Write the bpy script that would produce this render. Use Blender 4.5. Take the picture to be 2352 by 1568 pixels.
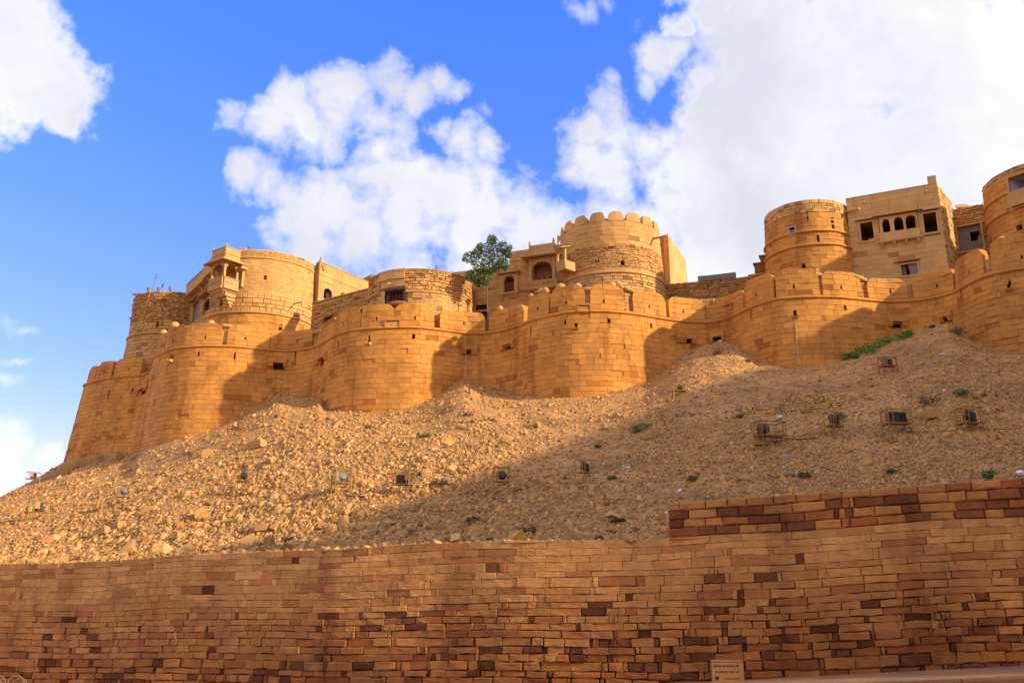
# A sandstone hill fort above a rubble slope, with a dressed retaining wall in front.
import bpy, math, random
import numpy as np
from mathutils import Vector, Matrix, noise
from mathutils.bvhtree import BVHTree

for _o in list(bpy.data.objects):
    bpy.data.objects.remove(_o)
SC = bpy.context.scene
COL = SC.collection
RAD = math.radians

# ------------------------------------------------------------------ camera, sky, sun, exposure
EYE = Vector((0.0, 0.0, 1.6))
PITCH = RAD(15.0)
FOC = 2037.0                       # focal length for a picture 2352 units wide
PW, PH = 2352.0, 1568.0
cam_d = bpy.data.cameras.new("camera")
cam_d.sensor_width = 36.0
cam_d.lens = 36.0 * FOC / PW
cam_d.clip_start = 0.1
cam_d.clip_end = 12000.0
cam = bpy.data.objects.new("camera", cam_d)
COL.objects.link(cam)
cam.location = EYE
cam.rotation_euler = (RAD(90) + PITCH, 0, 0)
SC.camera = cam


def ray(px, py):
    x = (px - PW / 2) / FOC
    y = -(py - PH / 2) / FOC
    return Vector((x, math.cos(PITCH) - y * math.sin(PITCH), math.sin(PITCH) + y * math.cos(PITCH)))


def proj(p):
    X, Y, Z = p[0], p[1], p[2] - EYE.z
    fw = Y * math.cos(PITCH) + Z * math.sin(PITCH)
    up = -Y * math.sin(PITCH) + Z * math.cos(PITCH)
    return PW / 2 + FOC * X / fw, PH / 2 - FOC * up / fw


def atY(px, py, Y):
    r = ray(px, py)
    return EYE + r * (Y / r.y)


SUN_AZ, SUN_EL = RAD(22.0), RAD(23.0)      # azimuth from +x towards the viewer
SUN_DIR = Vector((math.cos(SUN_AZ) * math.cos(SUN_EL), -math.sin(SUN_AZ) * math.cos(SUN_EL), math.sin(SUN_EL)))
sun_d = bpy.data.lights.new("sun", 'SUN')
sun_d.energy = 4.3
sun_d.angle = RAD(1.3)
sun_d.color = (1.0, 0.88, 0.66)
sun = bpy.data.objects.new("sun", sun_d)
COL.objects.link(sun)
sun.rotation_euler = SUN_DIR.to_track_quat('Z', 'Y').to_euler()
sun.location = (60, -30, 60)

vs = SC.view_settings
vs.view_transform = 'Standard'
vs.look = 'None'
vs.gamma = 1.0
vs.use_curve_mapping = False
vs.exposure = 0.64


def make_world():
    w = bpy.data.worlds.new("World")
    SC.world = w
    w.use_nodes = True
    nt = w.node_tree
    N, L = nt.nodes, nt.links
    N.clear()

    def nd(t, **kw):
        n = N.new(t)
        for k, v in kw.items():
            setattr(n, k, v)
        return n

    def mth(op, a, b=None, c=None, clamp=False):
        n = nd('ShaderNodeMath', operation=op, use_clamp=clamp)
        for i, v in enumerate((a, b, c)):
            if v is None:
                continue
            if isinstance(v, (int, float)):
                n.inputs[i].default_value = v
            else:
                L.new(v, n.inputs[i])
        return n.outputs[0]

    sky = nd('ShaderNodeTexSky', sky_type='NISHITA')
    sky.sun_disc = False
    sky.sun_elevation = SUN_EL
    sky.sun_rotation = math.atan2(SUN_DIR.x, SUN_DIR.y)
    sky.air_density = 1.0
    sky.dust_density = 0.4
    sky.ozone_density = 2.2
    hs = nd('ShaderNodeHueSaturation')
    hs.inputs['Saturation'].default_value = 1.2
    hs.inputs['Value'].default_value = 1.0
    L.new(sky.outputs[0], hs.inputs['Color'])
    grd = nd('ShaderNodeMix', data_type='RGBA', blend_type='MULTIPLY')
    grd.inputs[0].default_value = 1.0
    L.new(hs.outputs[0], grd.inputs[6])
    tc = nd('ShaderNodeTexCoord')
    nrm = nd('ShaderNodeVectorMath', operation='NORMALIZE')
    L.new(tc.outputs['Generated'], nrm.inputs[0])
    d0 = nrm.outputs[0]
    sx = nd('ShaderNodeSeparateXYZ')
    L.new(d0, sx.inputs[0])
    ev = nd('ShaderNodeMapRange')
    L.new(sx.outputs['Z'], ev.inputs['Value'])
    ev.inputs['From Min'].default_value = 0.06
    ev.inputs['From Max'].default_value = 0.6
    lh = nd('ShaderNodeMix', data_type='RGBA')
    L.new(ev.outputs[0], lh.inputs[0])
    lh.inputs[6].default_value = SKY_LOW
    lh.inputs[7].default_value = SKY_HIGH
    L.new(lh.outputs[2], grd.inputs[7])
    bg = nd('ShaderNodeBackground')
    L.new(grd.outputs[2], bg.inputs['Color'])
    bg.inputs['Strength'].default_value = SKY_STRENGTH

    # billowing edges: the direction is displaced by noise before the cloud masses are measured
    nz = nd('ShaderNodeTexNoise')
    L.new(d0, nz.inputs['Vector'])
    nz.inputs['Scale'].default_value = 9.0
    nz.inputs['Detail'].default_value = 7.0
    nz.inputs['Roughness'].default_value = 0.58
    sub = nd('ShaderNodeVectorMath', operation='SUBTRACT')
    L.new(nz.outputs['Color'], sub.inputs[0])
    sub.inputs[1].default_value = (0.5, 0.5, 0.5)
    scl = nd('ShaderNodeVectorMath', operation='SCALE')
    L.new(sub.outputs[0], scl.inputs[0])
    scl.inputs['Scale'].default_value = 0.085
    add = nd('ShaderNodeVectorMath', operation='ADD')
    L.new(d0, add.inputs[0])
    L.new(scl.outputs[0], add.inputs[1])
    dw = add.outputs[0]

    def masses(lst, vec=None, sc=(1, 1, 1)):
        cur = None
        for (x, y, r) in lst:
            c = ray(x, y)
            k = 1.0 / c.length
            dn = nd('ShaderNodeVectorMath', operation='DISTANCE')
            L.new(vec or dw, dn.inputs[0])
            dn.inputs[1].default_value = (c.x * k * sc[0], c.y * k * sc[1], c.z * k * sc[2])
            v = mth('MULTIPLY_ADD', dn.outputs['Value'], -1.0 / (r / FOC * k), 1.0)
            cur = v if cur is None else mth('MAXIMUM', cur, v)
        return cur

    fine = nd('ShaderNodeTexNoise')
    L.new(d0, fine.inputs['Vector'])
    fine.inputs['Scale'].default_value = 16.0
    fine.inputs['Detail'].default_value = 9.0
    fine.inputs['Roughness'].default_value = 0.62
    fz = mth('SUBTRACT', fine.outputs['Fac'], 0.5)

    def alpha(lst, amp, lo, hi, mx, vec=None, sc=(1, 1, 1)):
        f = mth('MULTIPLY_ADD', fz, amp, masses(lst, vec, sc))
        n = nd('ShaderNodeMapRange', interpolation_type='SMOOTHSTEP')
        L.new(f, n.inputs['Value'])
        n.inputs['From Min'].default_value = lo
        n.inputs['From Max'].default_value = hi
        n.inputs['To Max'].default_value = mx
        return n.outputs[0], f

    aA, fA = alpha(CLOUD_THICK, 2.3, -0.18, 0.46, 1.0)
    aB, fB = alpha([(x, y, r * 0.93) for x, y, r in CLOUD_SOFT], 3.3, -0.22, 0.78, 0.98)
    aC, fC = alpha([(x, y, r * 0.8) for x, y, r in CLOUD_WISP], 3.4, 0.25, 1.5, 0.42)
    st = nd('ShaderNodeVectorMath', operation='MULTIPLY')
    L.new(dw, st.inputs[0])
    st.inputs[1].default_value = (1, 1, 3.4)
    aS, fS = alpha(CLOUD_STREAK, 1.2, 0.0, 1.1, 0.5, st.outputs[0], (1, 1, 3.4))
    aL, fL = alpha(CLOUD_LOW, 1.6, -0.1, 1.1, 0.62)
    aL = mth('MAXIMUM', aL, aS)
    aC = mth('MAXIMUM', aC, aL)
    # the same broken cloud over the rest of the sky
    gen = nd('ShaderNodeTexNoise')
    L.new(d0, gen.inputs['Vector'])
    gen.inputs['Scale'].default_value = 3.1
    gen.inputs['Detail'].default_value = 9.0
    gen.inputs['Roughness'].default_value = 0.55
    gm = nd('ShaderNodeMapRange', interpolation_type='SMOOTHSTEP')
    L.new(gen.outputs['Fac'], gm.inputs['Value'])
    gm.inputs['From Min'].default_value = 0.43
    gm.inputs['From Max'].default_value = 0.53
    rg = nd('ShaderNodeVectorMath', operation='DISTANCE')
    L.new(d0, rg.inputs[0])
    rg.inputs[1].default_value = ray(1176, 560).normalized()
    rm = nd('ShaderNodeMapRange', interpolation_type='SMOOTHSTEP')
    L.new(rg.outputs['Value'], rm.inputs['Value'])
    rm.inputs['From Min'].default_value = 0.70
    rm.inputs['From Max'].default_value = 0.86
    aG = mth('MULTIPLY', gm.outputs[0], rm.outputs[0])
    a = mth('MAXIMUM', mth('MAXIMUM', aA, aB), mth('MAXIMUM', aC, aG))
    # grey undersides and white tops
    sh = nd('ShaderNodeTexNoise')
    L.new(dw, sh.inputs['Vector'])
    sh.inputs['Scale'].default_value = 2.6
    sh.inputs['Detail'].default_value = 6.0
    sh.inputs['Roughness'].default_value = 0.6
    dens = nd('ShaderNodeMapRange')
    L.new(mth('MAXIMUM', fA, fB), dens.inputs['Value'])
    dens.inputs['From Min'].default_value = 0.0
    dens.inputs['From Max'].default_value = 0.45
    grey = mth('MULTIPLY', mth('MULTIPLY_ADD', sh.outputs['Fac'], 2.8, -0.66, clamp=True), dens.outputs[0], clamp=True)
    cc = nd('ShaderNodeMix', data_type='RGBA')
    L.new(grey, cc.inputs[0])
    cc.inputs[6].default_value = CLOUD_WHITE
    cc.inputs[7].default_value = CLOUD_GREY
    cb = nd('ShaderNodeBackground')
    L.new(cc.outputs[2], cb.inputs['Color'])
    cb.inputs['Strength'].default_value = CLOUD_STRENGTH
    mx = nd('ShaderNodeMixShader')
    L.new(a, mx.inputs[0])
    L.new(bg.outputs[0], mx.inputs[1])
    L.new(cb.outputs[0], mx.inputs[2])
    out = nd('ShaderNodeOutputWorld')
    L.new(mx.outputs[0], out.inputs['Surface'])
    w.cycles.sampling_method = 'MANUAL'
    w.cycles.sample_map_resolution = 512


SKY_STRENGTH = 0.15
SKY_LOW = (1.08, 0.69, 1.08, 1)
SKY_HIGH = (0.80, 0.98, 1.95, 1)
CLOUD_WHITE = (1.0, 0.99, 0.98, 1)
CLOUD_GREY = (0.60, 0.62, 0.70, 1)
CLOUD_STRENGTH = 0.80
CLOUD_THICK = [(-140, 80, 190), (20, 90, 130), (70, 150, 120), (120, 190, 105), (160, 235, 85), (150, 275, 62), (20, 20, 110), (60, 215, 90),
               (1850, 150, 230), (2080, 80, 280), (2280, 200, 290), (1720, 80, 150), (1640, 10, 90), (1700, 260, 190), (1880, 420, 240), (2120, 400, 280),
               (2330, 460, 290), (1640, 440, 190), (1720, 600, 200), (2000, 600, 220), (2450, 300, 300), (1560, 60, 40)]
CLOUD_SOFT = [(760, 215, 62), (820, 195, 66), (890, 185, 66), (960, 200, 62), (1015, 175, 52), (1055, 200, 40), (665, 255, 58), (705, 300, 80), (785, 280, 110),
              (865, 280, 105), (622, 315, 66), (1080, 310, 62), (1130, 322, 46), (1025, 285, 48), (540, 285, 42), (875, 365, 85),
              (560, 402, 56), (600, 425, 62), (655, 445, 56), (705, 465, 70), (780, 480, 80), (860, 440, 90), (940, 440, 92), (1020, 465, 92), (1100, 495, 105),
              (1195, 510, 110), (1270, 520, 80), (640, 522, 58), (720, 555, 92), (820, 560, 100), (950, 550, 115), (1080, 570, 120), (930, 605, 75),
              (1380, 215, 62), (1420, 305, 115), (1500, 330, 130), (1340, 310, 66), (1335, 385, 72), (1420, 430, 130), (1310, 425, 60), (1500, 130, 62),
              (1560, 115, 50), (1470, 165, 48), (1640, 130, 80), (1500, 540, 130), (1600, 330, 110), (1380, 520, 100)]
CLOUD_STREAK = [(20, 862, 95), (60, 820, 60), (65, 750, 62), (-60, 858, 110)]
CLOUD_LOW = [(0, 1000, 70), (35, 990, 52), (55, 1035, 45), (10, 1050, 70), (-60, 1020, 120), (128, 1056, 30), (150, 1050, 24), (-40, 1110, 60)]
CLOUD_WISP = [(1310, 42, 60), (1345, 32, 50), (1405, 16, 50), (1215, 420, 55), (530, 345, 45), (1130, 245, 45), (1480, 60, 40)]
make_world()

# ------------------------------------------------------------------ helpers
BASE = {}                          # world position of every thing's origin, for building its parts in world coordinates


def setp(o, label=None, cat=None, group=None, kind=None):
    if label:
        o['label'] = label
    if cat:
        o['category'] = cat
    if group:
        o['group'] = group
    if kind:
        o['kind'] = kind
    return o


def thing(name, loc, label, cat, group=None, rz=0.0, kind=None):
    o = bpy.data.objects.new(name, None)
    o.empty_display_size = 0.3
    COL.objects.link(o)
    o.location = loc
    o.rotation_euler = (0, 0, rz)
    BASE[o.name] = Vector(loc)
    return setp(o, label, cat, group, kind)


class MB:
    """collects faces in world (or local) coordinates and links them as one mesh object"""

    def __init__(self):
        self.v, self.f, self.c = [], [], []
        self.tint = (1, 1, 1)

    def add(self, vs, fs, tint=None):
        n = len(self.v)
        self.v.extend(vs)
        t = tint or self.tint
        for f in fs:
            self.f.append([i + n for i in f])
            self.c.append(t)

    def quad(self, a, b, c, d, tint=None):
        self.add([a, b, c, d], [(0, 1, 2, 3)], tint)

    def box(self, c, sx, sy, sz, rot=None, tint=None, taper=1.0):
        P = []
        for z in (-1, 1):
            k = taper if z > 0 else 1.0
            for x, y in ((-1, -1), (1, -1), (1, 1), (-1, 1)):
                p = Vector((x * sx / 2 * k, y * sy / 2 * k, z * sz / 2))
                if rot is not None:
                    p = rot @ p
                P.append(p + Vector(c))
        self.add(P, [(3, 2, 1, 0), (4, 5, 6, 7), (0, 1, 5, 4), (1, 2, 6, 5), (2, 3, 7, 6), (3, 0, 4, 7)], tint)

    def tube(self, pts, r, n=6, tint=None, r2=None, cap=True):
        pts = [Vector(p) for p in pts]
        m = len(pts)
        rings = []
        up = Vector((0.13, 0.21, 1)).normalized()
        for i, p in enumerate(pts):
            t = (pts[min(i + 1, m - 1)] - pts[max(i - 1, 0)]).normalized()
            a = t.cross(up)
            if a.length < 1e-3:
                a = t.cross(Vector((1, 0, 0)))
            a.normalize()
            b = t.cross(a)
            rr = r if r2 is None else r + (r2 - r) * i / max(1, m - 1)
            rings.append([p + (a * math.cos(k * 2 * math.pi / n) + b * math.sin(k * 2 * math.pi / n)) * rr for k in range(n)])
        V = [q for R in rings for q in R]
        F = []
        for i in range(m - 1):
            for k in range(n):
                F.append((i * n + k, i * n + (k + 1) % n, (i + 1) * n + (k + 1) % n, (i + 1) * n + k))
        if cap:
            F.append(tuple(range(n - 1, -1, -1)))
            F.append(tuple((m - 1) * n + k for k in range(n)))
        self.add(V, F, tint)

    def lathe(self, c, prof, n=12, tint=None, rot=None):
        V, F = [], []
        for (r, z) in prof:
            for k in range(n):
                p = Vector((r * math.cos(2 * math.pi * k / n), r * math.sin(2 * math.pi * k / n), z))
                if rot is not None:
                    p = rot @ p
                V.append(p + Vector(c))
        for i in range(len(prof) - 1):
            for k in range(n):
                F.append((i * n + k, i * n + (k + 1) % n, (i + 1) * n + (k + 1) % n, (i + 1) * n + k))
        F.append(tuple(range(n - 1, -1, -1)))
        F.append(tuple((len(prof) - 1) * n + k for k in range(n)))
        self.add(V, F, tint)

    def mesh(self, name, mat, org=None, smooth=False):
        me = bpy.data.meshes.new(name)
        o = org or Vector((0, 0, 0))
        me.from_pydata([(p[0] - o[0], p[1] - o[1], p[2] - o[2]) for p in self.v], [], self.f)
        at = me.attributes.new('tint', 'FLOAT_COLOR', 'FACE')
        at.data.foreach_set('color', np.array([(c[0], c[1], c[2], 1.0) for c in self.c], dtype=np.float32).ravel())
        if smooth:
            me.polygons.foreach_set('use_smooth', [True] * len(me.polygons))
        me.materials.append(mat)
        return me

    def build(self, name, mat, parent=None, local=False, smooth=False, kind=None):
        if not self.f:
            return None
        org = Vector((0, 0, 0))
        if parent is not None and not local:
            org = BASE[parent.name]
        o = bpy.data.objects.new(name, self.mesh(name, mat, org, smooth))
        COL.objects.link(o)
        o.parent = parent
        BASE[o.name] = org
        if kind:
            o['kind'] = kind
        return o

    def solo(self, name, mat, label, cat, group=None, smooth=False, kind=None):
        """a thing that is one mesh, with its origin at its base"""
        V = self.v
        org = Vector((sum(p[0] for p in V) / len(V), sum(p[1] for p in V) / len(V), min(p[2] for p in V)))
        o = bpy.data.objects.new(name, self.mesh(name, mat, org, smooth))
        COL.objects.link(o)
        o.location = org
        BASE[o.name] = org
        return setp(o, label, cat, group, kind)


# ------------------------------------------------------------------ materials
def material(name, base, var=0.25, scale=3.0, bump=0.25, bump_scale=40.0, rough=0.92, tint=True, streak=0.0, speck=0.0, bdist=0.02,
             stain=(0.45, 0.30, 0.20), metal=0.0, layers=0.0):
    m = bpy.data.materials.new(name)
    m.use_nodes = True
    nt = m.node_tree
    N, L = nt.nodes, nt.links
    bs = N['Principled BSDF']
    bs.inputs['Roughness'].default_value = rough
    bs.inputs['Metallic'].default_value = metal
    bs.inputs['Specular IOR Level'].default_value = 0.25
    geo = N.new('ShaderNodeNewGeometry')
    pos = geo.outputs['Position']

    def nz(sc, det=5, rg=0.6, vec=None):
        n = N.new('ShaderNodeTexNoise')
        n.inputs['Scale'].default_value = sc
        n.inputs['Detail'].default_value = det
        n.inputs['Roughness'].default_value = rg
        L.new(vec or pos, n.inputs['Vector'])
        return n.outputs['Fac']

    def mr(v, a, b, c, d, sm=True):
        n = N.new('ShaderNodeMapRange')
        if sm:
            n.interpolation_type = 'SMOOTHSTEP'
        L.new(v, n.inputs['Value'])
        for k, x in zip(('From Min', 'From Max', 'To Min', 'To Max'), (a, b, c, d)):
            n.inputs[k].default_value = x
        return n.outputs[0]

    def mul(col, fac):
        n = N.new('ShaderNodeVectorMath')
        n.operation = 'SCALE'
        L.new(col, n.inputs[0])
        L.new(fac, n.inputs['Scale'])
        return n.outputs[0]

    rgb = N.new('ShaderNodeRGB')
    rgb.outputs[0].default_value = (*base, 1)
    col = rgb.outputs[0]
    if tint:
        at = N.new('ShaderNodeAttribute')
        at.attribute_name = 'tint'
        mm = N.new('ShaderNodeMix')
        mm.data_type = 'RGBA'
        mm.blend_type = 'MULTIPLY'
        mm.inputs[0].default_value = 1.0
        L.new(col, mm.inputs[6])
        L.new(at.outputs['Color'], mm.inputs[7])
        col = mm.outputs[2]
    col = mul(col, mr(nz(scale), 0.25, 0.75, 1 - var, 1 + var, False))
    col = mul(col, mr(nz(scale * 9, 4, 0.65), 0.25, 0.75, 1 - var * 0.6, 1 + var * 0.6, False))
    if streak > 0:
        mp = N.new('ShaderNodeMapping')
        mp.inputs['Scale'].default_value = (1, 1, 0.16)
        L.new(pos, mp.inputs['Vector'])
        f = mr(nz(1.1, 6, 0.62, mp.outputs[0]), 0.5, 0.72, 0, streak)
        sm = N.new('ShaderNodeMix')
        sm.data_type = 'RGBA'
        sm.blend_type = 'MULTIPLY'
        L.new(f, sm.inputs[0])
        L.new(col, sm.inputs[6])
        sm.inputs[7].default_value = (*stain, 1)
        col = sm.outputs[2]
    if speck > 0:
        vo = N.new('ShaderNodeTexVoronoi')
        vo.inputs['Scale'].default_value = scale * 22
        L.new(pos, vo.inputs['Vector'])
        col = mul(col, mr(vo.outputs['Distance'], 0.05, 0.5, 1 - speck, 1 + speck * 0.5, False))
    L.new(col, bs.inputs['Base Color'])
    if bump > 0:
        h = nz(bump_scale, 6, 0.65)
        if layers > 0:
            mp2 = N.new('ShaderNodeMapping')
            mp2.inputs['Scale'].default_value = (1, 1, 9)
            L.new(pos, mp2.inputs['Vector'])
            h2 = nz(4.0, 5, 0.6, mp2.outputs[0])
            ad = N.new('ShaderNodeMath')
            ad.operation = 'MULTIPLY_ADD'
            L.new(h2, ad.inputs[0])
            ad.inputs[1].default_value = layers
            L.new(h, ad.inputs[2])
            h = ad.outputs[0]
        b = N.new('ShaderNodeBump')
        b.inputs['Strength'].default_value = bump
        b.inputs['Distance'].default_value = bdist
        L.new(h, b.inputs['Height'])
        L.new(b.outputs[0], bs.inputs['Normal'])
    return m


STONE = (0.56, 0.230, 0.042)
M_STONE = material('fort_sandstone', STONE, 0.22, 0.55, 0.6, 22, streak=0.75, bdist=0.03, stain=(0.60, 0.45, 0.36))
M_MORTAR = material('fort_joint_mortar', (0.38, 0.165, 0.046), 0.2, 2.0, 0.4, 30)
M_UPPER = material('upper_sandstone', (0.55, 0.28, 0.082), 0.2, 0.8, 0.5, 24, streak=0.4, bdist=0.03, stain=(0.62, 0.5, 0.4))
M_UPMORTAR = material('upper_joint_mortar', (0.34, 0.175, 0.06), 0.2, 2.0, 0.4, 30)
M_DRESSED = material('dressed_sandstone', (0.60, 0.325, 0.100), 0.13, 1.2, 0.25, 30, streak=0.2, stain=(0.62, 0.52, 0.42))
M_CARVED = material('carved_sandstone', (0.50, 0.272, 0.092), 0.12, 1.6, 0.35, 34)
M_WALL = material('retaining_wall_stone', (0.49, 0.212, 0.056), 0.32, 0.8, 0.85, 9, streak=0.6, bdist=0.032, stain=(0.5, 0.36, 0.3), layers=0.75)
M_WALLCORE = material('retaining_wall_joint', (0.11, 0.045, 0.018), 0.2, 4.0, 0.4, 30)
M_SOIL = material('slope_soil', (0.41, 0.196, 0.058), 0.46, 0.4, 0.9, 9, tint=False, speck=0.22, bdist=0.05)
M_ROCK = material('slope_rock', (0.51, 0.262, 0.078), 0.22, 3.0, 0.6, 16, bdist=0.03)
M_DUST = material('desert_ground', (0.36, 0.21, 0.10), 0.2, 0.05, 0.3, 2, tint=False)
M_ROAD = material('dusty_road', (0.27, 0.16, 0.085), 0.18, 0.8, 0.4, 30, tint=False)
M_PAVE = material('dusty_pavement', (0.34, 0.17, 0.075), 0.25, 1.5, 0.5, 18, tint=False)
M_KERB = material('kerb_stone', (0.27, 0.10, 0.042), 0.2, 3, 0.5, 25)
M_YELLOW = material('yellow_paint', (0.36, 0.18, 0.042), 0.3, 9, 0.2, 60, rough=0.6, bdist=0.005)
M_DARKMETAL = material('dark_metal', (0.06, 0.047, 0.038), 0.25, 8, 0.15, 50, rough=0.55, bdist=0.005)
M_SILVER = material('aluminium', (0.22, 0.19, 0.16), 0.15, 8, 0.1, 50, rough=0.6, metal=0.3, bdist=0.004)
M_GLASSDARK = material('lamp_lens', (0.05, 0.055, 0.06), 0.1, 8, 0.0, 50, rough=0.12)
M_REDWOOD = material('red_painted_wood', (0.17, 0.03, 0.026), 0.2, 6, 0.2, 40, rough=0.7)
M_GREYWOOD = material('weathered_grey_wood', (0.23, 0.185, 0.15), 0.2, 6, 0.3, 40, rough=0.8)
M_DARKWOOD = material('dark_wood', (0.055, 0.032, 0.025), 0.2, 6, 0.3, 40, rough=0.8)
M_WHITEPAINT = material('old_white_paint', (0.44, 0.38, 0.32), 0.12, 6, 0.15, 40, rough=0.7)
M_PLASTER = material('lavender_plaster', (0.42, 0.36, 0.40), 0.15, 1.5, 0.3, 20)
M_CEMENT = material('grey_cement', (0.20, 0.155, 0.125), 0.2, 2.5, 0.4, 20)
M_RED = material('red_cloth', (0.55, 0.02, 0.03), 0.2, 8, 0.1, 40)
M_BARK = material('bark', (0.17, 0.105, 0.06), 0.25, 8, 0.5, 25)
M_LEAF = material('tree_leaf', (0.082, 0.135, 0.028), 0.4, 4, 0.0, 20, rough=0.38)
M_WEED = material('bright_weed_leaf', (0.062, 0.20, 0.018), 0.35, 5, 0.0, 20, rough=0.6)
M_TUFT = material('tuft_leaf', (0.075, 0.105, 0.03), 0.35, 5, 0.0, 20, rough=0.7)
M_DRY = material('dry_brush', (0.17, 0.115, 0.058), 0.35, 6, 0.0, 20, rough=0.85)
M_LITTER = material('litter', (1, 1, 1), 0.1, 9, 0.1, 30, rough=0.6)
M_RUST = material('rusty_steel', (0.16, 0.06, 0.025), 0.3, 10, 0.3, 40, rough=0.8)
M_TERRA = material('terracotta', (0.30, 0.155, 0.08), 0.2, 6, 0.2, 40)
M_INK = material('sign_ink', (0.045, 0.016, 0.010), 0.05, 9, 0.0, 40, tint=False)
M_SIGN = material('sign_stone', (0.33, 0.14, 0.045), 0.12, 4, 0.3, 40)
M_CABLE = material('black_cable', (0.02, 0.018, 0.016), 0.1, 9, 0.0, 40, rough=0.6)
M_STRAW = material('straw', (0.5, 0.36, 0.2), 0.2, 9, 0.0, 40)


# ------------------------------------------------------------------ wall surfaces
class Surf:
    """a vertical (or battered) wall along a plan curve; u runs left to right as seen from outside"""

    def __init__(self, pts, zr=16.0, b=0.0, step=0.1, smooth=0.0):
        P = np.array([(p[0], p[1]) for p in pts], float)
        d = np.r_[0, np.cumsum(np.hypot(*np.diff(P, axis=0).T))]
        n = max(2, int(d[-1] / step) + 1)
        s = np.linspace(0, d[-1], n)
        X, Y = np.interp(s, d, P[:, 0]), np.interp(s, d, P[:, 1])
        if smooth > 0:
            k = np.arange(-30, 31) * (s[1] - s[0])
            w = np.exp(-k * k / (2 * smooth * smooth))
            w /= w.sum()
            pad = 30
            ex = lambda A: np.r_[A[0] + (np.arange(-pad, 0)) * (A[1] - A[0]), A, A[-1] + np.arange(1, pad + 1) * (A[-1] - A[-2])]
            X, Y = np.convolve(ex(X), w, 'valid'), np.convolve(ex(Y), w, 'valid')
        d = np.r_[0, np.cumsum(np.hypot(np.diff(X), np.diff(Y)))]
        self.L = float(d[-1])
        self.s = np.linspace(0, self.L, n)
        self.X, self.Y = np.interp(self.s, d, X), np.interp(self.s, d, Y)
        tx, ty = np.gradient(self.X), np.gradient(self.Y)
        k = np.hypot(tx, ty)
        self.nx, self.ny = ty / k, -tx / k
        self.zr = zr
        self.b = b if callable(b) else (lambda u, _b=b: _b)
        self.n = n

    def zof(self, u, z):
        return z

    def at(self, u):
        f = min(max(u / self.L * (self.n - 1), 0), self.n - 1.0001)
        i = int(f)
        f -= i
        g = lambda A: A[i] + (A[i + 1] - A[i]) * f
        return g(self.X), g(self.Y), g(self.nx), g(self.ny)

    def S(self, u, z, off=0.0):
        x, y, nx, ny = self.at(u)
        zz = self.zof(u, z)
        o = off + self.b(u) * (self.zr - zz)
        return Vector((x + nx * o, y + ny * o, zz))

    def u_px(self, px, z):
        best = None
        pv = None
        for i in range(0, self.n):
            u = self.s[i]
            o = self.b(u) * (self.zr - z)
            x, y = self.X[i] + self.nx[i] * o, self.Y[i] + self.ny[i] * o
            if x * self.nx[i] + y * self.ny[i] > 0:
                pv = None
                continue
            q = proj((x, y, self.zof(u, z)))[0] - px
            if pv is not None and (pv[0] <= 0 <= q or q <= 0 <= pv[0]):
                t = pv[0] / (pv[0] - q) if pv[0] != q else 0
                uu = pv[1] + (u - pv[1]) * t
                if best is None or y < best[1]:
                    best = (uu, y)
            pv = (q, u)
        if best is None:                 # off the end: nearest end
            q0 = proj(self.S(0, z))[0]
            q1 = proj(self.S(self.L, z))[0]
            return 0.0 if abs(q0 - px) < abs(q1 - px) else self.L
        return best[0]

    def uz(self, px, py, z=18.0):
        r = ray(px, py)
        for _ in range(4):
            u = self.u_px(px, z)
            p = self.S(u, z)
            z = EYE.z + p.y / r.y * r.z
        return u, z

    def hole(self, x0, y0, x1, y1):
        ym, xm = (y0 + y1) / 2, (x0 + x1) / 2
        a, c = self.uz(x0, ym)[0], self.uz(x1, ym)[0]
        zt, zb = self.uz(xm, y0)[1], self.uz(xm, y1)[1]
        return (min(a, c), max(a, c), min(zt, zb), max(zt, zb))


def arc(cx, cy, r, a0=-120, a1=120, n=80):
    return [(cx + r * math.sin(RAD(a0 + (a1 - a0) * i / n)), cy - r * math.cos(RAD(a0 + (a1 - a0) * i / n))) for i in range(n + 1)]


def sbox(mb, sf, u0, u1, z0, z1, o0, o1, tint=None, seg=0.5, o1b=None):
    """box lying on a surface, from offset o0 (inside) to o1 (outside); o1b: front offset at the bottom"""
    n = max(1, int((u1 - u0) / seg))
    b = o1 if o1b is None else o1b
    V, F = [], []
    for i in range(n + 1):
        u = u0 + (u1 - u0) * i / n
        V += [sf.S(u, z0, o0), sf.S(u, z0, b), sf.S(u, z1, o1), sf.S(u, z1, o0)]
    for i in range(n):
        k = 4 * i
        for a in range(4):
            c = (a + 1) % 4
            F.append((k + a, k + 4 + a, k + 4 + c, k + c))
    F.append((0, 1, 2, 3))
    F.append((4 * n + 3, 4 * n + 2, 4 * n + 1, 4 * n))
    mb.add(V, F, tint)


def sweep(mb, sf, u0, u1, prof, seg=0.25, tint=None):
    n = max(1, int((u1 - u0) / seg))
    m = len(prof)
    V, F = [], []
    for i in range(n + 1):
        u = u0 + (u1 - u0) * i / n
        V += [sf.S(u, z, o) for (o, z) in prof]
    for i in range(n):
        for a in range(m - 1):
            F.append((i * m + a, (i + 1) * m + a, (i + 1) * m + a + 1, i * m + a + 1))
    F.append(tuple(range(m)))
    F.append(tuple(n * m + a for a in range(m - 1, -1, -1)))
    mb.add(V, F, tint)


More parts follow.
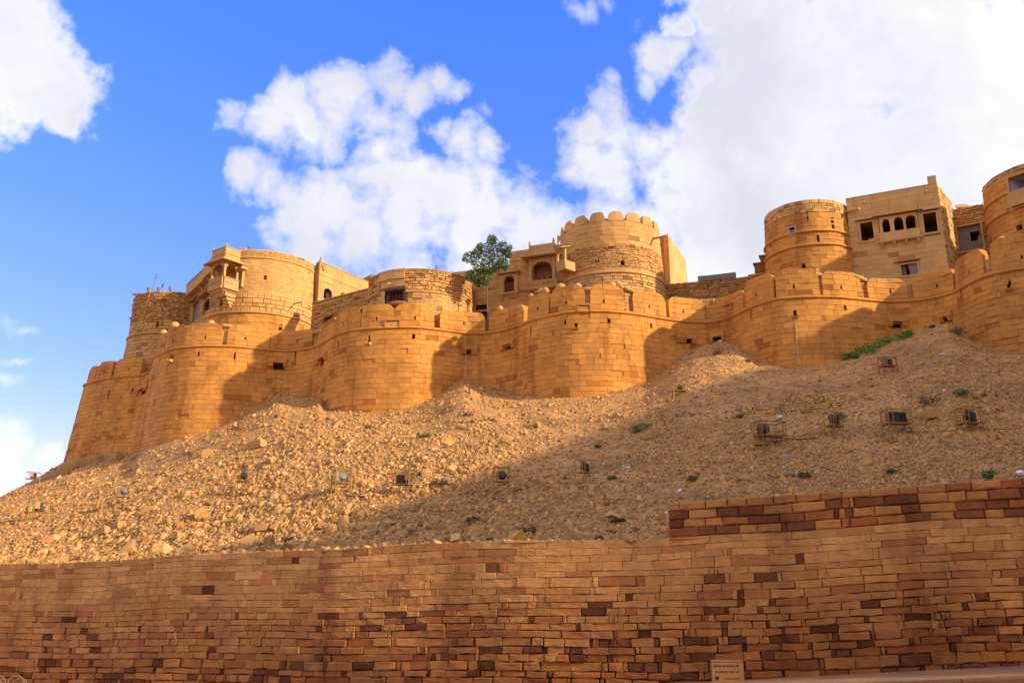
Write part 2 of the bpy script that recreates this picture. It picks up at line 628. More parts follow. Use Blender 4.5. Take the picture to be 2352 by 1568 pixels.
def clip_poly(poly, clip):
    """Sutherland-Hodgman, both convex and counter-clockwise"""
    out = poly
    for i in range(len(clip)):
        a, b = clip[i], clip[(i + 1) % len(clip)]
        ins, out = out, []
        for j in range(len(ins)):
            p, q = ins[j], ins[(j + 1) % len(ins)]
            sp = (b[0] - a[0]) * (p[1] - a[1]) - (b[1] - a[1]) * (p[0] - a[0])
            sq = (b[0] - a[0]) * (q[1] - a[1]) - (b[1] - a[1]) * (q[0] - a[0])
            if sp >= 0:
                out.append(p)
            if (sp >= 0) != (sq >= 0):
                t = sp / (sp - sq)
                out.append((p[0] + (q[0] - p[0]) * t, p[1] + (q[1] - p[1]) * t))
        if not out:
            return []
    return out


def stone(mb, sf, poly, rng, joint=0.012, bev=0.025, depth=0.12, proud=0.02, jit=0.006, tint=None, back=False):
    us = [p[0] for p in poly]
    zs = [p[1] for p in poly]
    cu, cz = (min(us) + max(us)) / 2, (min(zs) + max(zs)) / 2
    w, h = max(us) - min(us), max(zs) - min(zs)
    if w < 0.03 or h < 0.03:
        return

    def ring(ins, off, jt):
        ku, kz = max(0.2, (w - 2 * ins) / w), max(0.2, (h - 2 * ins) / h)
        return [sf.S(cu + (u - cu) * ku, cz + (z - cz) * kz, off + (rng.uniform(-jt, jt) if jt else 0)) for (u, z) in poly]
    pr = rng.uniform(0, proud)
    n = len(poly)
    R0 = ring(joint, -depth, 0)
    R1 = ring(joint, pr - bev * 0.8, jit)
    R2 = ring(joint + bev, pr, jit)
    F = []
    for i in range(n):
        j = (i + 1) % n
        F.append((i, j, n + j, n + i))
        F.append((n + i, n + j, 2 * n + j, 2 * n + i))
    F.append(tuple(range(2 * n, 3 * n)))
    if back:
        F.append(tuple(range(n - 1, -1, -1)))
    mb.add(R0 + R1 + R2, F, tint)


def row_spans(ua, ub, lens, rng, blocks=(), small=0.0):
    """joint positions of a course between ua and ub, leaving the blocked intervals free"""
    free = [(ua, ub)]
    for (a, b) in blocks:
        nf = []
        for (x, y) in free:
            if b <= x or a >= y:
                nf.append((x, y))
                continue
            if a > x:
                nf.append((x, a))
            if b < y:
                nf.append((b, y))
        free = nf
    out = []
    for (x, y) in free:
        u = x
        first = True
        while y - u > 1e-3:
            w = rng.uniform(*lens)
            if small and rng.random() < small:
                w = lens[0] * rng.uniform(0.25, 0.6)
            if first:
                w *= rng.uniform(0.4, 1.0)
                first = False
            if y - (u + w) < lens[0] * 0.45:
                w = y - u
            out.append((u, min(y, u + w)))
            u += w
    return out


def quad_poly(u0, u1, z0, z1, rng, wob, extra=0):
    j = lambda a: rng.uniform(-a, a)
    bot = [(u0 + j(wob), z0 + j(wob))] + [(u0 + (u1 - u0) * (k + 1) / (extra + 1), z0 + j(wob)) for k in range(extra)]
    top = [(u1 + j(wob), z1 + j(wob))] + [(u1 - (u1 - u0) * (k + 1) / (extra + 1), z1 + j(wob)) for k in range(extra)]
    return bot + [(u1 + j(wob), z0 + j(wob))] + top + [(u0 + j(wob), z1 + j(wob))]


def core(mb, sf, ua, ub, z0, z1, holes=(), off=-0.05, du=0.4, dz=1.0, tint=None):
    U = set(np.round(np.linspace(ua, ub, max(2, int((ub - ua) / du) + 2)), 4))
    Z = set(np.round(np.linspace(z0, z1, max(2, int((z1 - z0) / dz) + 2)), 4))
    for h in holes:
        for a in h[:2]:
            if ua < a < ub:
                U.add(round(a, 4))
        for a in h[2:4]:
            if z0 < a < z1:
                Z.add(round(a, 4))
    U, Z = sorted(U), sorted(Z)
    V = [sf.S(u, z, off) for u in U for z in Z]
    m = len(Z)
    F = []
    for i in range(len(U) - 1):
        for k in range(m - 1):
            cu, cz = (U[i] + U[i + 1]) / 2, (Z[k] + Z[k + 1]) / 2
            if any(h[0] < cu < h[1] and h[2] < cz < h[3] for h in holes):
                continue
            F.append((i * m + k, (i + 1) * m + k, (i + 1) * m + k + 1, i * m + k + 1))
    mb.add(V, F, tint)


def recess(mb, sf, h, depth, o=-0.02, tint=None):
    u0, u1, z0, z1 = h[:4]
    A = [sf.S(u0, z0, o), sf.S(u1, z0, o), sf.S(u1, z1, o), sf.S(u0, z1, o)]
    B = [sf.S(u0, z0, -depth), sf.S(u1, z0, -depth), sf.S(u1, z1, -depth), sf.S(u0, z1, -depth)]
    mb.add(A + B, [(0, 1, 5, 4), (1, 2, 6, 5), (2, 3, 7, 6), (3, 0, 4, 7), (4, 5, 6, 7)], tint)


def arch_plate(mb, sf, h, o0, o1, pier=0.08, spring=0.55, cusps=5, top=0.1, tint=None):
    u0, u1, z0, z1 = h[:4]
    a, b = u0 + pier, u1 - pier
    zs = z0 + (z1 - z0) * spring
    n = 6 * max(1, cusps)
    pts = []
    for i in range(n + 1):
        t = math.pi * i / n
        k = 1.0 - (0.13 * abs(math.sin(cusps * t)) if cusps > 1 else 0.0)
        k = 1.0 - 0.13 * (1 - abs(math.sin(cusps * t))) if cusps > 1 else 1.0
        pts.append(((a + b) / 2 - (b - a) / 2 * math.cos(t) * k, zs + (z1 - top - zs) * math.sin(t) * k))
    pts = [(a, z0)] + [(a, zs)] + pts + [(b, zs)] + [(b, z0)]
    outer = []
    for (u, z) in pts:
        outer.append((u, z1))
    outer[0] = (u0, z0)
    outer[1] = (u0, zs)
    outer[2] = (u0, z1)
    outer[-1] = (u1, z0)
    outer[-2] = (u1, zs)
    outer[-3] = (u1, z1)
    m = len(pts)
    V, F = [], []
    for o in (o1, o0):
        V += [sf.S(u, z, o) for (u, z) in pts]
        V += [sf.S(u, z, o) for (u, z) in outer]
    for i in range(m - 1):
        F.append((i, i + 1, m + i + 1, m + i))
        F.append((2 * m + i + 1, 2 * m + i, 3 * m + i, 3 * m + i + 1))
        F.append((i + 1, i, 2 * m + i, 2 * m + i + 1))
        F.append((m + i, m + i + 1, 3 * m + i + 1, 3 * m + i))
    mb.add(V, F, tint)


def rnd_tint(rng, lo=0.86, hi=1.1, dark=0.05, darkcol=(0.55, 0.45, 0.45), warm=0.04):
    k = rng.uniform(lo, hi)
    if rng.random() < dark:
        g = rng.uniform(0.8, 1.25)
        return (darkcol[0] * g, darkcol[1] * g, darkcol[2] * g)
    w = rng.uniform(-warm, warm)
    return (k * (1 + w * 0.4), k, k * (1 - w * 2))

# ------------------------------------------------------------------ the plan of the fort wall and of the slope
HS = 16.0                                   # height of the string course
STRING = [(190, 885), (197, 882), (215, 876), (250, 868), (290, 864), (330, 862), (352, 822), (372, 811), (399, 800), (454, 794), (538, 795), (614, 803), (645, 806), (676, 806),
          (729, 796), (767, 772), (801, 759), (860, 753), (958, 751), (1024, 759), (1073, 766), (1105, 766), (1138, 763), (1188, 750), (1226, 733), (1303, 716),
          (1380, 714), (1457, 720), (1519, 731), (1566, 738), (1627, 741), (1676, 731), (1720, 707), (1779, 686), (1858, 681), (1940, 683), (1989, 689), (2054, 694),
          (2120, 689), (2186, 675), (2218, 655), (2268, 630), (2352, 615)]


def on_plane(px, py, z):
    r = ray(px, py)
    k = (z - EYE.z) / r.z
    return (r.x * k, r.y * k)


fp = [on_plane(x, y, HS) for x, y in STRING]
fp = [(-29.5, 77.5), (-32.2, 74.5), (-33.4, 71.5), (-33.5, 68.8)] + fp[:6] + [(-25.9, 61.9), (-25.0, 60.0)] + fp[6:] + \
     [(26.2, 39.6), (28.2, 39.6), (30.0, 40.4), (31.6, 42.0), (33.2, 42.9), (35.0, 42.6), (38.0, 41.0)]
_q0 = Vector(fp[6]).to_3d()
FORT = Surf(fp, zr=HS, b=0.06, step=0.1, smooth=0.45)
_uL = FORT.u_px(345, HS)
FORT.b = lambda u: 0.065 + 0.06 * max(0.0, min(1.0, (_uL + 2 - u) / 4.0))

CONTACT = [(-600, 1500), (0, 1140), (75, 1103), (150, 1058), (200, 1052), (260, 1044), (320, 1035), (400, 1012), (480, 990), (540, 965), (600, 925), (640, 901), (680, 907),
           (735, 912), (746, 938), (800, 946), (870, 949), (940, 936), (1000, 914), (1040, 886), (1068, 866), (1100, 882), (1150, 894), (1185, 905), (1230, 913), (1300, 913),
           (1370, 908), (1430, 895), (1480, 880), (1530, 850), (1560, 820), (1600, 795), (1650, 783), (1690, 790), (1720, 815), (1740, 832), (1780, 839), (1830, 845), (1880, 840),
           (1930, 830), (2000, 797), (2050, 770), (2100, 755), (2150, 745), (2182, 738), (2210, 760), (2240, 785), (2290, 805), (2352, 810), (2500, 830), (3000, 900)]
_cx, _cy = [c[0] for c in CONTACT], [c[1] for c in CONTACT]
contact = lambda px: float(np.interp(px, _cx, _cy))


def z_base(u):
    z = 15.6
    while z > 6.0:
        p = FORT.S(u, z)
        px, py = proj(p)
        if py >= contact(px):
            return z
        z -= 0.1
    return z


_ub = np.linspace(0, FORT.L, 420)
_zb = np.array([z_base(u) for u in _ub])
zbase = lambda u: float(np.interp(u, _ub, _zb))

# rim of the retaining wall
RIM_LOW = [(-600, 1318), (0, 1294), (234, 1288), (334, 1278), (468, 1272), (635, 1265), (786, 1260), (987, 1249), (1154, 1242), (1288, 1240), (1422, 1238), (1535, 1235)]
RIM_UP = [(1535, 1152), (1600, 1148), (1700, 1142), (1800, 1138), (1900, 1129), (2000, 1122), (2100, 1113), (2200, 1106), (2300, 1101), (2352, 1098), (2900, 1068)]
DEPTH = [(-600, 24.5), (0, 20.7), (400, 18.7), (786, 17.1), (1200, 16.0), (1600, 15.5), (2000, 15.0), (2352, 14.5), (2900, 13.9)]
UPH = 0.612
_f = lambda T, x: float(np.interp(x, [t[0] for t in T], [t[1] for t in T]))


def rim_pt(px):
    D = _f(DEPTH, px)
    if px <= 1535:
        return EYE + ray(px, _f(RIM_LOW, px)) * D
    p = EYE + ray(px, _f(RIM_UP, px)) * D
    p.z -= UPH * min(1.0, 1.0)
    return p


_rp = [rim_pt(x) for x in np.linspace(-600, 2900, 141)]


class RimSurf(Surf):
    def setup(self, pts, lean=0.05):
        X = np.array([p.x for p in pts])
        Z = np.array([p.z for p in pts])
        k = np.exp(-np.linspace(-2, 2, 9) ** 2)
        k /= k.sum()
        Z = np.convolve(np.r_[[Z[0]] * 4, Z, [Z[-1]] * 4], k, 'valid')
        self.rz = lambda u: float(np.interp(self.at(u)[0], X, Z))
        self.lean = lean
        return self

    wav = 0.0

    def zof(self, u, w):
        return self.rz(u) + w + (self.wav * noise.noise(Vector((u * 0.55, w * 3.1, 0.5))) if self.wav else 0.0)

    def S(self, u, w, off=0.0):
        x, y, nx, ny = self.at(u)
        o = off - self.lean * w
        return Vector((x + nx * o, y + ny * o, self.zof(u, w)))


RIM = RimSurf([(p.x, p.y) for p in _rp], smooth=0.5)
RIM.setup(_rp)
street_z = lambda x: 0.071 * x - 0.252

# ------------------------------------------------------------------ terrain
PXS = np.r_[np.linspace(-600, 146, 30), np.linspace(157, 2352, 300), np.linspace(2370, 2950, 24)]
MR = 140
TOP, ROOT = [], []
for px in PXS:
    py = contact(px)
    if px < 156:
        Y = float(np.interp(px, [-600, -100, 0, 75, 150], [40, 54, 58, 62, 66.5]))
        TOP.append(atY(px, py, Y))
    elif px <= 2352:
        u, z = FORT.uz(px, py, 11.0)
        TOP.append(FORT.S(u, z))
    else:
        TOP.append(atY(px, py, float(np.interp(px, [2352, 2950], [39.6, 40.5]))))
    r = rim_pt(px)
    r.z = RIM.rz(RIM.u_px(px, 0.0)) if px > -580 else r.z
    ROOT.append(r)


def fbm(x, y, s, o=4):
    return noise.fractal(Vector((x * s, y * s, 3.7)), 0.9, 2.1, o)


_T = np.array([tuple(p) for p in TOP])
TSM = []
for x in PXS:
    w = np.exp(-((PXS - x) / 110.0) ** 2) * np.gradient(PXS)
    TSM.append(Vector((_T * w[:, None]).sum(0) / w.sum()))
GRID = np.zeros((len(PXS), MR + 10, 3))
for i, (t, r) in enumerate(zip(TOP, ROOT)):
    rx, ry, rz = r
    L0 = math.hypot(t.x - rx, t.y - ry)
    sg = max(0.0, (rz - EYE.z) / math.hypot(rx, ry)) * 0.75
    fl = 0.30
    z0 = rz - 0.03
    zf = z0 + sg * L0 * fl
    ts = TSM[i]
    for k in range(MR + 10):
        v = (k / MR) ** 1.0
        e2 = min(1.0, max(0.0, (v - 0.62) / 0.38))
        e2 = e2 * e2 * (3 - 2 * e2)
        t = ts + (TOP[i] - ts) * e2
        x, y = rx + (t.x - rx) * v, ry + (t.y - ry) * v
        if v <= 1.0:
            a = z0 + sg * L0 * v
            w = (v - fl) / (1 - fl)
            b = zf + (t.z - zf) * w
            z = 0.5 * (a + b + math.sqrt((a - b) ** 2 + 0.25)) - 0.25 * math.sqrt((a - b) ** 2 + 0.25) * 0
            z -= (0.5 * (math.sqrt((a - b) ** 2 + 0.25) - abs(a - b))) * (1 if v > 0.9 or v < 0.03 else 0.6)
            env = min(1.0, v * 9) * min(1.0, (1 - v) * 7)
            z += env * (0.30 * fbm(x, y, 0.16) + 0.13 * fbm(x + 30, y, 0.55) + 0.07 * fbm(x, y + 9, 1.7) + 0.03 * fbm(x + 5, y, 4.5))
        else:
            e = (v - 1) * L0
            if px < 0 or PXS[i] < 156:
                z = t.z - 0.35 * e - 0.05 * e * e
            else:
                z = t.z - 0.02 * e
        GRID[i, k] = (x, y, z)

mb = MB()
nI, nK = GRID.shape[:2]
V = GRID.reshape(-1, 3)
mb.v = [tuple(p) for p in V]
for i in range(nI - 1):
    for k in range(nK - 1):
        mb.f.append([i * nK + k, (i + 1) * nK + k, (i + 1) * nK + k + 1, i * nK + k + 1])
mb.c = [(1, 1, 1)] * len(mb.f)
slope = mb.build('hillside', M_SOIL, kind='structure', smooth=True)
BVH = BVHTree.FromPolygons([Vector(p) for p in mb.v], mb.f)


def ground_px(px, py):
    h = BVH.ray_cast(EYE, ray(px, py).normalized(), 400)
    return h[0], h[1]


def ground_xy(x, y):
    h = BVH.ray_cast(Vector((x, y, 60)), Vector((0, 0, -1)), 200)
    return (h[0].z if h[0] is not None else street_z(x)), (h[1] if h[1] is not None else Vector((0, 0, 1)))


# desert, road, pavement, kerb
mb = MB()
mb.quad((-4000, -4000, -6), (4000, -4000, -6), (4000, 4000, -6), (-4000, 4000, -6))
mb.build('desert_ground', M_DUST, kind='structure')
us = np.linspace(0.5, RIM.L - 0.5, 60)
PVW, KH = 1.25, 0.12


def street_pt(u, d, dz=0.0):
    x, y, nx, ny = RIM.at(u)
    o = d + 0.12
    x, y = x + nx * o, y + ny * o
    return Vector((x, y, street_z(x) + dz))


mb = MB()
for a, b in zip(us[:-1], us[1:]):
    mb.quad(street_pt(a, PVW), street_pt(b, PVW), street_pt(b, -0.5), street_pt(a, -0.5))
mb.build('pavement', M_PAVE, kind='structure')
mb = MB()
for a, b in zip(us[:-1], us[1:]):
    p, q = street_pt(a, PVW + 0.12, -KH), street_pt(b, PVW + 0.12, -KH)
    mb.quad((p.x, -60, street_z(p.x) - KH), (q.x, -60, street_z(q.x) - KH), q, p)
mb.build('road', M_ROAD, kind='structure')
rng = random.Random(5)
kerb = thing('kerb', street_pt(RIM.L * 0.6, PVW), 'reddish stone kerb along the edge of the dusty pavement', 'kerb')
u = RIM.u_px(-300, 0)
nk = 0
while u < RIM.u_px(2700, 0):
    w = rng.uniform(0.75, 1.0)
    m = MB()
    V = []
    for uu in (u + 0.008, u + w - 0.008):
        dz = rng.uniform(-0.006, 0.012)
        V += [street_pt(uu, PVW, -KH - 0.1), street_pt(uu, PVW + 0.14, -KH - 0.1), street_pt(uu, PVW + 0.13, dz - 0.02), street_pt(uu, PVW + 0.115, dz + 0.004), street_pt(uu, PVW, dz + 0.006)]
    F = [(i, (i + 1) % 5, 5 + (i + 1) % 5, 5 + i) for i in range(5)] + [(4, 3, 2, 1, 0), (5, 6, 7, 8, 9)]
    m.add(V, F, rnd_tint(rng))
    m.build('stone', M_KERB, kerb)
    u += w

# ------------------------------------------------------------------ retaining wall (300 stones apart, the rest joined)
rng = random.Random(11)
RIM.wav = 0.03
CH = 0.138
PURPLE = (0.31, 0.205, 0.21)


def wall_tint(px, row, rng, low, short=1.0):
    """colour of one stone: tan at the top left, darker red-brown and often purple-black lower down"""
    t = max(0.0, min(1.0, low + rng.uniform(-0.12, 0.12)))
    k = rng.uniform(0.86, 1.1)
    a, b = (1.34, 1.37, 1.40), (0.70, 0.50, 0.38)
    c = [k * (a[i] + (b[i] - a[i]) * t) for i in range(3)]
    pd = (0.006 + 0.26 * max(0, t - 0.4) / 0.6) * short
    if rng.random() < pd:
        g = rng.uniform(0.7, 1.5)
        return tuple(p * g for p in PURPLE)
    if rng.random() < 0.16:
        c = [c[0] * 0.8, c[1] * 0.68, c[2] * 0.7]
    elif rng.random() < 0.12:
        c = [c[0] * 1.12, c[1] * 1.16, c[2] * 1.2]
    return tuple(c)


wall = thing('retaining_wall', RIM.S(RIM.L * 0.5, -2.5), 'long dressed sandstone retaining wall along the foot of the rubble slope', 'wall')
uA, uB = RIM.u_px(-60, 0), RIM.u_px(2420, 0)
cand, rest = [], MB()
w0 = 0.0
for row in range(24):
    w1 = w0
    w0 = w1 - CH * rng.uniform(0.78, 1.22)
    ua = rng.uniform(0.0, 0.5)
    for (a, b) in row_spans(ua, RIM.L - 0.2, (0.24, 0.74) if row < 9 else (0.18, 0.56), rng, small=0.3):
        um = (a + b) / 2
        z = RIM.zof(um, w1)
        if z < street_z(RIM.at(um)[0]) - 0.02:
            continue
        px, py = proj(RIM.S(um, w1))
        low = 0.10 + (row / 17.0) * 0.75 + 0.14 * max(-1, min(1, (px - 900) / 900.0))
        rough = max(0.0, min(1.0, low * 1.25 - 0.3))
        if rng.random() < (0.05 if b - a < 0.28 else 0.008) * rough:
            continue
        cand.append((b - a, a, b, w0, w1, low, rough, -80 < px < 2440 and py < 1600))
big = sorted([c for c in cand if c[7]], key=lambda c: -c[0] / 1.0)[:300]
bigset = set(id(c) for c in big)
for c in cand:
    (_, a, b, w0, w1, low, rough, vis) = c
    m = MB() if id(c) in bigset else rest
    px = proj(RIM.S((a + b) / 2, w1))[0]
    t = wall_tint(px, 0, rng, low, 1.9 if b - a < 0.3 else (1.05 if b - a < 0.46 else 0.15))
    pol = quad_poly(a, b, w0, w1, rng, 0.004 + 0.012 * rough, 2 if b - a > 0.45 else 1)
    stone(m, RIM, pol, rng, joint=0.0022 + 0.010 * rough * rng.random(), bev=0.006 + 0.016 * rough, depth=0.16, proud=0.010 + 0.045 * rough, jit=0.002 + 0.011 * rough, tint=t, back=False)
    if m is not rest:
        m.build('stone', M_WALL, wall)
rest.build('small_stones', M_WALL, wall, kind='stuff')
mb = MB()
core(mb, RIM, 0, RIM.L, -4.2, -0.02, off=-0.06, du=0.6, dz=1.5)
sweep(mb, RIM, 0, RIM.L, [(-0.06, -0.03), (-0.5, -0.03), (-0.5, -0.6)], seg=0.6)
mb.build('wall_core', M_WALLCORE, wall)

# the raised length at the right: four courses more
uR = RIM.u_px(1536, 0.3)
rng = random.Random(23)
up = thing('raised_wall', RIM.S(uR + 4, 0), 'raised length of wall with many purple stones, on the taller end of the retaining wall', 'wall')
mb = MB()
sbox(mb, RIM, uR + 0.05, RIM.L, -0.02, UPH - 0.02, -0.42, -0.05, seg=0.5)
mb.build('wall_core', M_WALLCORE, up)
for row in range(4):
    w0, w1 = UPH * row / 4, UPH * (row + 1) / 4
    for (a, b) in row_spans(uR, RIM.L - 0.3, (0.27, 0.56), rng, small=0.10):
        k = rng.uniform(0.85, 1.1)
        t = (0.98 * k, 0.86 * k, 0.74 * k)
        if row < 3 and rng.random() < 0.36:
            g = rng.uniform(1.0, 1.9)
            t = (PURPLE[0] * g, PURPLE[1] * g, PURPLE[2] * g)
        elif rng.random() < 0.15:
            t = (0.72, 0.5, 0.42)
        m = MB()
        stone(m, RIM, quad_poly(a, b, w0, w1, rng, 0.008, 2), rng, joint=0.006, bev=0.024, depth=0.30 if row == 3 else 0.18, proud=0.03, jit=0.006, tint=t)
        m.build('stone', M_WALL, up)
# left end face of the raised length
m = MB()
for row in range(4):
    a, b = UPH * row / 4 + 0.006, UPH * (row + 1) / 4 - 0.006
    q = [RIM.S(uR + 0.001, a, -0.42), RIM.S(uR + 0.001, a, -0.02), RIM.S(uR + 0.001, b, -0.02), RIM.S(uR + 0.001, b, -0.42)]
    r_ = [RIM.S(uR + 0.2, a, -0.42), RIM.S(uR + 0.2, a, -0.02), RIM.S(uR + 0.2, b, -0.02), RIM.S(uR + 0.2, b, -0.42)]
    m.add(q + r_, [(0, 3, 2, 1), (0, 1, 5, 4), (1, 2, 6, 5), (2, 3, 7, 6), (3, 0, 4, 7)], rnd_tint(rng))
m.build('end_stones', M_WALL, up)

# ------------------------------------------------------------------ fort wall: bastions and curtains, merlons, slits
ux = lambda px: FORT.u_px(px, HS)
U_ = [0.0, FORT.u_px(340, HS), ux(628), ux(750), ux(1060), ux(1194), ux(1548), ux(1692), ux(2035), ux(2196), FORT.L]
# the corner hidden between the first two bastions belongs to the second
i0 = int(np.argmin([(FORT.X[i] + 26.6) ** 2 + (FORT.Y[i] - 62.9) ** 2 for i in range(FORT.n)]))
U_[1] = float(FORT.s[i0])
SECT = [
    ('bastion', 'end bastion in shade at the far left edge of the fort, against the sky', 0),
    ('bastion', 'round bastion below the corner balcony, with a stone ball on its parapet', 1),
    ('curtain_wall', 'short shaded curtain wall with a lintelled drain, left of the low rubble tower', 2),
    ('bastion', 'round bastion in front of the low rubble tower with the red-barred window', 3),
    ('curtain_wall', 'curtain wall below the green tree, with two corbelled drains', 4),
    ('bastion', 'broad sunlit bastion below the crenellated tower', 5),
    ('curtain_wall', 'short curtain wall right of the crenellated tower, a debris mound at its foot', 6),
    ('bastion', 'bastion below the plain two-band tower, with a pale drip stain down its face', 7),
    ('curtain_wall', 'shaded curtain wall below the square house with three arches, above the green weeds', 8),
    ('bastion', 'rightmost bastion, in shade and cut by the picture edge', 9)]
SEC = []
MERL = [  # left px, right px at the string course, top height above it, section
    (199, 216, 1.32, 0), (218, 255, 1.4, 0), (260, 322, 1.45, 0),
    (366, 377, 1.45, 1), (378, 427, 1.55, 1), (425, 508, 1.55, 1), (520, 619, 1.5, 1), (620, 716, 1.35, 2), (729, 767, 1.38, 3),
    (768, 827, 1.45, 3), (828, 904, 1.5, 3), (904, 997, 1.5, 3), (1010, 1114, 1.35, 4), (1124, 1201, 1.35, 4), (1212, 1261, 1.5, 5),
    (1264, 1344, 1.6, 5), (1356, 1433, 1.62, 5), (1454, 1531, 1.5, 5), (1537, 1620, 1.45, 6), (1633, 1709, 1.35, 6), (1711, 1780, 1.6, 7),
    (1783, 1884, 1.62, 7), (1891, 1982, 1.5, 7), (1995, 2088, 1.32, 8), (2100, 2193, 1.45, 8), (2197, 2262, 1.6, 9), (2280, 2420, 1.75, 9)]
INFILL = [(508, 520, 0.95), (619, 624, 0.7), (716, 729, 0.95), (1342, 1360, 1.3), (1431, 1456, 1.15), (1884, 1891, 1.5), (1982, 1995, 1.3), (2088, 2102, 1.05), (1612, 1640, 1.3), (2262, 2284, 0.8), (2193, 2197, 1.0)]
# arrow slits and other openings: (x0, y0, x1, y1)
SLITS = [(248, 895, 251, 913), (302, 891, 306, 904), (453, 808, 458, 821), (537, 811, 541, 824), (617, 822, 620, 830),
         (677, 808, 680, 824), (846, 768, 850, 781), (946, 763, 953, 777), (775, 784, 778, 800), (1296, 734, 1300, 746), (1395, 729, 1402, 745), (1493, 740, 1498, 755),
         (1218, 755, 1221, 768), (1723, 716, 1726, 730), (1823, 711, 1829, 724), (1938, 698, 1944, 711), (2317, 645, 2322, 662), (2206, 669, 2208, 682),
         (390, 815, 393, 827), (2130, 0, 0, 0)][:-1]
SPOUTS = [(844, 777, 852, 789), (1319, 741, 1327, 753), (393, 818, 399, 828), (1822, 717, 1830, 727), (2313, 652, 2321, 664)]
# corbelled drains: hole and the width of its lintel
DRAINS = [(627, 834, 653, 850, 614, 660), (1070, 804, 1081, 812, 1058, 1097), (1160, 792, 1177, 801, 1150, 1184), (1574, 779, 1588, 788, 1552, 1596),
          (1638, 774, 1662, 781, 1630, 1668), (2048, 740, 2070, 752, 2036, 2085), (736, 822, 750, 836, 728, 752), (2164, 729, 2180, 742, 2160, 2190), (322, 895, 334, 906, 316, 340)]
SQUARES = [(888, 737, 918, 752), (1330, 702, 1355, 716)]      # walled-up squares in the parapets
H = 0.30
holes_all = []
for s in SLITS + SPOUTS:
    h = FORT.hole(*s)
    um = (h[0] + h[1]) / 2
    w = max(0.10, min(0.2, h[1] - h[0]))
    holes_all.append((um - w / 2, um + w / 2, h[2], h[3]))
drain_h = [FORT.hole(*d[:4]) for d in DRAINS]
holes_all += drain_h

rng = random.Random(42)
for (nm, lab, k) in SECT:
    ua, ub = U_[k], U_[k + 1]
    um = (ua + ub) / 2
    grp = 'bastions of the fort wall' if nm == 'bastion' else 'curtain walls between the bastions'
    t = thing(nm, FORT.S(um, max(8.0, zbase(um))), lab, 'bastion' if nm == 'bastion' else 'curtain wall', grp)
    SEC.append(t)
    hs = [h for h in holes_all if ua <= (h[0] + h[1]) / 2 < ub]
    c = MB()
    core(c, FORT, ua, ub, 5.0, HS + 0.02, hs, off=-0.045, du=0.3, dz=2.5)
    c.build('wall_core', M_MORTAR, t)
    for h in hs:
        r = MB()
        recess(r, FORT, h, 0.7 if h[1] - h[0] < 0.3 else 0.9)
        r.build('opening', M_MORTAR, t)
    # string course
    s = MB()
    pr = [(-0.05, HS + 0.10), (0.07, HS + 0.09), (0.10, HS + 0.03), (0.10, HS - 0.03), (0.03, HS - 0.09), (-0.05, HS - 0.10)]
    sweep(s, FORT, ua, ub, pr)
    s.build('string_course', M_STONE, t)
    # stones, course by course
    n = 0
    items = []
    z1 = HS - 0.10
    row = 0
    while z1 > 7.0:
        hh = H * rng.uniform(0.9, 1.12)
        z0 = z1 - hh
        blocks = [(h[0], h[1]) for h in hs if min(z1, h[3]) - max(z0, h[2]) > 0.4 * min(hh, h[3] - h[2])]
        for (a, b) in row_spans(ua, ub, (0.36, 0.90), rng, blocks, small=0.1):
            zb = zbase((a + b) / 2)
            if z1 < zb - 0.35:
                continue
            x, y, nx, ny = FORT.at((a + b) / 2)
            vis = x * nx + y * ny < 0.5 and -30 < proj((x, y, z0))[0] < 2390
            items.append((a, b, z0, z1, vis, z0 - zb))
        z1 = z0
        row += 1
    front = sorted([i for i in items if i[4]], key=lambda i: -(i[1] - i[0]))[:296]
    fs = set(id(i) for i in front)
    rest = MB()
    for it in items:
        a, b, z0, z1, vis, hg = it
        m = MB() if id(it) in fs else rest
        dark = 0.03 + (0.08 if hg < 1.3 else 0.0)
        if rng.random() < 0.02:
            n0 = len(m.v)
        else:
            n0 = None
        stone(m, FORT, quad_poly(a, b, z0, z1, rng, 0.008, 1 if b - a > 0.6 else 0), rng, joint=0.0028, bev=0.012, depth=0.10, proud=0.013, jit=0.004,
              tint=rnd_tint(rng, 0.86, 1.1, dark, (0.76, 0.62, 0.52)))
        if n0 is not None:
            x, y, nx, ny = FORT.at((a + b) / 2)
            for kk in range(n0, len(m.v)):
                m.v[kk] = m.v[kk] - Vector((nx, ny, 0)) * 0.042
        if m is not rest:
            m.build('stone', M_STONE, t)
    rest.build('hidden_stones', M_STONE, t, kind='stuff')


def section_of(u):
    for k in range(10):
        if U_[k] <= u < U_[k + 1]:
            return SEC[k]
    return SEC[-1]


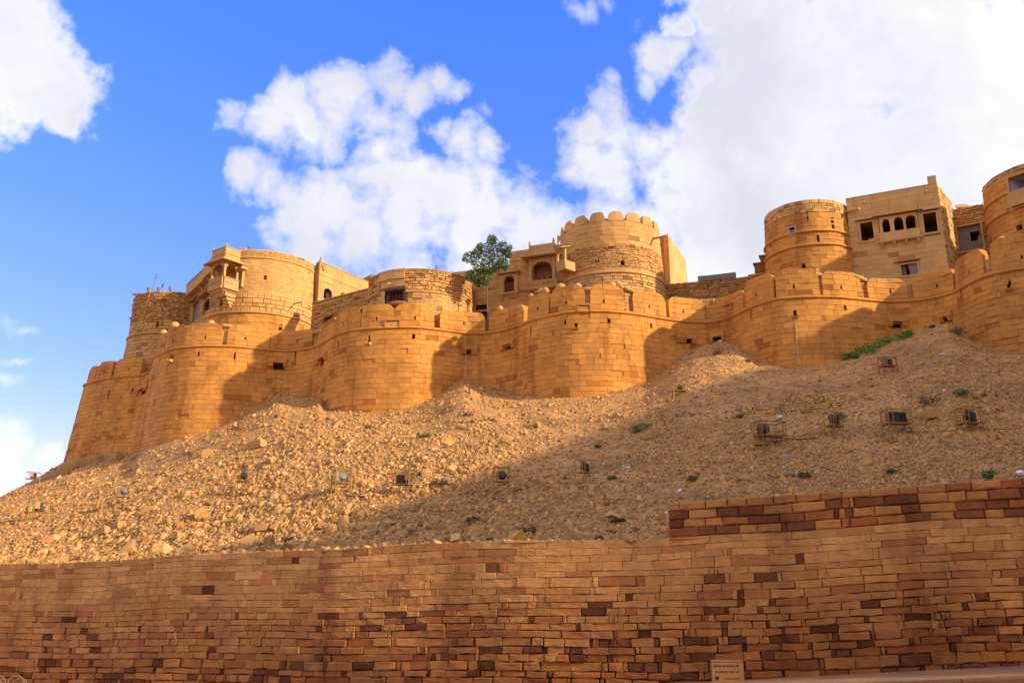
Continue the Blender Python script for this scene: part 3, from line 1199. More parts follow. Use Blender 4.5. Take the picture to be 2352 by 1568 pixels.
MZ0 = HS + 0.11
TH = 0.42
mer_u = []
for (x0, x1, hgt, k) in MERL:
    ua, ub = ux(x0), ux(x1) if x1 < 2352 else ux(2352) + 1.6
    if x0 == 366:
        ua = ub - 0.9 if False else ux(366) - 0.5
    if ub - ua < 0.3:
        ua, ub = (ua + ub) / 2 - 0.35, (ua + ub) / 2 + 0.35
    z1 = HS + hgt
    rr = min(0.5, (ub - ua) * 0.3)
    out = [(ua, MZ0), (ub, MZ0)]
    for i in range(7):
        a = math.pi / 2 * i / 6
        out.append((ub - rr + rr * math.cos(a), z1 - rr * 1.15 + rr * 1.15 * math.sin(a)))
    for i in range(7):
        a = math.pi / 2 * i / 6
        out.append((ua + rr - rr * math.sin(a), z1 - rr * 1.15 + rr * 1.15 * math.cos(a)))
    t = SEC[k]
    mer_u.append((ua, ub, z1))
    # body of the merlon
    m = MB()
    N = 12
    zt = lambda u: z1 if ua + rr <= u <= ub - rr else z1 - rr * 1.15 + rr * 1.15 * math.sqrt(max(0.0, 1 - ((ua + rr - u if u < ua + rr else u - ub + rr) / rr) ** 2))
    V, F = [], []
    for i in range(N + 1):
        f = i / N
        u = ua + (ub - ua) * (0.5 - 0.5 * math.cos(math.pi * f)) if False else ua + (ub - ua) * f
        u = min(max(u, ua + 0.012), ub - 0.012)
        z = zt(u) - 0.015
        V += [FORT.S(u, MZ0 - 0.05, 0.02), FORT.S(u, z, 0.02), FORT.S(u, z, 0.02 - TH), FORT.S(u, MZ0 - 0.05, 0.02 - TH)]
    for i in range(N):
        q = 4 * i
        for a in range(4):
            c = (a + 1) % 4
            F.append((q + a, q + 4 + a, q + 4 + c, q + c))
    F += [(3, 2, 1, 0), (4 * N, 4 * N + 1, 4 * N + 2, 4 * N + 3)]
    m.add(V, F, (0.95, 0.93, 0.9))
    body = m.build('merlon', M_STONE, t)
    zc = MZ0
    row = 0
    hole_u = (ua + ub) / 2 + rng.uniform(-0.3, 0.3)
    while zc < z1 - 0.05:
        zn = min(z1, zc + H * rng.uniform(0.95, 1.1))
        if z1 - zn < 0.14:
            zn = z1
        blk = [(hole_u - 0.05, hole_u + 0.05)] if row == 1 and ub - ua > 1.2 else []
        for (a, b) in row_spans(ua, ub, (0.55, 1.3), rng, blk):
            pol = clip_poly(quad_poly(a, b, zc, zn, rng, 0.002), out)
            if len(pol) < 3:
                continue
            m = MB()
            stone(m, FORT, pol, rng, joint=0.0045, bev=0.013, depth=0.05, proud=0.012, jit=0.004, tint=rnd_tint(rng, 0.92, 1.08, 0.03, (0.66, 0.55, 0.5)))
            for kk in range(len(m.v)):
                x, y, nx, ny = FORT.at((a + b) / 2)
                m.v[kk] = m.v[kk] + Vector((nx, ny, 0)) * 0.045
            m.build('stone', M_STONE, body)
        if blk:
            m = MB()
            sbox(m, FORT, blk[0][0], blk[0][1], zc + 0.09, zc + 0.24, 0.012, 0.023, tint=(0.10, 0.08, 0.07))  # no hole cut: a dark-tinted panel stands in for the shade inside
            m.build('painted_loophole', M_MORTAR, body)
        zc = zn
        row += 1
rng = random.Random(77)
for (x0, x1, hgt) in INFILL:
    ua, ub = ux(x0) - 0.03, ux(x1) + 0.03
    m = MB()
    z = MZ0 - 0.05
    while z < HS + hgt:
        for (a, b) in row_spans(ua, ub, (0.2, 0.5), rng):
            stone(m, FORT, quad_poly(a, b, z, z + 0.2, rng, 0.01), rng, joint=0.006, bev=0.02, depth=0.3, proud=0.02, jit=0.004, tint=rnd_tint(rng, 0.85, 1.0))
        z += 0.2
    for kk, p in enumerate(m.v):
        x, y, nx, ny = FORT.at((ua + ub) / 2)
        m.v[kk] = p - Vector((nx, ny, 0)) * 0.12
    sbox(m, FORT, ua + 0.02, ub - 0.02, MZ0 - 0.05, z - 0.03, -0.42, -0.2)
    m.build('infill', M_UPPER, section_of((ua + ub) / 2), kind='stuff')
# walled-up squares: recessed small masonry with a stone sill
for sq in SQUARES:
    h = FORT.hole(*sq)
    t = section_of((h[0] + h[1]) / 2)
    m = MB()
    w, hh = h[1] - h[0], h[3] - h[2]
    sbox(m, FORT, h[0] - 0.1, h[0], h[2], h[3] + 0.09, 0.06, 0.13, tint=(0.95, 0.92, 0.9))
    sbox(m, FORT, h[1], h[1] + 0.1, h[2], h[3] + 0.09, 0.06, 0.13, tint=(0.95, 0.92, 0.9))
    sbox(m, FORT, h[0], h[1], h[3], h[3] + 0.10, 0.06, 0.16, tint=(0.9, 0.86, 0.85))
    m.build('window_surround', M_STONE, t)
    m = MB()
    for i in range(3):
        for (a, b) in row_spans(h[0], h[1], (0.25, 0.45), rng):
            stone(m, FORT, quad_poly(a, b, h[2] + hh * 0.85 * i / 3, h[2] + hh * 0.85 * (i + 1) / 3, rng, 0.01), rng, joint=0.006, bev=0.02, depth=0.0, proud=0.02, tint=rnd_tint(rng, 1.0, 1.25))
    for kk, p in enumerate(m.v):
        x, y, nx, ny = FORT.at((h[0] + h[1]) / 2)
        m.v[kk] = p + Vector((nx, ny, 0)) * 0.07
    m.build('blocking_stones', M_UPPER, t, kind='stuff')
# lintels and corbels of the drains
for d, h in zip(DRAINS, drain_h):
    t = section_of((h[0] + h[1]) / 2)
    a, b = FORT.uz(d[4], d[1])[0], FORT.uz(d[5], d[1])[0]
    m = MB()
    sbox(m, FORT, a, b, h[3], h[3] + 0.26, -0.05, 0.22)
    m.build('lintel', M_STONE, t)
    for (p, q) in ((a + 0.02, max(a + 0.22, h[0] - 0.02)), (min(b - 0.22, h[1] + 0.02), b - 0.02)):
        m = MB()
        sbox(m, FORT, p, q, h[3] - 0.26, h[3], -0.05, 0.26, o1b=0.14)
        m.build('corbel', M_STONE, t)
# scoop-shaped water spouts
for s in SPOUTS:
    h = FORT.hole(*s)
    um, z = (h[0] + h[1]) / 2, h[2]
    t = section_of(um)
    m = MB()
    sbox(m, FORT, um - 0.14, um + 0.14, z - 0.10, z - 0.02, -0.05, 0.30, o1b=0.2, tint=(1.1, 1.1, 1.1))
    sbox(m, FORT, um - 0.15, um - 0.09, z - 0.02, z + 0.05, -0.05, 0.28, tint=(1.1, 1.1, 1.1))
    sbox(m, FORT, um + 0.09, um + 0.15, z - 0.02, z + 0.05, -0.05, 0.28, tint=(1.1, 1.1, 1.1))
    m.build('water_spout', M_UPPER, t)
# pale drip stain below the spout of the two-band bastion: lime crust, a few millimetres thick
for (x, y0, y1, w) in ((1826, 730, 838, 0.15), (1069, 814, 865, 0.16), (640, 852, 895, 0.14)):
    m = MB()
    u, za = FORT.uz(x, y0)
    zb_ = FORT.uz(x, y1)[1]
    n = 14
    V, F = [], []
    for i in range(n + 1):
        z = za + (zb_ - za) * i / n
        ww = w * (0.45 + 0.55 * i / n) * rng.uniform(0.5, 1.3)
        u = u + rng.uniform(-0.012, 0.012)
        V += [FORT.S(u - ww / 2, z, 0.022), FORT.S(u, z, 0.026), FORT.S(u + ww / 2, z, 0.022)]
    for i in range(n):
        F += [(3 * i, 3 * i + 3, 3 * i + 4, 3 * i + 1), (3 * i + 1, 3 * i + 4, 3 * i + 5, 3 * i + 2)]
    m.add(V, F, (1.0, 1.0, 1.0))
    m.build('lime_stain', material('lime_crust', (0.52, 0.27, 0.085), 0.25, 5, 0.4, 30) if 'lime_crust' not in bpy.data.materials else bpy.data.materials['lime_crust'], section_of(u))

# ground inside the wall
mb = MB()
us = np.linspace(0, FORT.L, 160)
V = []
for u in us:
    p = FORT.S(u, HS, -0.3)
    V += [(p.x, p.y, 15.55), (p.x * 1.6, 110.0, 15.55)]
mb.add(V, [(2 * i, 2 * i + 2, 2 * i + 3, 2 * i + 1) for i in range(len(us) - 1)])
mb.build('terrace_ground', M_DUST, kind='structure')

# stone balls and roller stones resting on the merlons
rng = random.Random(8)
BALLS = [(369, 757, 9, 'ball at the far left edge of the balcony bastion parapet, half hidden'), (394, 747, 10, 'ball on the second merlon of the balcony bastion'),
         (482, 743, 9, 'ball on the widest merlon of the balcony bastion, alone against the wall'), (1144, 706, 8, 'ball on the merlon right of the tree trunk'),
         (1214, 671, 7, 'smallest ball low on the stepped merlon left of the crenellated tower'), (1226, 668, 8, 'second ball up the stepped merlon left of the crenellated tower'),
         (1238, 662, 9, 'left ball of the pair on top of the stepped merlon'), (1248, 659, 9, 'right ball of the pair on top of the stepped merlon'),
         (1284, 660, 11, 'large ball on the left corner of the broad bastion, under the side balcony'), (1327, 658, 9, 'ball left of the roller stone on the broad bastion'),
         (1409, 655, 9, 'left ball of the pair in front of the crenellated tower slot'), (1425, 655, 10, 'right ball of the pair in front of the crenellated tower slot'),
         (2301, 552, 11, 'ball on the rightmost bastion parapet'), (1565, 697, 7, 'pale ball on the curtain merlon right of the crenellated tower')]
for (x, y, r, lab) in BALLS:
    u, z = FORT.uz(x, y + r)
    px, py = 0, 0
    zt = None
    for (ua, ub, z1) in mer_u:
        if ua - 0.1 <= u <= ub + 0.1:
            zt = z1 if zt is None else max(zt, z1)
    p = FORT.S(u, HS + 1.4, -0.2)
    R = r / FOC * p.y * 1.02
    zc = EYE.z + p.y / ray(x, y).y * ray(x, y).z
    if zt is not None and zc - R * 0.8 > zt:
        zc = zt + R * 0.8
    m = MB()
    prof = [(max(0.02, R * math.sin(math.pi * i / 9) * 1.0), R * 0.92 * -math.cos(math.pi * i / 9)) for i in range(10)]
    m.lathe((p.x, p.y, zc), prof, 14, rnd_tint(rng, 1.0, 1.2))
    for kk in range(len(m.v)):
        q = m.v[kk]
        m.v[kk] = q + Vector((1, 1, 0.6)) * 0.03 * noise.noise(q * 3.0)
    m.solo('stone_ball', M_UPPER, 'round stone ' + lab, 'stone ball', 'stone balls on the parapet', smooth=True)
ROLL = [((415, 757), (448, 750), 7, 'long roller stone bridging the first two merlons of the balcony bastion'),
        ((508, 748), (542, 752), 7, 'roller stone across the gap in the balcony bastion parapet, right of the ball'),
        ((583, 764), (622, 774), 7, 'flat roller stone half sunk at the right of the balcony bastion'),
        ((714, 765), (742, 760), 8, 'roller stone in the shade left of the rubble tower bastion'),
        ((822, 712), (848, 704), 6, 'thin roller stone on the parapet left of the red-barred window'),
        ((892, 699), (931, 697), 9, 'thick pitted roller stone below the red-barred window'),
        ((1336, 666), (1368, 665), 8, 'roller stone below the crenellated tower, left one'),
        ((1436, 663), (1471, 677), 8, 'tilted roller stone below the crenellated tower, right one'),
        ((232, 833), (270, 832), 5, 'flat slab bridging the slit of the end bastion against the sky'),
        ((1851, 628), (1905, 636), 8, 'broken column roller on the two-band bastion'),
        ((1938, 628), (1992, 645), 9, 'broken column roller overhanging the parapet below the square house'),
        ((2262, 604), (2270, 622), 8, 'short roller stone at the notch of the rightmost bastion')]
for (a, b, r, lab) in ROLL:
    u0, u1 = FORT.uz(a[0], a[1])[0], FORT.uz(b[0], b[1])[0]
    P0, P1 = FORT.S(u0, HS + 1.4, -0.15), FORT.S(u1, HS + 1.4, -0.15)
    P0.z = EYE.z + P0.y / ray(*a).y * ray(*a).z
    P1.z = EYE.z + P1.y / ray(*b).y * ray(*b).z
    R = r / FOC * P0.y
    m = MB()
    n = 7
    rings = []
    d = (P1 - P0)
    for i in range(n):
        f = i / (n - 1)
        rings.append(P0 + d * f)
    ax = d.normalized()
    sd = ax.cross(Vector((0, 0, 1))).normalized()
    upv = sd.cross(ax)
    V, F = [], []
    for i, c in enumerate(rings):
        f = i / (n - 1)
        rr = R * (0.72 + 0.28 * math.sin(math.pi * f)) * rng.uniform(0.92, 1.06)
        for k in range(10):
            an = 2 * math.pi * k / 10
            V.append(c + sd * rr * 1.25 * math.cos(an) + upv * rr * 0.85 * math.sin(an))
    for i in range(n - 1):
        for k in range(10):
            F.append((i * 10 + k, i * 10 + (k + 1) % 10, (i + 1) * 10 + (k + 1) % 10, (i + 1) * 10 + k))
    F += [tuple(range(9, -1, -1)), tuple((n - 1) * 10 + k for k in range(10))]
    m.add(V, F, rnd_tint(rng, 0.9, 1.1))
    m.solo('roller_stone', M_UPPER, lab, 'roller stone', 'roller stones on the parapet', smooth=True)

# ------------------------------------------------------------------ the buildings behind the wall
def rows_between(z0, z1, h, rng, jit=0.15):
    out = []
    z = z0
    while z < z1 - 0.02:
        n = z + h * rng.uniform(1 - jit, 1 + jit)
        if z1 - n < h * 0.5:
            n = z1
        out.append((z, n))
        z = n
    return out


def blocks_for(holes, z0, z1):
    return [(h[0], h[1]) for h in holes if min(z1, h[3]) - max(z0, h[2]) > 0.35 * min(z1 - z0, h[3] - h[2])]


def rubble(parent, sf, ua, ub, z0, z1, rng, h=0.13, lens=(0.16, 0.5), holes=(), mat=None, joint=0.012, bev=0.025, proud=0.045, wob=0.02, lo=0.8, hi=1.15,
           dark=0.08, tone=(1, 1, 1), name='rubble_stones', depth=0.1, single=0):
    rest = MB()
    n = 0
    for (a, b) in rows_between(z0, z1, h, rng, 0.3 if wob > 0.01 else 0.12):
        for (p, q) in row_spans(ua, ub, lens, rng, blocks_for(holes, a, b), small=0.12):
            t = rnd_tint(rng, lo, hi, dark, (0.6, 0.5, 0.46))
            t = tuple(t[i] * tone[i] for i in range(3))
            m = MB() if n < single else rest
            stone(m, sf, quad_poly(p, q, a, b, rng, wob, 1 if q - p > 0.35 else 0), rng, joint=joint, bev=bev, depth=depth, proud=proud, jit=proud * 0.25, tint=t)
            if m is not rest:
                m.build('stone', mat or M_UPPER, parent)
                n += 1
    rest.build(name, mat or M_UPPER, parent, kind='stuff')


def shell(parent, sf, z0, z1, holes=(), mat=None, depth=1.6, roof=None, name='wall_core', off=-0.05):
    m = MB()
    core(m, sf, 0, sf.L, z0, z1, holes, off=off, du=0.35, dz=2.0)
    sweep(m, sf, 0, sf.L, [(off, z1), (-0.4, z1), (-0.4, z1 - 0.5)], seg=0.4)
    if roof is not None:
        c = Vector((roof[0], roof[1], z1 - 0.45))
        n = 24
        P = [sf.S(sf.L * i / n, z1 - 0.45, -0.2) for i in range(n + 1)]
        m.add([c] + P, [(0, i + 1, i + 2) for i in range(n)])
    m.build(name, mat or M_UPMORTAR, parent)
    for h in holes:
        r = MB()
        recess(r, sf, h, h[4] if len(h) > 4 else depth)
        r.build('opening', mat or M_UPMORTAR, parent)


def band(parent, sf, z, proj_=0.10, hh=0.16, mat=None, ua=0, ub=None, name='string_course'):
    m = MB()
    sweep(m, sf, ua, sf.L if ub is None else ub, [(-0.05, z + hh / 2), (proj_ * 0.7, z + hh / 2), (proj_, z + hh * 0.2), (proj_, z - hh * 0.2), (0.02, z - hh / 2), (-0.05, z - hh / 2)])
    m.build(name, mat or M_UPPER, parent)


def surround(parent, sf, h, w=0.1, o=0.05, mat=None, sill=True, name='window_frame', lintel=0.0):
    m = MB()
    u0, u1, z0, z1 = h[:4]
    sbox(m, sf, u0 - w, u0, z0, z1, -0.12, o)
    sbox(m, sf, u1, u1 + w, z0, z1, -0.12, o)
    sbox(m, sf, u0 - w - lintel, u1 + w + lintel, z1, z1 + w, -0.12, o + 0.01)
    if sill:
        sbox(m, sf, u0 - w, u1 + w, z0 - w, z0, -0.12, o + 0.02)
    return m.build(name, mat or M_CARVED, parent)


def hood(parent, sf, u0, u1, z, d=0.28, drop=0.08, th=0.05, name='hood', mat=None):
    """thin stone slab sloping outwards over an opening"""
    m = MB()
    V = []
    for u in (u0, u1):
        V += [sf.S(u, z, -0.05), sf.S(u, z - drop, d), sf.S(u, z - drop + th * 0.7, d), sf.S(u, z + th, -0.05)]
    m.add(V, [(0, 1, 5, 4), (1, 2, 6, 5), (2, 3, 7, 6), (3, 0, 4, 7), (3, 2, 1, 0), (4, 5, 6, 7)])
    return m.build(name, mat or M_CARVED, parent)


def shutters(parent, sf, h, mat, o=-0.12, panels=2, split=True, top=1.0):
    u0, u1, z0, z1 = h[:4]
    z1 = z0 + (z1 - z0) * top
    n = 2 if split else 1
    for i in range(n):
        a, b = u0 + (u1 - u0) * i / n + 0.008, u0 + (u1 - u0) * (i + 1) / n - 0.008
        m = MB()
        sbox(m, sf, a, b, z0, z1, o - 0.04, o)
        bw = (b - a) * 0.16
        sbox(m, sf, a, a + bw, z0, z1, o, o + 0.02)
        sbox(m, sf, b - bw, b, z0, z1, o, o + 0.02)
        for k in range(panels + 1):
            zz = z0 + (z1 - z0 - bw) * k / panels
            sbox(m, sf, a + bw, b - bw, zz, zz + bw, o, o + 0.018)
        m.build('shutter', mat, parent)


def carved_row(parent, sf, u0, u1, z0, z1, n, o, mat=None, name='carved_panel'):
    """row of square panels with raised rosettes"""
    m = MB()
    w = (u1 - u0) / n
    for i in range(n):
        a, b = u0 + w * i, u0 + w * (i + 1)
        c = (a + b) / 2
        zc = (z0 + z1) / 2
        r = min(w, z1 - z0) * 0.34
        sbox(m, sf, a + 0.01, a + 0.03, z0, z1, o, o + 0.025)
        for q in range(8):
            t0, t1 = math.pi * 2 * q / 8, math.pi * 2 * (q + 0.6) / 8
            V = [sf.S(c, zc, o + 0.004)] + [sf.S(c + r * k * math.cos(t), zc + r * k * math.sin(t), o + e) for (k, t, e) in ((0.5, t0, 0.03), (1, (t0 + t1) / 2, 0.022), (0.5, t1, 0.03))]
            m.add(V, [(0, 1, 2), (0, 2, 3)])
    m.build(name, mat or M_CARVED, parent)


def ujoints(parent, sf, ua, ub, rows, lens, rng, holes=(), mat=None, joint=0.004, bev=0.008, proud=0.012, lo=0.88, hi=1.1, name='stone', many=300, dark=0.03):
    rest = MB()
    k = 0
    for (a, b) in rows:
        for (p, q) in row_spans(ua, ub, lens, rng, blocks_for(holes, a, b), small=0.1):
            m = MB() if k < many else rest
            stone(m, sf, quad_poly(p, q, a, b, rng, 0.003), rng, joint=joint, bev=bev, depth=0.08, proud=proud, jit=0.002, tint=rnd_tint(rng, lo, hi, dark, (0.72, 0.58, 0.5)))
            if m is not rest:
                m.build(name, mat or M_DRESSED, parent)
                k += 1
    rest.build('small_stones', mat or M_DRESSED, parent, kind='stuff')


def pick(sf, px, py, z=20.0):
    return sf.uz(px, py, z)


def spout(parent, sf, u, z, ln=0.7, mat=None, r=0.06):
    m = MB()
    a, b = sf.S(u, z, -0.1), sf.S(u, z - 0.06, ln)
    m.tube([a, b], r, 6)
    m.build('spout', mat or M_UPPER, parent)


# ---- rubble tower at the far left
rng = random.Random(101)
CT = (-26.9, 68.2)
S1 = Surf(arc(CT[0], CT[1], 3.5, -125, 40), zr=18.8, b=0.10)
S1u = Surf(arc(CT[0], CT[1], 3.36, -125, 40), zr=18.8, b=0.02)
T1 = thing('rubble_tower', (CT[0], CT[1], 15.55), 'weathered rubble half-tower at the far left, an antenna mast leaning against it', 'tower')
ztop = pick(S1u, 380, 668)[1]
z18 = pick(S1, 378, 764)[1]
h1 = [S1u.hole(630 / 1.0 * 0 + 630, 0, 0, 0)] if False else []
hA = S1u.hole(632 - 0, 745, 637, 754) if False else None
slot = S1u.hole(630 * 0 + 359, 738, 364, 750)
shell(T1, S1u, z18 - 0.1, ztop, [slot + (0.5,)], roof=CT)
m = MB()
core(m, S1, 0, S1.L, 14.5, z18, off=-0.05, du=0.35)
m.build('base_core', M_UPMORTAR, T1)
band(T1, S1, z18, 0.10, 0.16)
rubble(T1, S1u, 0, S1u.L, z18 + 0.1, z18 + 1.1, rng, h=0.25, lens=(0.3, 0.8), holes=[slot], wob=0.015, single=40)
rubble(T1, S1u, 0, S1u.L, z18 + 1.1, ztop, rng, h=0.125, lens=(0.14, 0.42), wob=0.025, joint=0.014, proud=0.06, lo=0.72, hi=1.12, dark=0.14)
rubble(T1, S1, 0, S1.L, 14.6, z18 - 0.1, rng, h=0.27, lens=(0.35, 0.8), wob=0.008, joint=0.007, proud=0.02, single=110, lo=0.88, hi=1.08)
for (px, py, s) in ((318, 682, 0.5), (312, 706, 0.3), (309, 736, 0.45)):
    m = MB()
    p = atY(px, py, 68.6)
    m.box(p, s, 0.4, s * 0.7, tint=(0.9, 0.85, 0.8))
    m.box(p + Vector((-0.1, 0, s * 0.4)), s * 1.3, 0.5, 0.07, tint=(0.6, 0.5, 0.45))
    m.build('projecting_stone', M_UPPER, T1)

# ---- gallery wall between that tower and the drum
A, B = Vector((-24.85, 65.5)), Vector((-20.3, 58.9))
S2 = Surf([A, B], b=0.0)
T2 = thing('gallery_house', ((A.x + B.x) / 2, (A.y + B.y) / 2, 15.55), 'narrow shaded gallery house with corbelled parapet and shuttered window, left of the corner balcony', 'house')
zt = pick(S2, 460, 664)[1]
w1 = S2.hole(444, 695, 457, 737)
w2 = S2.hole(468, 690, 484, 728)
shell(T2, S2, 15.0, zt, [w1 + (0.3,), w2 + (1.2,)])
rubble(T2, S2, 0, S2.L, 15.6, zt, rng, h=0.14, lens=(0.2, 0.55), holes=[w1, w2], wob=0.02, lo=0.8, hi=1.1)
surround(T2, S2, w1, 0.12, 0.05)
shutters(T2, S2, w1, M_GREYWOOD, o=-0.1)
hood(T2, S2, w1[0] - 0.35, w1[1] + 0.35, w1[3] + 0.25, 0.5, 0.2)
m = MB()
arch_plate(m, S2, (w2[0] - 0.1, w2[1] + 0.1, w2[2], w2[3] + 0.15), -0.05, 0.10, pier=0.12, spring=0.62, cusps=3)
m.build('window_arch', M_CARVED, T2)
shutters(T2, S2, (w2[0], (w2[0] + w2[1]) / 2, w2[2], w2[3]), M_DARKWOOD, o=-0.2, split=False)
hood(T2, S2, w2[0] - 0.4, w2[1] + 0.5, w2[3] + 0.42, 0.55, 0.15)
m = MB()
sbox(m, S2, w2[0] - 0.25, S2.L - 0.05, w2[2] - 0.55, w2[2] - 0.05, -0.05, 0.45, o1b=0.25)
m.build('balcony_front', M_CARVED, T2)
# corbelled parapet box
za, zb_ = zt - 0.02, zt + 0.85
m = MB()
sbox(m, S2, -0.2, S2.L * 0.58, za, zb_, -0.1, 0.45)
sbox(m, S2, -0.25, S2.L * 0.58 + 0.05, zb_, zb_ + 0.07, -0.15, 0.5)
m.build('parapet', M_CARVED, T2)
m = MB()
sbox(m, S2, S2.L * 0.58, S2.L, za + 0.1, zb_ + 0.25, -0.1, 0.5)
m.build('parapet', M_CARVED, T2)
for f in (0.02, 0.4, 0.66, 0.9):
    m = MB()
    u = S2.L * f
    sbox(m, S2, u, u + 0.22, za - 0.28, za, -0.05, 0.42, o1b=0.12)
    sbox(m, S2, u + 0.02, u + 0.2, za - 0.5, za - 0.28, -0.05, 0.16, o1b=0.04)
    m.build('corbel', M_CARVED, T2)

# ---- the drum with the corner balcony
rng = random.Random(202)
CD, RD = (-18.3, 62.0), 4.05
S3 = Surf(arc(CD[0], CD[1], RD, -24, 78), zr=19.2, b=0.03)
S3L = Surf(arc(CD[0], CD[1], RD, -52, -24), zr=19.2, b=0.03)
T3 = thing('palace_drum', (CD[0], CD[1], 15.55), 'tall smooth round palace block with a band of coarse blocks, behind the corner balcony', 'palace')
zt = pick(S3, 560, 573)[1]
zc1 = pick(S3, 600, 592)[1]
zblk = pick(S3, 590, 676)[1]
zs = pick(S3, 538, 717)[1]
hw = S3.hole(606, 633, 613, 641)
hd = S3.hole(640, 751, 648, 760)
hl = S3.hole(508, 711, 514, 719) if False else None
shell(T3, S3, 14.5, zt, [hw + (0.5,), hd + (0.8,)], mat=M_UPMORTAR, roof=CD)
ujoints(T3, S3, 0, S3.L, rows_between(zblk, zc1 - 0.06, 0.155, rng), (0.35, 0.95), rng, [hw], mat=M_UPPER, joint=0.0035, bev=0.008, proud=0.012, lo=0.98, hi=1.14, many=0, dark=0.01)
rubble(T3, S3, 0, S3.L, zc1 + 0.06, zt, rng, h=0.13, lens=(0.2, 0.5), wob=0.012, joint=0.006, proud=0.025, bev=0.015, lo=0.92, hi=1.1, dark=0.03)
ujoints(T3, S3, 0, S3.L, rows_between(zs + 0.06, zblk, 0.30, rng), (0.3, 0.72), rng, [], mat=M_UPPER, joint=0.013, bev=0.035, proud=0.05, lo=0.9, hi=1.12, many=150)
ujoints(T3, S3, 0, S3.L, rows_between(15.5, zs - 0.06, 0.36, rng), (0.4, 0.9), rng, [hd], mat=M_STONE, joint=0.006, bev=0.015, proud=0.02, many=120)
band(T3, S3, zs, 0.10, 0.16)
band(T3, S3L, zs, 0.10, 0.16)
m = MB()
core(m, S3L, 0, S3L.L, 14.5, zs + 0.4, off=-0.05)
m.build('base_core', M_UPMORTAR, T3)
ujoints(T3, S3L, 0, S3L.L, rows_between(15.5, zs - 0.06, 0.36, rng), (0.4, 0.9), rng, [], mat=M_STONE, joint=0.006, bev=0.015, proud=0.02, many=60)
ujoints(T3, S3L, 0, S3L.L, rows_between(zs + 0.06, zs + 0.55, 0.27, rng), (0.3, 0.7), rng, [], mat=M_UPPER, joint=0.01, bev=0.03, proud=0.04, many=60)
band(T3, S3, zc1, 0.07, 0.12)
m = MB()
u = pick(S3, 607, 637)[0]
for k in range(3):
    a = hw[0] + (hw[1] - hw[0]) * (k + 0.5) / 3
    sbox(m, S3, a - 0.02, a + 0.02, hw[2], hw[3], -0.06, -0.02)
m.build('window_bars', M_DARKWOOD, T3)
spout(T3, S3, *pick(S3, 676, 697), ln=0.9, mat=M_GREYWOOD, r=0.045)
# roof-edge pieces
for (x0, y0, x1, y1) in ((549, 566, 557, 573), (601, 571, 629, 583), (629, 573, 641, 583)):
    m = MB()
    u0, u1 = pick(S3, x0, 580)[0], pick(S3, x1, 586)[0]
    zz = pick(S3, (x0 + x1) / 2, y0)[1]
    sbox(m, S3, u0, u1, zt - 0.1, zz, -0.7, -0.25)
    m.build('roof_curb', M_CARVED, T3)

# corner balcony, in its own frame: K is the corner nearest the viewer
K = Vector((-19.35, 56.35))
e1, e2 = Vector((0.6, 0.8)), Vector((-0.8, 0.6))
w1_, w2_ = 1.15, 1.5
SR = Surf([K, K + e1 * w1_], step=0.1)                 # right face
SL = Surf([K + e2 * w2_, K], step=0.1)                 # left face
SB = Surf([K + e2 * w2_ + e1 * w1_, K + e2 * w2_], step=0.1)
zr0, zr1 = 20.55, 21.22
ze, zp = 22.38, 23.32
for (f, L_, nm) in ((SL, w2_, 'left'), (SR, w1_, 'right'), (SB, w1_, 'back')):
    m = MB()
    arch_plate(m, f, (0.0, L_, zr1, ze), -0.10, 0.0, pier=0.15, spring=0.5, cusps=5, top=0.12)
    m.build('balcony_arch', M_CARVED, T3)
m = MB()
for f, L_ in ((SL, w2_), (SR, w1_), (SB, w1_)):
    sbox(m, f, -0.06, L_ + 0.06, zr0, zr1, -0.08, 0.10)
    sbox(m, f, -0.10, L_ + 0.10, zr1 - 0.06, zr1, -0.10, 0.14)
    sbox(m, f, -0.12, L_ + 0.12, zr0 - 0.14, zr0 - 0.01, -0.10, 0.16)
bal = m.build('balcony_rail', M_CARVED, T3)
carved_row(T3, SL, 0.05, w2_ - 0.05, zr0 + 0.1, zr1 - 0.1, 4, 0.10)
carved_row(T3, SR, 0.05, w1_ - 0.35, zr0 + 0.1, zr1 - 0.1, 2, 0.10)
m = MB()
cc = K + e1 * w1_ / 2 + e2 * w2_ / 2
P = [K, K + e1 * w1_, K + e1 * w1_ + e2 * w2_, K + e2 * w2_]
for (z0, z1, g0, g1) in ((zr0 - 0.3, zr0 - 0.14, 0.92, 1.1), (zr0 - 0.55, zr0 - 0.3, 0.55, 0.85)):
    V = [(cc.x + (p.x - cc.x) * g0, cc.y + (p.y - cc.y) * g0, z0) for p in P] + [(cc.x + (p.x - cc.x) * g1, cc.y + (p.y - cc.y) * g1, z1) for p in P]
    m.add(V, [(3, 2, 1, 0), (4, 5, 6, 7)] + [(i, (i + 1) % 4, 4 + (i + 1) % 4, 4 + i) for i in range(4)])
m.build('balcony_floor', M_CARVED, T3)
m = MB()
pc = K + e1 * 0.42 + e2 * 0.10
for i, (zz, s) in enumerate(((20.05, 0.62), (19.82, 0.46), (19.6, 0.3), (19.42, 0.16))):
    rotm = Matrix(((e1.x, e2.x, 0), (e1.y, e2.y, 0), (0, 0, 1)))
    m.box((pc.x + e1.x * (0.3 - s / 2), pc.y + e1.y * (0.3 - s / 2) + 0.25, zz), s * 1.3, s, 0.24, rot=rotm)
m.build('balcony_bracket', M_CARVED, T3)
m = MB()
o = 0.42
Q = [K - e1 * o - e2 * o, K + e1 * (w1_ + o) - e2 * o, K + e1 * (w1_ + o) + e2 * (w2_ + o), K - e1 * o + e2 * (w2_ + o)]
V = [(p.x, p.y, ze - 0.06) for p in Q] + [(p.x, p.y, ze - 0.02) for p in Q]
V += [(cc.x + (p.x - cc.x) * 1.02, cc.y + (p.y - cc.y) * 1.02, ze + 0.26) for p in P]
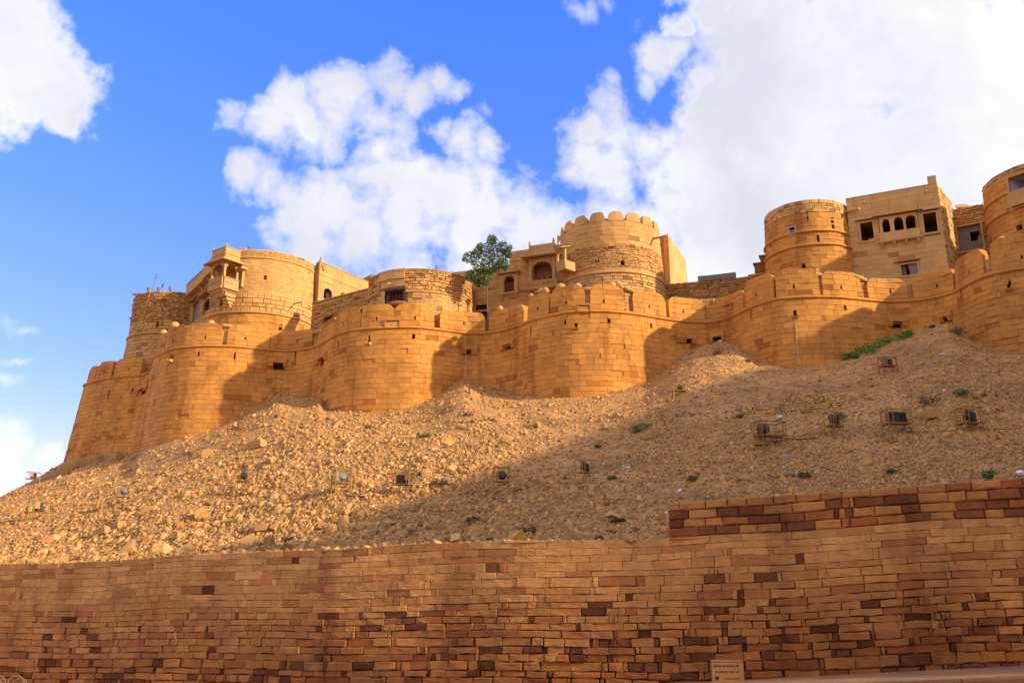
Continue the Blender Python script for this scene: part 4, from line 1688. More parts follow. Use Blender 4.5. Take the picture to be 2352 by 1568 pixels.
V += [(cc.x + (p.x - cc.x) * 0.95, cc.y + (p.y - cc.y) * 0.95, ze + 0.0) for p in P]
m.add(V, [(i, (i + 1) % 4, 4 + (i + 1) % 4, 4 + i) for i in range(4)] + [(4 + i, 4 + (i + 1) % 4, 8 + (i + 1) % 4, 8 + i) for i in range(4)] + [(12 + i, 12 + (i + 1) % 4, (i + 1) % 4, i) for i in range(4)] + [(12, 13, 14, 15)])
m.build('balcony_eave', M_CARVED, T3)
m = MB()
for f, L_ in ((SL, w2_), (SR, w1_), (SB, w1_)):
    sbox(m, f, -0.03, L_ + 0.03, ze + 0.2, zp, -0.12, 0.03)
    sbox(m, f, -0.07, L_ + 0.07, ze + 0.48, ze + 0.54, -0.1, 0.07)
    sbox(m, f, -0.06, L_ + 0.06, zp, zp + 0.06, -0.14, 0.06)
m.build('balcony_parapet', M_CARVED, T3)
for p in (K, K + e2 * w2_, K + e1 * w1_):
    m = MB()
    m.lathe((p.x, p.y + 0.05, zp + 0.05), [(0.07, 0), (0.09, 0.06), (0.05, 0.12), (0.07, 0.16), (0.02, 0.24)], 8)
    m.build('finial', M_CARVED, T3)
m = MB()
fr = K + e1 * 1.25 - e2 * 0.25
m.box((fr.x, fr.y, 22.05), 0.5, 0.5, 0.12, rot=Matrix.Rotation(0.9, 3, 'Z'))
m.box((fr.x, fr.y + 0.1, 22.2), 0.36, 0.36, 0.14, rot=Matrix.Rotation(0.9, 3, 'Z'))
m.build('balcony_bracket', M_CARVED, T3)
# inner wall behind the balcony
m = MB()
sbox(m, Surf([K + e1 * (w1_ + 0.5) + e2 * w2_, K + e1 * (w1_ + 0.5) + e2 * 0.2], step=0.1), 0, 1.2, 21.0, 22.5, -0.2, 0.0)
m.build('balcony_back_wall', M_CARVED, T3)

# ---- bright wing right of the drum
A, B = Vector((-14.05, 61.2)), Vector((-10.9, 66.3))
S4 = Surf([(-14.75, 61.9), A], step=0.1)
S4b = Surf([A, B], step=0.1)
T4 = thing('palace_wing', (-13.5, 62.5, 15.55), 'bright sunlit palace wing with one arched window, receding right of the smooth drum', 'palace')
zt = pick(S4b, 740, 604)[1]
h = S4b.hole(742, 662, 763, 690)
shell(T4, S4b, 15.0, zt, [h + (1.2,)])
shell(T4, S4, 15.0, zt - 0.1)
ujoints(T4, S4b, 0, S4b.L, rows_between(15.6, zt, 0.22, rng), (0.4, 0.95), rng, [h], mat=M_UPPER, joint=0.003, bev=0.006, proud=0.008, lo=0.98, hi=1.12, many=90, dark=0.01)
ujoints(T4, S4, 0, S4.L, rows_between(15.6, zt - 0.1, 0.22, rng), (0.3, 0.6), rng, [], mat=M_UPPER, many=0)
m = MB()
arch_plate(m, S4b, (h[0] - 0.05, h[1] + 0.05, h[2], h[3] + 0.1), -0.06, 0.035, pier=0.08, spring=0.55, cusps=3, top=0.08)
m.build('window_arch', M_CARVED, T4)
surround(T4, S4b, (h[0] - 0.25, h[1] + 0.25, h[2], h[3] + 0.35), 0.05, 0.03, sill=False)
shutters(T4, S4b, ((h[0] + h[1]) / 2, h[1] - 0.05, h[2], h[3] - 0.25), M_DARKWOOD, o=-0.2, split=False)
band(T4, S4b, zt - 0.9, 0.05, 0.1)
m = MB()
sbox(m, S4b, 0.0, S4b.L, zt, zt + 0.06, -0.3, 0.05)
m.build('coping', M_CARVED, T4)
spout(T4, S4b, *pick(S4b, 785, 675), ln=0.35, r=0.12)
m = MB()
p = atY(737, 598, 61.4)
m.lathe(p - Vector((0, 0, 0.25)), [(0.12, 0), (0.12, 0.3), (0.05, 0.35), (0.08, 0.45), (0.02, 0.55)], 8)
m.build('finial', M_CARVED, T4)

# block behind the wing, at its right
S4c = Surf([(-11.2, 66.6), (-10.0, 67.2)])
T4c = thing('back_house', (-11.0, 66.8, 15.55), 'small rubble house top seen between the bright wing and the low rubble tower', 'house')
zt4 = EYE.z + 66.8 / ray(840, 628).y * ray(840, 628).z
S4c = Surf([(-13.2, 69.5), (-11.3, 67.0), (-9.4, 67.6)], step=0.05)
shell(T4c, S4c, 15.0, zt4)
rubble(T4c, S4c, 0, S4c.L, 18.0, zt4, rng, h=0.16, lens=(0.25, 0.6), wob=0.01)

# ---- low rubble wall in front of the wing
S5 = Surf([(-13.9, 58.9), (-8.8, 55.2)])
T5 = thing('low_rubble_wall', (-11.5, 57.7, 15.55), 'low rubble wall with a small dark window, joining the smooth drum to the rubble tower', 'wall')
zt5 = pick(S5, 770, 684)[1]
h5 = S5.hole(743, 727, 765, 741)
shell(T5, S5, 15.0, zt5, [h5 + (0.7,)])
rubble(T5, S5, 0, S5.L, 15.6, zt5 - 0.05, rng, h=0.15, lens=(0.2, 0.62), holes=[h5], wob=0.018, lo=0.78, hi=1.12, dark=0.1)
band(T5, S5, zt5 - 1.0, 0.05, 0.12)
m = MB()
sbox(m, S5, 0, S5.L, zt5, zt5 + 0.08, -0.35, 0.06)
m.build('coping', M_UPPER, T5)
spout(T5, S5, *pick(S5, 780, 706), ln=0.4, r=0.06)

# ---- the low rubble tower with the red-barred window
rng = random.Random(303)
C6, R6 = (-5.93, 54.8), 3.38
S6 = Surf(arc(C6[0], C6[1], R6, -115, 120), zr=18.0, b=0.025)
T6 = thing('low_rubble_tower', (C6[0], C6[1], 15.55), 'low round rubble tower with a plastered patch and a dark red-barred window', 'tower')
zt6 = pick(S6, 940, 619)[1]
zs6 = pick(S6, 1000, 672)[1]
w6 = S6.hole(886, 668, 927, 696)
shell(T6, S6, 14.8, zt6, [w6 + (0.6,)], roof=C6)
uP0, uP1 = pick(S6, 874, 640)[0], pick(S6, 930, 640)[0]
zP0 = pick(S6, 900, 642)[1]
rubble(T6, S6, 0, S6.L, zs6 + 0.07, zt6, rng, h=0.15, lens=(0.16, 0.5), holes=[(uP0, uP1, zP0 - 0.6, zt6 + 1), w6], wob=0.025, joint=0.014, proud=0.05, lo=0.8, hi=1.18)
rubble(T6, S6, 0, S6.L, 15.2, zs6 - 0.07, rng, h=0.155, lens=(0.22, 0.55), holes=[(w6[0] - 0.25, w6[1] + 0.25, w6[2], w6[3] + 0.2)], wob=0.008, joint=0.007, proud=0.022, bev=0.014, lo=0.95, hi=1.15, tone=(1.05, 1.08, 1.15))
band(T6, S6, zs6, 0.06, 0.12, ua=w6[1] + 0.1)
m = MB()
sbox(m, S6, uP0, uP1, zP0, zt6 - 0.02, -0.05, 0.12, tint=(1.05, 1.05, 1.1))
sbox(m, S6, uP0 - 0.05, uP1 + 0.05, zt6 - 0.05, zt6 + 0.06, -0.3, 0.16)
sbox(m, S6, uP0 + 0.1, uP1, zP0 - 0.5, zP0 - 0.0, -0.05, 0.03, tint=(0.9, 0.9, 0.95))
m.build('parapet_slab', M_DRESSED, T6)
m = MB()
sbox(m, S6, 0.1, S6.L - 0.1, zt6 - 0.02, zt6 + 0.06, -0.35, 0.05, tint=(0.7, 0.65, 0.6))
m.build('coping', M_UPPER, T6)
surround(T6, S6, w6, 0.12, 0.07, M_DARKWOOD, sill=False)
fr = MB()
for i in range(5):
    u = w6[0] + (w6[1] - w6[0]) * (i + 0.5) / 5
    sbox(fr, S6, u - 0.025, u + 0.025, w6[2], w6[3], -0.28, -0.22)
for i in range(3):
    z = w6[2] + (w6[3] - w6[2]) * (i + 0.3) / 3
    sbox(fr, S6, w6[0], w6[1], z - 0.02, z + 0.02, -0.3, -0.24)
fr.build('window_bars', M_REDWOOD, T6)
m = MB()
sbox(m, S6, w6[0] + 0.1, w6[1] - 0.1, w6[2] + 0.05, w6[3] - 0.25, -0.45, -0.42)
m.build('shutter', M_REDWOOD, T6)
m = MB()
sbox(m, S6, w6[0] - 0.3, w6[0] - 0.02, w6[2] - 0.1, w6[3] + 0.05, -0.05, 0.10, tint=(1, 0.95, 0.95))
m.build('window_jamb', M_DRESSED, T6)
spout(T6, S6, *pick(S6, 898, 652), ln=0.4, r=0.06)
m = MB()
a = pick(S6, 1040, 740)[0]
m.build('x', M_UPPER, T6)

# ---- middle palace with the red shuttered window and the big balcony
rng = random.Random(404)
A, B = Vector((-4.9, 56.4)), Vector((3.9, 52.9))
S7 = Surf([A, B], b=0.0)
T7 = thing('middle_palace', (0, 54.2, 15.55), 'shaded palace front with red shutters and a wide arched balcony, behind the tree', 'palace')
uM = pick(S7, 1170, 600)[0]
ztL, ztR = pick(S7, 1110, 616)[1], pick(S7, 1200, 574)[1]
wR = S7.hole(1157, 636, 1183, 671)
dR = S7.hole(1096, 702, 1119, 735)
bR = S7.hole(1226, 606, 1274, 650)
SA7 = [wR, dR, bR]
mcore = MB()
core(mcore, S7, 0, uM, 15.0, ztL, [wR, dR], off=-0.05, du=0.5)
core(mcore, S7, uM, S7.L, 15.0, ztR, [wR, bR], off=-0.05, du=0.5)
sweep(mcore, S7, 0, uM, [(-0.05, ztL), (-0.5, ztL), (-0.5, ztL - 1)], seg=2)
sweep(mcore, S7, uM, S7.L, [(-0.05, ztR), (-0.5, ztR), (-0.5, ztL - 1)], seg=2)
mcore.build('wall_core', M_UPMORTAR, T7)
for h, d in ((wR, 0.5), (dR, 1.2), (bR, 2.4)):
    r = MB()
    recess(r, S7, h, d)
    r.build('opening', M_UPMORTAR, T7)
ujoints(T7, S7, 0, uM, rows_between(15.6, ztL, 0.2, rng), (0.4, 1.0), rng, SA7, mat=M_UPPER, joint=0.003, bev=0.007, proud=0.012, lo=0.9, hi=1.1, many=130)
ujoints(T7, S7, uM, S7.L, rows_between(15.6, ztR, 0.2, rng), (0.4, 1.0), rng, SA7, mat=M_UPPER, joint=0.003, bev=0.007, proud=0.012, lo=0.9, hi=1.1, many=150)
band(T7, S7, pick(S7, 1190, 704)[1], 0.06, 0.10)
band(T7, S7, pick(S7, 1200, 596)[1], 0.06, 0.10, ua=uM)
# red shuttered window with its hood and brackets
m = MB()
sbox(m, S7, wR[0] - 0.22, wR[0], wR[2] - 0.05, wR[3] + 0.2, -0.05, 0.12)
sbox(m, S7, wR[1], wR[1] + 0.22, wR[2] - 0.05, wR[3] + 0.2, -0.05, 0.12)
sbox(m, S7, wR[0] - 0.3, wR[1] + 0.3, wR[2] - 0.16, wR[2] - 0.05, -0.05, 0.22)
m.build('window_frame', M_CARVED, T7)
m = MB()
arch_plate(m, S7, (wR[0], wR[1], wR[2], wR[3] + 0.2), -0.1, 0.09, pier=0.04, spring=0.66, cusps=5, top=0.12)
m.build('window_arch', M_CARVED, T7)
hood(T7, S7, wR[0] - 0.42, wR[1] + 0.42, wR[3] + 0.28, 0.3, 0.06)
m = MB()
sbox(m, S7, wR[0] - 0.1, wR[1] + 0.1, wR[3] + 0.33, wR[3] + 0.8, -0.05, 0.06)
m.build('overdoor_panel', M_CARVED, T7)
shutters(T7, S7, wR, M_REDWOOD, o=-0.10, top=0.66)
for u in (wR[0] - 0.2, wR[1] + 0.02):
    m = MB()
    sbox(m, S7, u, u + 0.16, wR[2] - 0.4, wR[2] - 0.16, -0.05, 0.2, o1b=0.08)
    sbox(m, S7, u + 0.02, u + 0.14, wR[2] - 0.58, wR[2] - 0.4, -0.05, 0.10, o1b=0.03)
    m.build('corbel', M_CARVED, T7)
# door
surround(T7, S7, dR, 0.06, 0.03, M_DARKWOOD, sill=False, name='door_frame')
shutters(T7, S7, (dR[0] + (dR[1] - dR[0]) * 0.5, dR[1], dR[2], dR[3]), M_DARKWOOD, o=-0.15, split=False, panels=3)
# big balcony
p = 0.45
m = MB()
arch_plate(m, S7, (bR[0] - 0.16, bR[1] + 0.16, bR[2], bR[3] + 0.3), p - 0.14, p, pier=0.16, spring=0.5, cusps=7, top=0.26)
m.build('balcony_arch', M_CARVED, T7)
m = MB()
for u in (bR[0] - 0.16, bR[1] + 0.04):
    sbox(m, S7, u, u + 0.12, bR[2], bR[3] + 0.3, -0.05, p - 0.14)
m.build('balcony_cheek', M_CARVED, T7)
zb0 = pick(S7, 1250, 664)[1]
m = MB()
sbox(m, S7, bR[0] - 0.35, bR[1] + 0.35, zb0, bR[2] + 0.02, -0.05, p + 0.22, o1b=p + 0.08)
sbox(m, S7, bR[0] - 0.40, bR[1] + 0.40, zb0 - 0.12, zb0 - 0.01, -0.05, p + 0.2)
m.build('balcony_rail', M_CARVED, T7)
carved_row(T7, S7, bR[0] - 0.25, bR[1] + 0.25, zb0 + 0.1, bR[2] - 0.06, 6, p + 0.17)
for u in (bR[0] - 0.3, bR[1] + 0.1):
    m = MB()
    sbox(m, S7, u, u + 0.18, zb0 - 0.4, zb0 - 0.12, -0.05, p, o1b=0.12)
    m.build('corbel', M_CARVED, T7)
zev = bR[3] + 0.42
hood(T7, S7, bR[0] - 0.62, bR[1] + 0.55, zev, p + 0.5, 0.12, name='balcony_eave')
m = MB()
sbox(m, S7, bR[0] - 0.2, bR[1] + 0.2, zev + 0.03, zev + 0.25, -0.05, p + 0.06)
sbox(m, S7, bR[0] - 0.14, bR[1] + 0.14, zev + 0.25, pick(S7, 1250, 566)[1], -0.05, p)
m.build('balcony_parapet', M_CARVED, T7)
zfin = pick(S7, 1250, 566)[1]
for u in (bR[0] - 0.1, bR[1] + 0.1):
    m = MB()
    m.lathe(S7.S(u, zfin - 0.3, p), [(0.06, 0), (0.06, 0.35), (0.09, 0.4), (0.04, 0.48), (0.06, 0.54), (0.015, 0.62)], 8)
    m.build('finial', M_CARVED, T7)
m = MB()
for f in (0.25, 0.5, 0.75):
    u = bR[0] + (bR[1] - bR[0]) * f
    c = S7.S(u, bR[2] + 0.02, p - 0.1)
    m.lathe(c, [(0.13, 0), (0.15, 0.08), (0.10, 0.18), (0.02, 0.24)], 8)
    m.build('red_cushion', M_RED, T7)
    m = MB()
m = MB()
sbox(m, S7, bR[1] - 0.22, bR[1] - 0.06, bR[2], bR[3] - 0.25, -0.1, -0.04)
m.build('curtain', M_RED, T7)

# ---- crenellated tower
rng = random.Random(505)
C8, R8 = (6.4, 54.45), 3.25
S8 = Surf(arc(C8[0], C8[1], R8, -115, 115), zr=22.5, b=0.055)
T8 = thing('crenellated_tower', (C8[0], C8[1], 15.55), 'tall round rubble tower crowned with rounded battlements, highest at the middle of the fort', 'tower')
zs8 = pick(S8, 1390, 625)[1]
zb8 = pick(S8, 1390, 560)[1]
zp8 = pick(S8, 1390, 506)[1]
zm8 = pick(S8, 1390, 486)[1]
hq = S8.hole(1426, 599, 1434, 608)
hs8 = S8.hole(1370, 656, 1400, 663)
h2 = [S8.hole(1306, 588, 1310, 595), S8.hole(1367, 596, 1370, 602), S8.hole(1373, 596, 1376, 602)]
shell(T8, S8, 14.8, zp8 - 0.02, [hq + (0.7,), hs8 + (0.5,)] + [h + (0.3,) for h in h2], roof=C8)
rubble(T8, S8, 0, S8.L, zs8 + 0.32, zb8, rng, h=0.115, lens=(0.16, 0.46), holes=[hq] + h2, wob=0.016, joint=0.010, proud=0.042, bev=0.022, lo=0.85, hi=1.15, dark=0.05)
ujoints(T8, S8, 0, S8.L, [(zs8 + 0.09, zs8 + 0.32)], (0.35, 0.8), rng, [], mat=M_UPPER, joint=0.005, bev=0.012, proud=0.02, many=40)
rubble(T8, S8, 0, S8.L, 15.2, zs8 - 0.09, rng, h=0.20, lens=(0.3, 0.62), holes=[hs8], wob=0.012, joint=0.012, proud=0.03, bev=0.02, lo=0.95, hi=1.18, tone=(1.02, 1.05, 1.1), single=90)
ujoints(T8, S8, 0, S8.L, rows_between(zb8, zp8, 0.3, rng), (0.5, 1.0), rng, [], mat=M_UPPER, joint=0.003, bev=0.01, proud=0.012, many=60, dark=0.01, lo=0.98, hi=1.08)
band(T8, S8, zs8, 0.09, 0.18)
m = MB()
S8m = S8
nM = 11
pitch_ = S8.L / nM
off = 0.15
for i in range(nM):
    a = i * pitch_ + off
    b = a + pitch_ * 0.82
    if b > S8.L:
        break
    m = MB()
    N = 10
    rr = (b - a) * 0.32
    V, F = [], []
    for k in range(N + 1):
        u = a + (b - a) * k / N
        d = max(0.0, a + rr - u, u - b + rr)
        z = zm8 - rr * 1.2 * (1 - math.sqrt(max(0.0, 1 - (d / rr) ** 2)))
        V += [S8.S(u, zp8 - 0.02, 0.015), S8.S(u, z, 0.015 + rng.uniform(-0.01, 0.01)), S8.S(u, z, -0.38), S8.S(u, zp8 - 0.02, -0.38)]
    for k in range(N):
        q = 4 * k
        for s in range(4):
            c = (s + 1) % 4
            F.append((q + s, q + 4 + s, q + 4 + c, q + c))
    F += [(3, 2, 1, 0), (4 * N, 4 * N + 1, 4 * N + 2, 4 * N + 3)]
    m.add(V, F, rnd_tint(rng, 1.0, 1.1, 0))
    m.build('merlon', M_UPPER, T8)
sweepm = MB()
sbox(sweepm, S8, 0, S8.L, zp8 - 0.05, zp8 + (zm8 - zp8) * 0.28, -0.36, -0.12)
sweepm.build('parapet', M_UPPER, T8)
spout(T8, S8, pick(S8, 1500, 548)[0], pick(S8, 1500, 548)[1], ln=1.0, r=0.07)
m = MB()
u, z = pick(S8, 1325, 560)
u2 = pick(S8, 1325, 560)
sbox(m, S8, pick(S8, 1312, 565)[0], pick(S8, 1336, 565)[0], pick(S8, 1325, 566)[1] - 0.0, pick(S8, 1325, 566)[1] + 0.06, -0.05, 0.22) if False else None
u, z = pick(S8, 1337, 578)
u = pick(S8, 1326, 578)[0]
sbox(m, S8, pick(S8, 1398, 568)[0], pick(S8, 1413, 568)[0], pick(S8, 1405, 568)[1], pick(S8, 1405, 568)[1] + 0.07, -0.05, 0.22)
m.build('projecting_slab', M_UPPER, T8)
# balcony on the tower's left flank
T8b_u = pick(S8, 1322, 605)[0]
p0 = S8.S(T8b_u, 0, 0)
d = Vector((p0.x - C8[0], p0.y - C8[1])).normalized()
q = Vector((p0.x, p0.y)) + d * 0.22
tn = Vector((-d.y, d.x))
SJ = Surf([q - tn * 0.85 * -1, q + tn * 0.85 * -1], step=0.1) if False else Surf([q + tn * -0.38, q + tn * 0.38], step=0.1)
if SJ.nx[0] * d.x + SJ.ny[0] * d.y < 0:
    SJ = Surf([q + tn * 0.38, q + tn * -0.38], step=0.1)
zj0, zj1 = pick(S8, 1305, 637)[1], pick(S8, 1305, 618)[1]
zj2 = pick(S8, 1305, 594)[1]
m = MB()
sbox(m, SJ, 0, SJ.L, zj0, zj1, -0.9, 0.06, o1b=-0.05)
m.build('balcony_rail', M_CARVED, T8)
m = MB()
arch_plate(m, SJ, (0, SJ.L, zj1, zj2), -0.12, 0.0, pier=0.13, spring=0.5, cusps=5)
m.build('balcony_arch', M_CARVED, T8)
m = MB()
V = []
for u in (-0.2, SJ.L + 0.2):
    V += [SJ.S(u, zj2 + 0.28, -0.5), SJ.S(u, zj2 - 0.02, 0.32), SJ.S(u, zj2 + 0.03, 0.32), SJ.S(u, zj2 + 0.34, -0.5)]
m.add(V, [(0, 1, 5, 4), (1, 2, 6, 5), (2, 3, 7, 6), (3, 0, 4, 7), (3, 2, 1, 0), (4, 5, 6, 7)])
m.build('balcony_eave', M_CARVED, T8)
# pierced screen behind, top left of the tower
S8s = Surf([atY(1280, 560, 56.5).xy, atY(1320, 560, 55.6).xy], step=0.05)
T8s = thing('pierced_screen', S8s.S(0.5, 15.55), 'small parapet screen with arched holes against the sky, left of the battlements', 'screen')
zq0, zq1 = EYE.z + 56.4 / ray(1286, 590).y * ray(1286, 590).z, EYE.z + 56.4 / ray(1286, 542).y * ray(1286, 542).z
m = MB()
sbox(m, S8s, 0, S8s.L, 15.6, zq0, -0.15, 0.0)
m.build('wall', M_CARVED, T8s)
for i in range(2):
    m = MB()
    L_ = S8s.L / 2.2
    arch_plate(m, S8s, (i * L_, (i + 1) * L_, zq0, zq1), -0.12, 0.0, pier=0.09, spring=0.6, cusps=3, top=0.14)
    m.build('arch', M_CARVED, T8s)
    m = MB()
    m.lathe(S8s.S(i * L_ + 0.05, zq1, -0.06), [(0.05, 0), (0.07, 0.05), (0.03, 0.12), (0.01, 0.2)], 6)
    m.build('finial', M_CARVED, T8s)

# wing wall right of the tower
S9a = Surf([(9.05, 55.2), (10.25, 54.55)], step=0.1)
S9b = Surf([(10.25, 54.55), (12.4, 59.6)], step=0.1)
T9 = thing('side_building', (10.5, 56, 15.55), 'plain plastered building with a bright sunlit flank, right of the crenellated tower', 'building')
zt9 = pick(S9a, 1525, 543)[1]
shell(T9, S9a, 15.0, zt9, mat=M_UPMORTAR)
shell(T9, S9b, 15.0, zt9 + 0.08, mat=M_UPMORTAR)
rubble(T9, S9a, 0, S9a.L, 16.0, zt9, rng, h=0.2, lens=(0.3, 0.7), wob=0.008, joint=0.005, proud=0.015, mat=M_STONE, lo=0.9, hi=1.05)
m = MB()
sbox(m, S9b, 0, S9b.L, 15.6, zt9 + 0.1, -0.3, 0.02, tint=(1.1, 1.12, 1.2), seg=0.6)
m.build('plastered_flank', M_UPPER, T9)

# long low rubble wall to the two-band tower
rng = random.Random(606)
S10 = Surf([(9.6, 53.9), (12.5, 53.2), (16.5, 51.6), (17.5, 51.2)])
T10 = thing('long_rubble_wall', (13, 53, 15.55), 'long rubble wall with a grey slab on top, between the crenellated and the two-band tower', 'wall')
zt10 = pick(S10, 1640, 643)[1]
shell(T10, S10, 15.0, zt10 - 0.05)
rubble(T10, S10, 0, S10.L, 15.6, zt10, rng, h=0.14, lens=(0.2, 0.6), wob=0.02, lo=0.72, hi=1.05, dark=0.12, tone=(0.9, 0.86, 0.85))
m = MB()
a, b = pick(S10, 1603, 640)[0], pick(S10, 1690, 636)[0]
sbox(m, S10, a, b, zt10 - 0.02, pick(S10, 1645, 631)[1], -0.2, 0.08, tint=(1, 1, 1))
m.build('grey_slab', M_CEMENT, T10)
m = MB()
sbox(m, S10, pick(S10, 1718, 632)[0], S10.L, zt10, pick(S10, 1740, 628)[1], -0.3, 0.02)
m.build('upper_course', M_UPPER, T10)
for (x0, x1, y0, y1) in ((1732, 1760, 603, 628), (1747, 1760, 585, 603)):
    m = MB()
    sbox(m, S10, pick(S10, x0, 620)[0], pick(S10, x1, 620)[0] + 0.3, pick(S10, x0, y1)[1], pick(S10, x0, y0)[1], -0.8, -0.3, tint=(0.45, 0.4, 0.38))
    sbox(m, S10, pick(S10, x0, 620)[0] - 0.08, pick(S10, x1, 620)[0] + 0.3, pick(S10, x0, y0)[1], pick(S10, x0, y0)[1] + 0.06, -0.9, -0.22, tint=(0.4, 0.36, 0.34))
    m.build('roof_box', M_UPPER, T10)
for (x, y) in ((1626, 656), (1762, 655)):
    spout(T10, S10, *pick(S10, x, y), ln=0.5, r=0.05, mat=M_RUST)

# ---- the plain two-band tower
rng = random.Random(707)
C11, R11 = (18.15, 50.95), 2.62
S11 = Surf(arc(C11[0], C11[1], R11, -115, 115), zr=20.0, b=0.05)
T11 = thing('banded_tower', (C11[0], C11[1], 15.55), 'plain round tower with two string courses, left of the square house', 'tower')
zA = pick(S11, 1891, 529)[1]
zB = pick(S11, 1870, 561)[1]
zT = pick(S11, 1860, 458)[1]
zR = pick(S11, 1860, 487)[1]
wW = S11.hole(1811, 520, 1828, 542)
wG = S11.hole(1813, 482, 1823, 493)
wS = S11.hole(1909, 496, 1915, 523)
oth = [S11.hole(1876, 541, 1882, 553), S11.hole(1842, 607, 1850, 617), S11.hole(1768, 556, 1771, 566), S11.hole(1853, 498, 1857, 502), S11.hole(1943, 551, 1946, 562)]
hl = [wW, wG, wS] + oth
shell(T11, S11, 14.8, zT, [h + (0.6,) for h in hl], roof=C11)
ujoints(T11, S11, 0, S11.L, rows_between(zA + 0.08, zR, 0.27, rng), (0.4, 0.9), rng, hl, mat=M_STONE, joint=0.0035, bev=0.01, proud=0.012, many=100, dark=0.02)
rubble(T11, S11, 0, S11.L, zR, zT, rng, h=0.17, lens=(0.25, 0.5), wob=0.015, joint=0.008, proud=0.03, lo=0.9, hi=1.15, tone=(1.05, 1.08, 1.15))
ujoints(T11, S11, 0, S11.L, rows_between(zB + 0.08, zA - 0.08, 0.27, rng), (0.5, 1.0), rng, hl, mat=M_STONE, joint=0.0035, bev=0.01, proud=0.012, many=50, dark=0.02)
ujoints(T11, S11, 0, S11.L, rows_between(15.4, zB - 0.08, 0.24, rng), (0.4, 0.95), rng, hl, mat=M_STONE, joint=0.0035, bev=0.01, proud=0.014, many=140, dark=0.03)
band(T11, S11, zA, 0.10, 0.16, mat=M_STONE)
band(T11, S11, zB, 0.10, 0.16, mat=M_STONE)
f = surround(T11, S11, (wW[0] + 0.05, wW[1] - 0.05, wW[2] + 0.05, wW[3] - 0.05), 0.055, 0.02, M_WHITEPAINT)
m = MB()
sbox(m, S11, wW[0], wW[1], (wW[2] * 0.45 + wW[3] * 0.55) - 0.025, (wW[2] * 0.45 + wW[3] * 0.55) + 0.025, -0.1, 0.0)
m.build('glazing_bar', M_WHITEPAINT, T11)
m = MB()
for i in range(4):
    u = wG[0] + (wG[1] - wG[0]) * i / 3
    sbox(m, S11, u - 0.02, u + 0.02, wG[2], wG[3], -0.05, 0.02)
    z = wG[2] + (wG[3] - wG[2]) * i / 3
    sbox(m, S11, wG[0], wG[1], z - 0.02, z + 0.02, -0.06, 0.01)
m.build('window_grille', M_CARVED, T11)
m = MB()
for i in range(2):
    sbox(m, S11, wS[0], wS[1], wS[2] + (wS[3] - wS[2]) * (0.3 + 0.35 * i), wS[2] + (wS[3] - wS[2]) * (0.36 + 0.35 * i), -0.1, 0.0)
m.build('glazing_bar', M_WHITEPAINT, T11)
spout(T11, S11, *pick(S11, 1940, 487), ln=0.9, r=0.08)

# ---- the square house with three arches
rng = random.Random(808)
A, B = Vector((20.0, 49.15)), Vector((24.45, 46.95))
S12 = Surf([A, B])
S12r = Surf([B, (26.55, 49.6)])
S12l = Surf([(21.2, 51.2), A])
T12 = thing('square_house', (22.4, 48.6, 15.55), 'square ashlar house with a triple-arched window between two dark openings', 'house')
zt = pick(S12, 2050, 439)[1]
hL = S12.hole(1977, 511, 2006, 553)
hR = S12.hole(2122, 489, 2152, 534)
hT = [S12.hole(2027, 503, 2048, 534), S12.hole(2054, 499, 2075, 531), S12.hole(2080, 494, 2101, 527)]
hB = S12.hole(2070, 606, 2108, 632)
allh = [hL, hR, hB] + hT
zTm = min(h[2] for h in hT) * 0.34 + sorted(h[2] for h in hT)[1] * 0.66
zTt = sorted(h[3] for h in hT)[1]
hT = [(h[0], h[1], zTm, zTt) for h in hT]
allh = [hL, hR, hB] + hT
shell(T12, S12, 15.0, zt, [h + (2.2 if h is not hB else 0.9,) for h in allh], mat=M_UPMORTAR)
ujoints(T12, S12, 0, S12.L, rows_between(15.6, zt, 0.33, rng), (0.45, 1.25), rng, [(hT[0][0] - 0.2, hT[2][1] + 0.2, zTm - 0.55, zTt + 0.55)] + [(h[0] - 0.1, h[1] + 0.1, h[2] - 0.05, h[3] + 0.05) for h in (hL, hR, hB)],
        mat=M_DRESSED, joint=0.0035, bev=0.005, proud=0.006, many=150, lo=0.9, hi=1.1)
for h in (hL, hR):
    surround(T12, S12, h, 0.1, 0.03, M_DRESSED)
    hood(T12, S12, h[0] - 0.3, h[1] + 0.3, h[3] + 0.2, 0.18, 0.03)
# triple window panel
m = MB()
ua, ub = hT[0][0] - 0.16, hT[2][1] + 0.16
for i, h in enumerate(hT):
    a = ua if i == 0 else (hT[i - 1][1] + h[0]) / 2
    b = ub if i == 2 else (h[1] + hT[i + 1][0]) / 2
    q = MB()
    arch_plate(q, S12, (a, b, zTm, zTt + 0.12), -0.1, 0.12, pier=h[0] - a if i == 0 else min(h[0] - a, b - h[1]), spring=0.62, cusps=5, top=0.13)
    q.build('window_arch', M_DRESSED, T12)
m = MB()
sbox(m, S12, ua - 0.05, ub + 0.05, zTm - 0.5, zTm, -0.05, 0.16)
sbox(m, S12, ua - 0.12, ub + 0.12, zTm - 0.62, zTm - 0.5, -0.05, 0.24)
m.build('balcony_front', M_DRESSED, T12)
m = MB()
nb = 26
for i in range(nb):
    u = ua - 0.1 + (ub - ua + 0.2) * i / nb
    sbox(m, S12, u, u + (ub - ua) / nb * 0.6, zTm - 0.60, zTm - 0.52, 0.24, 0.265)
m.build('bead_moulding', M_DRESSED, T12)
for i in range(4):
    u = ua - 0.05 + (ub - ua - 0.1) * i / 3
    m = MB()
    sbox(m, S12, u, u + 0.18, zTm - 0.78, zTm - 0.62, -0.05, 0.22, o1b=0.12)
    sbox(m, S12, u + 0.03, u + 0.15, zTm - 0.9, zTm - 0.78, -0.05, 0.12, o1b=0.03)
    m.build('corbel', M_DRESSED, T12)
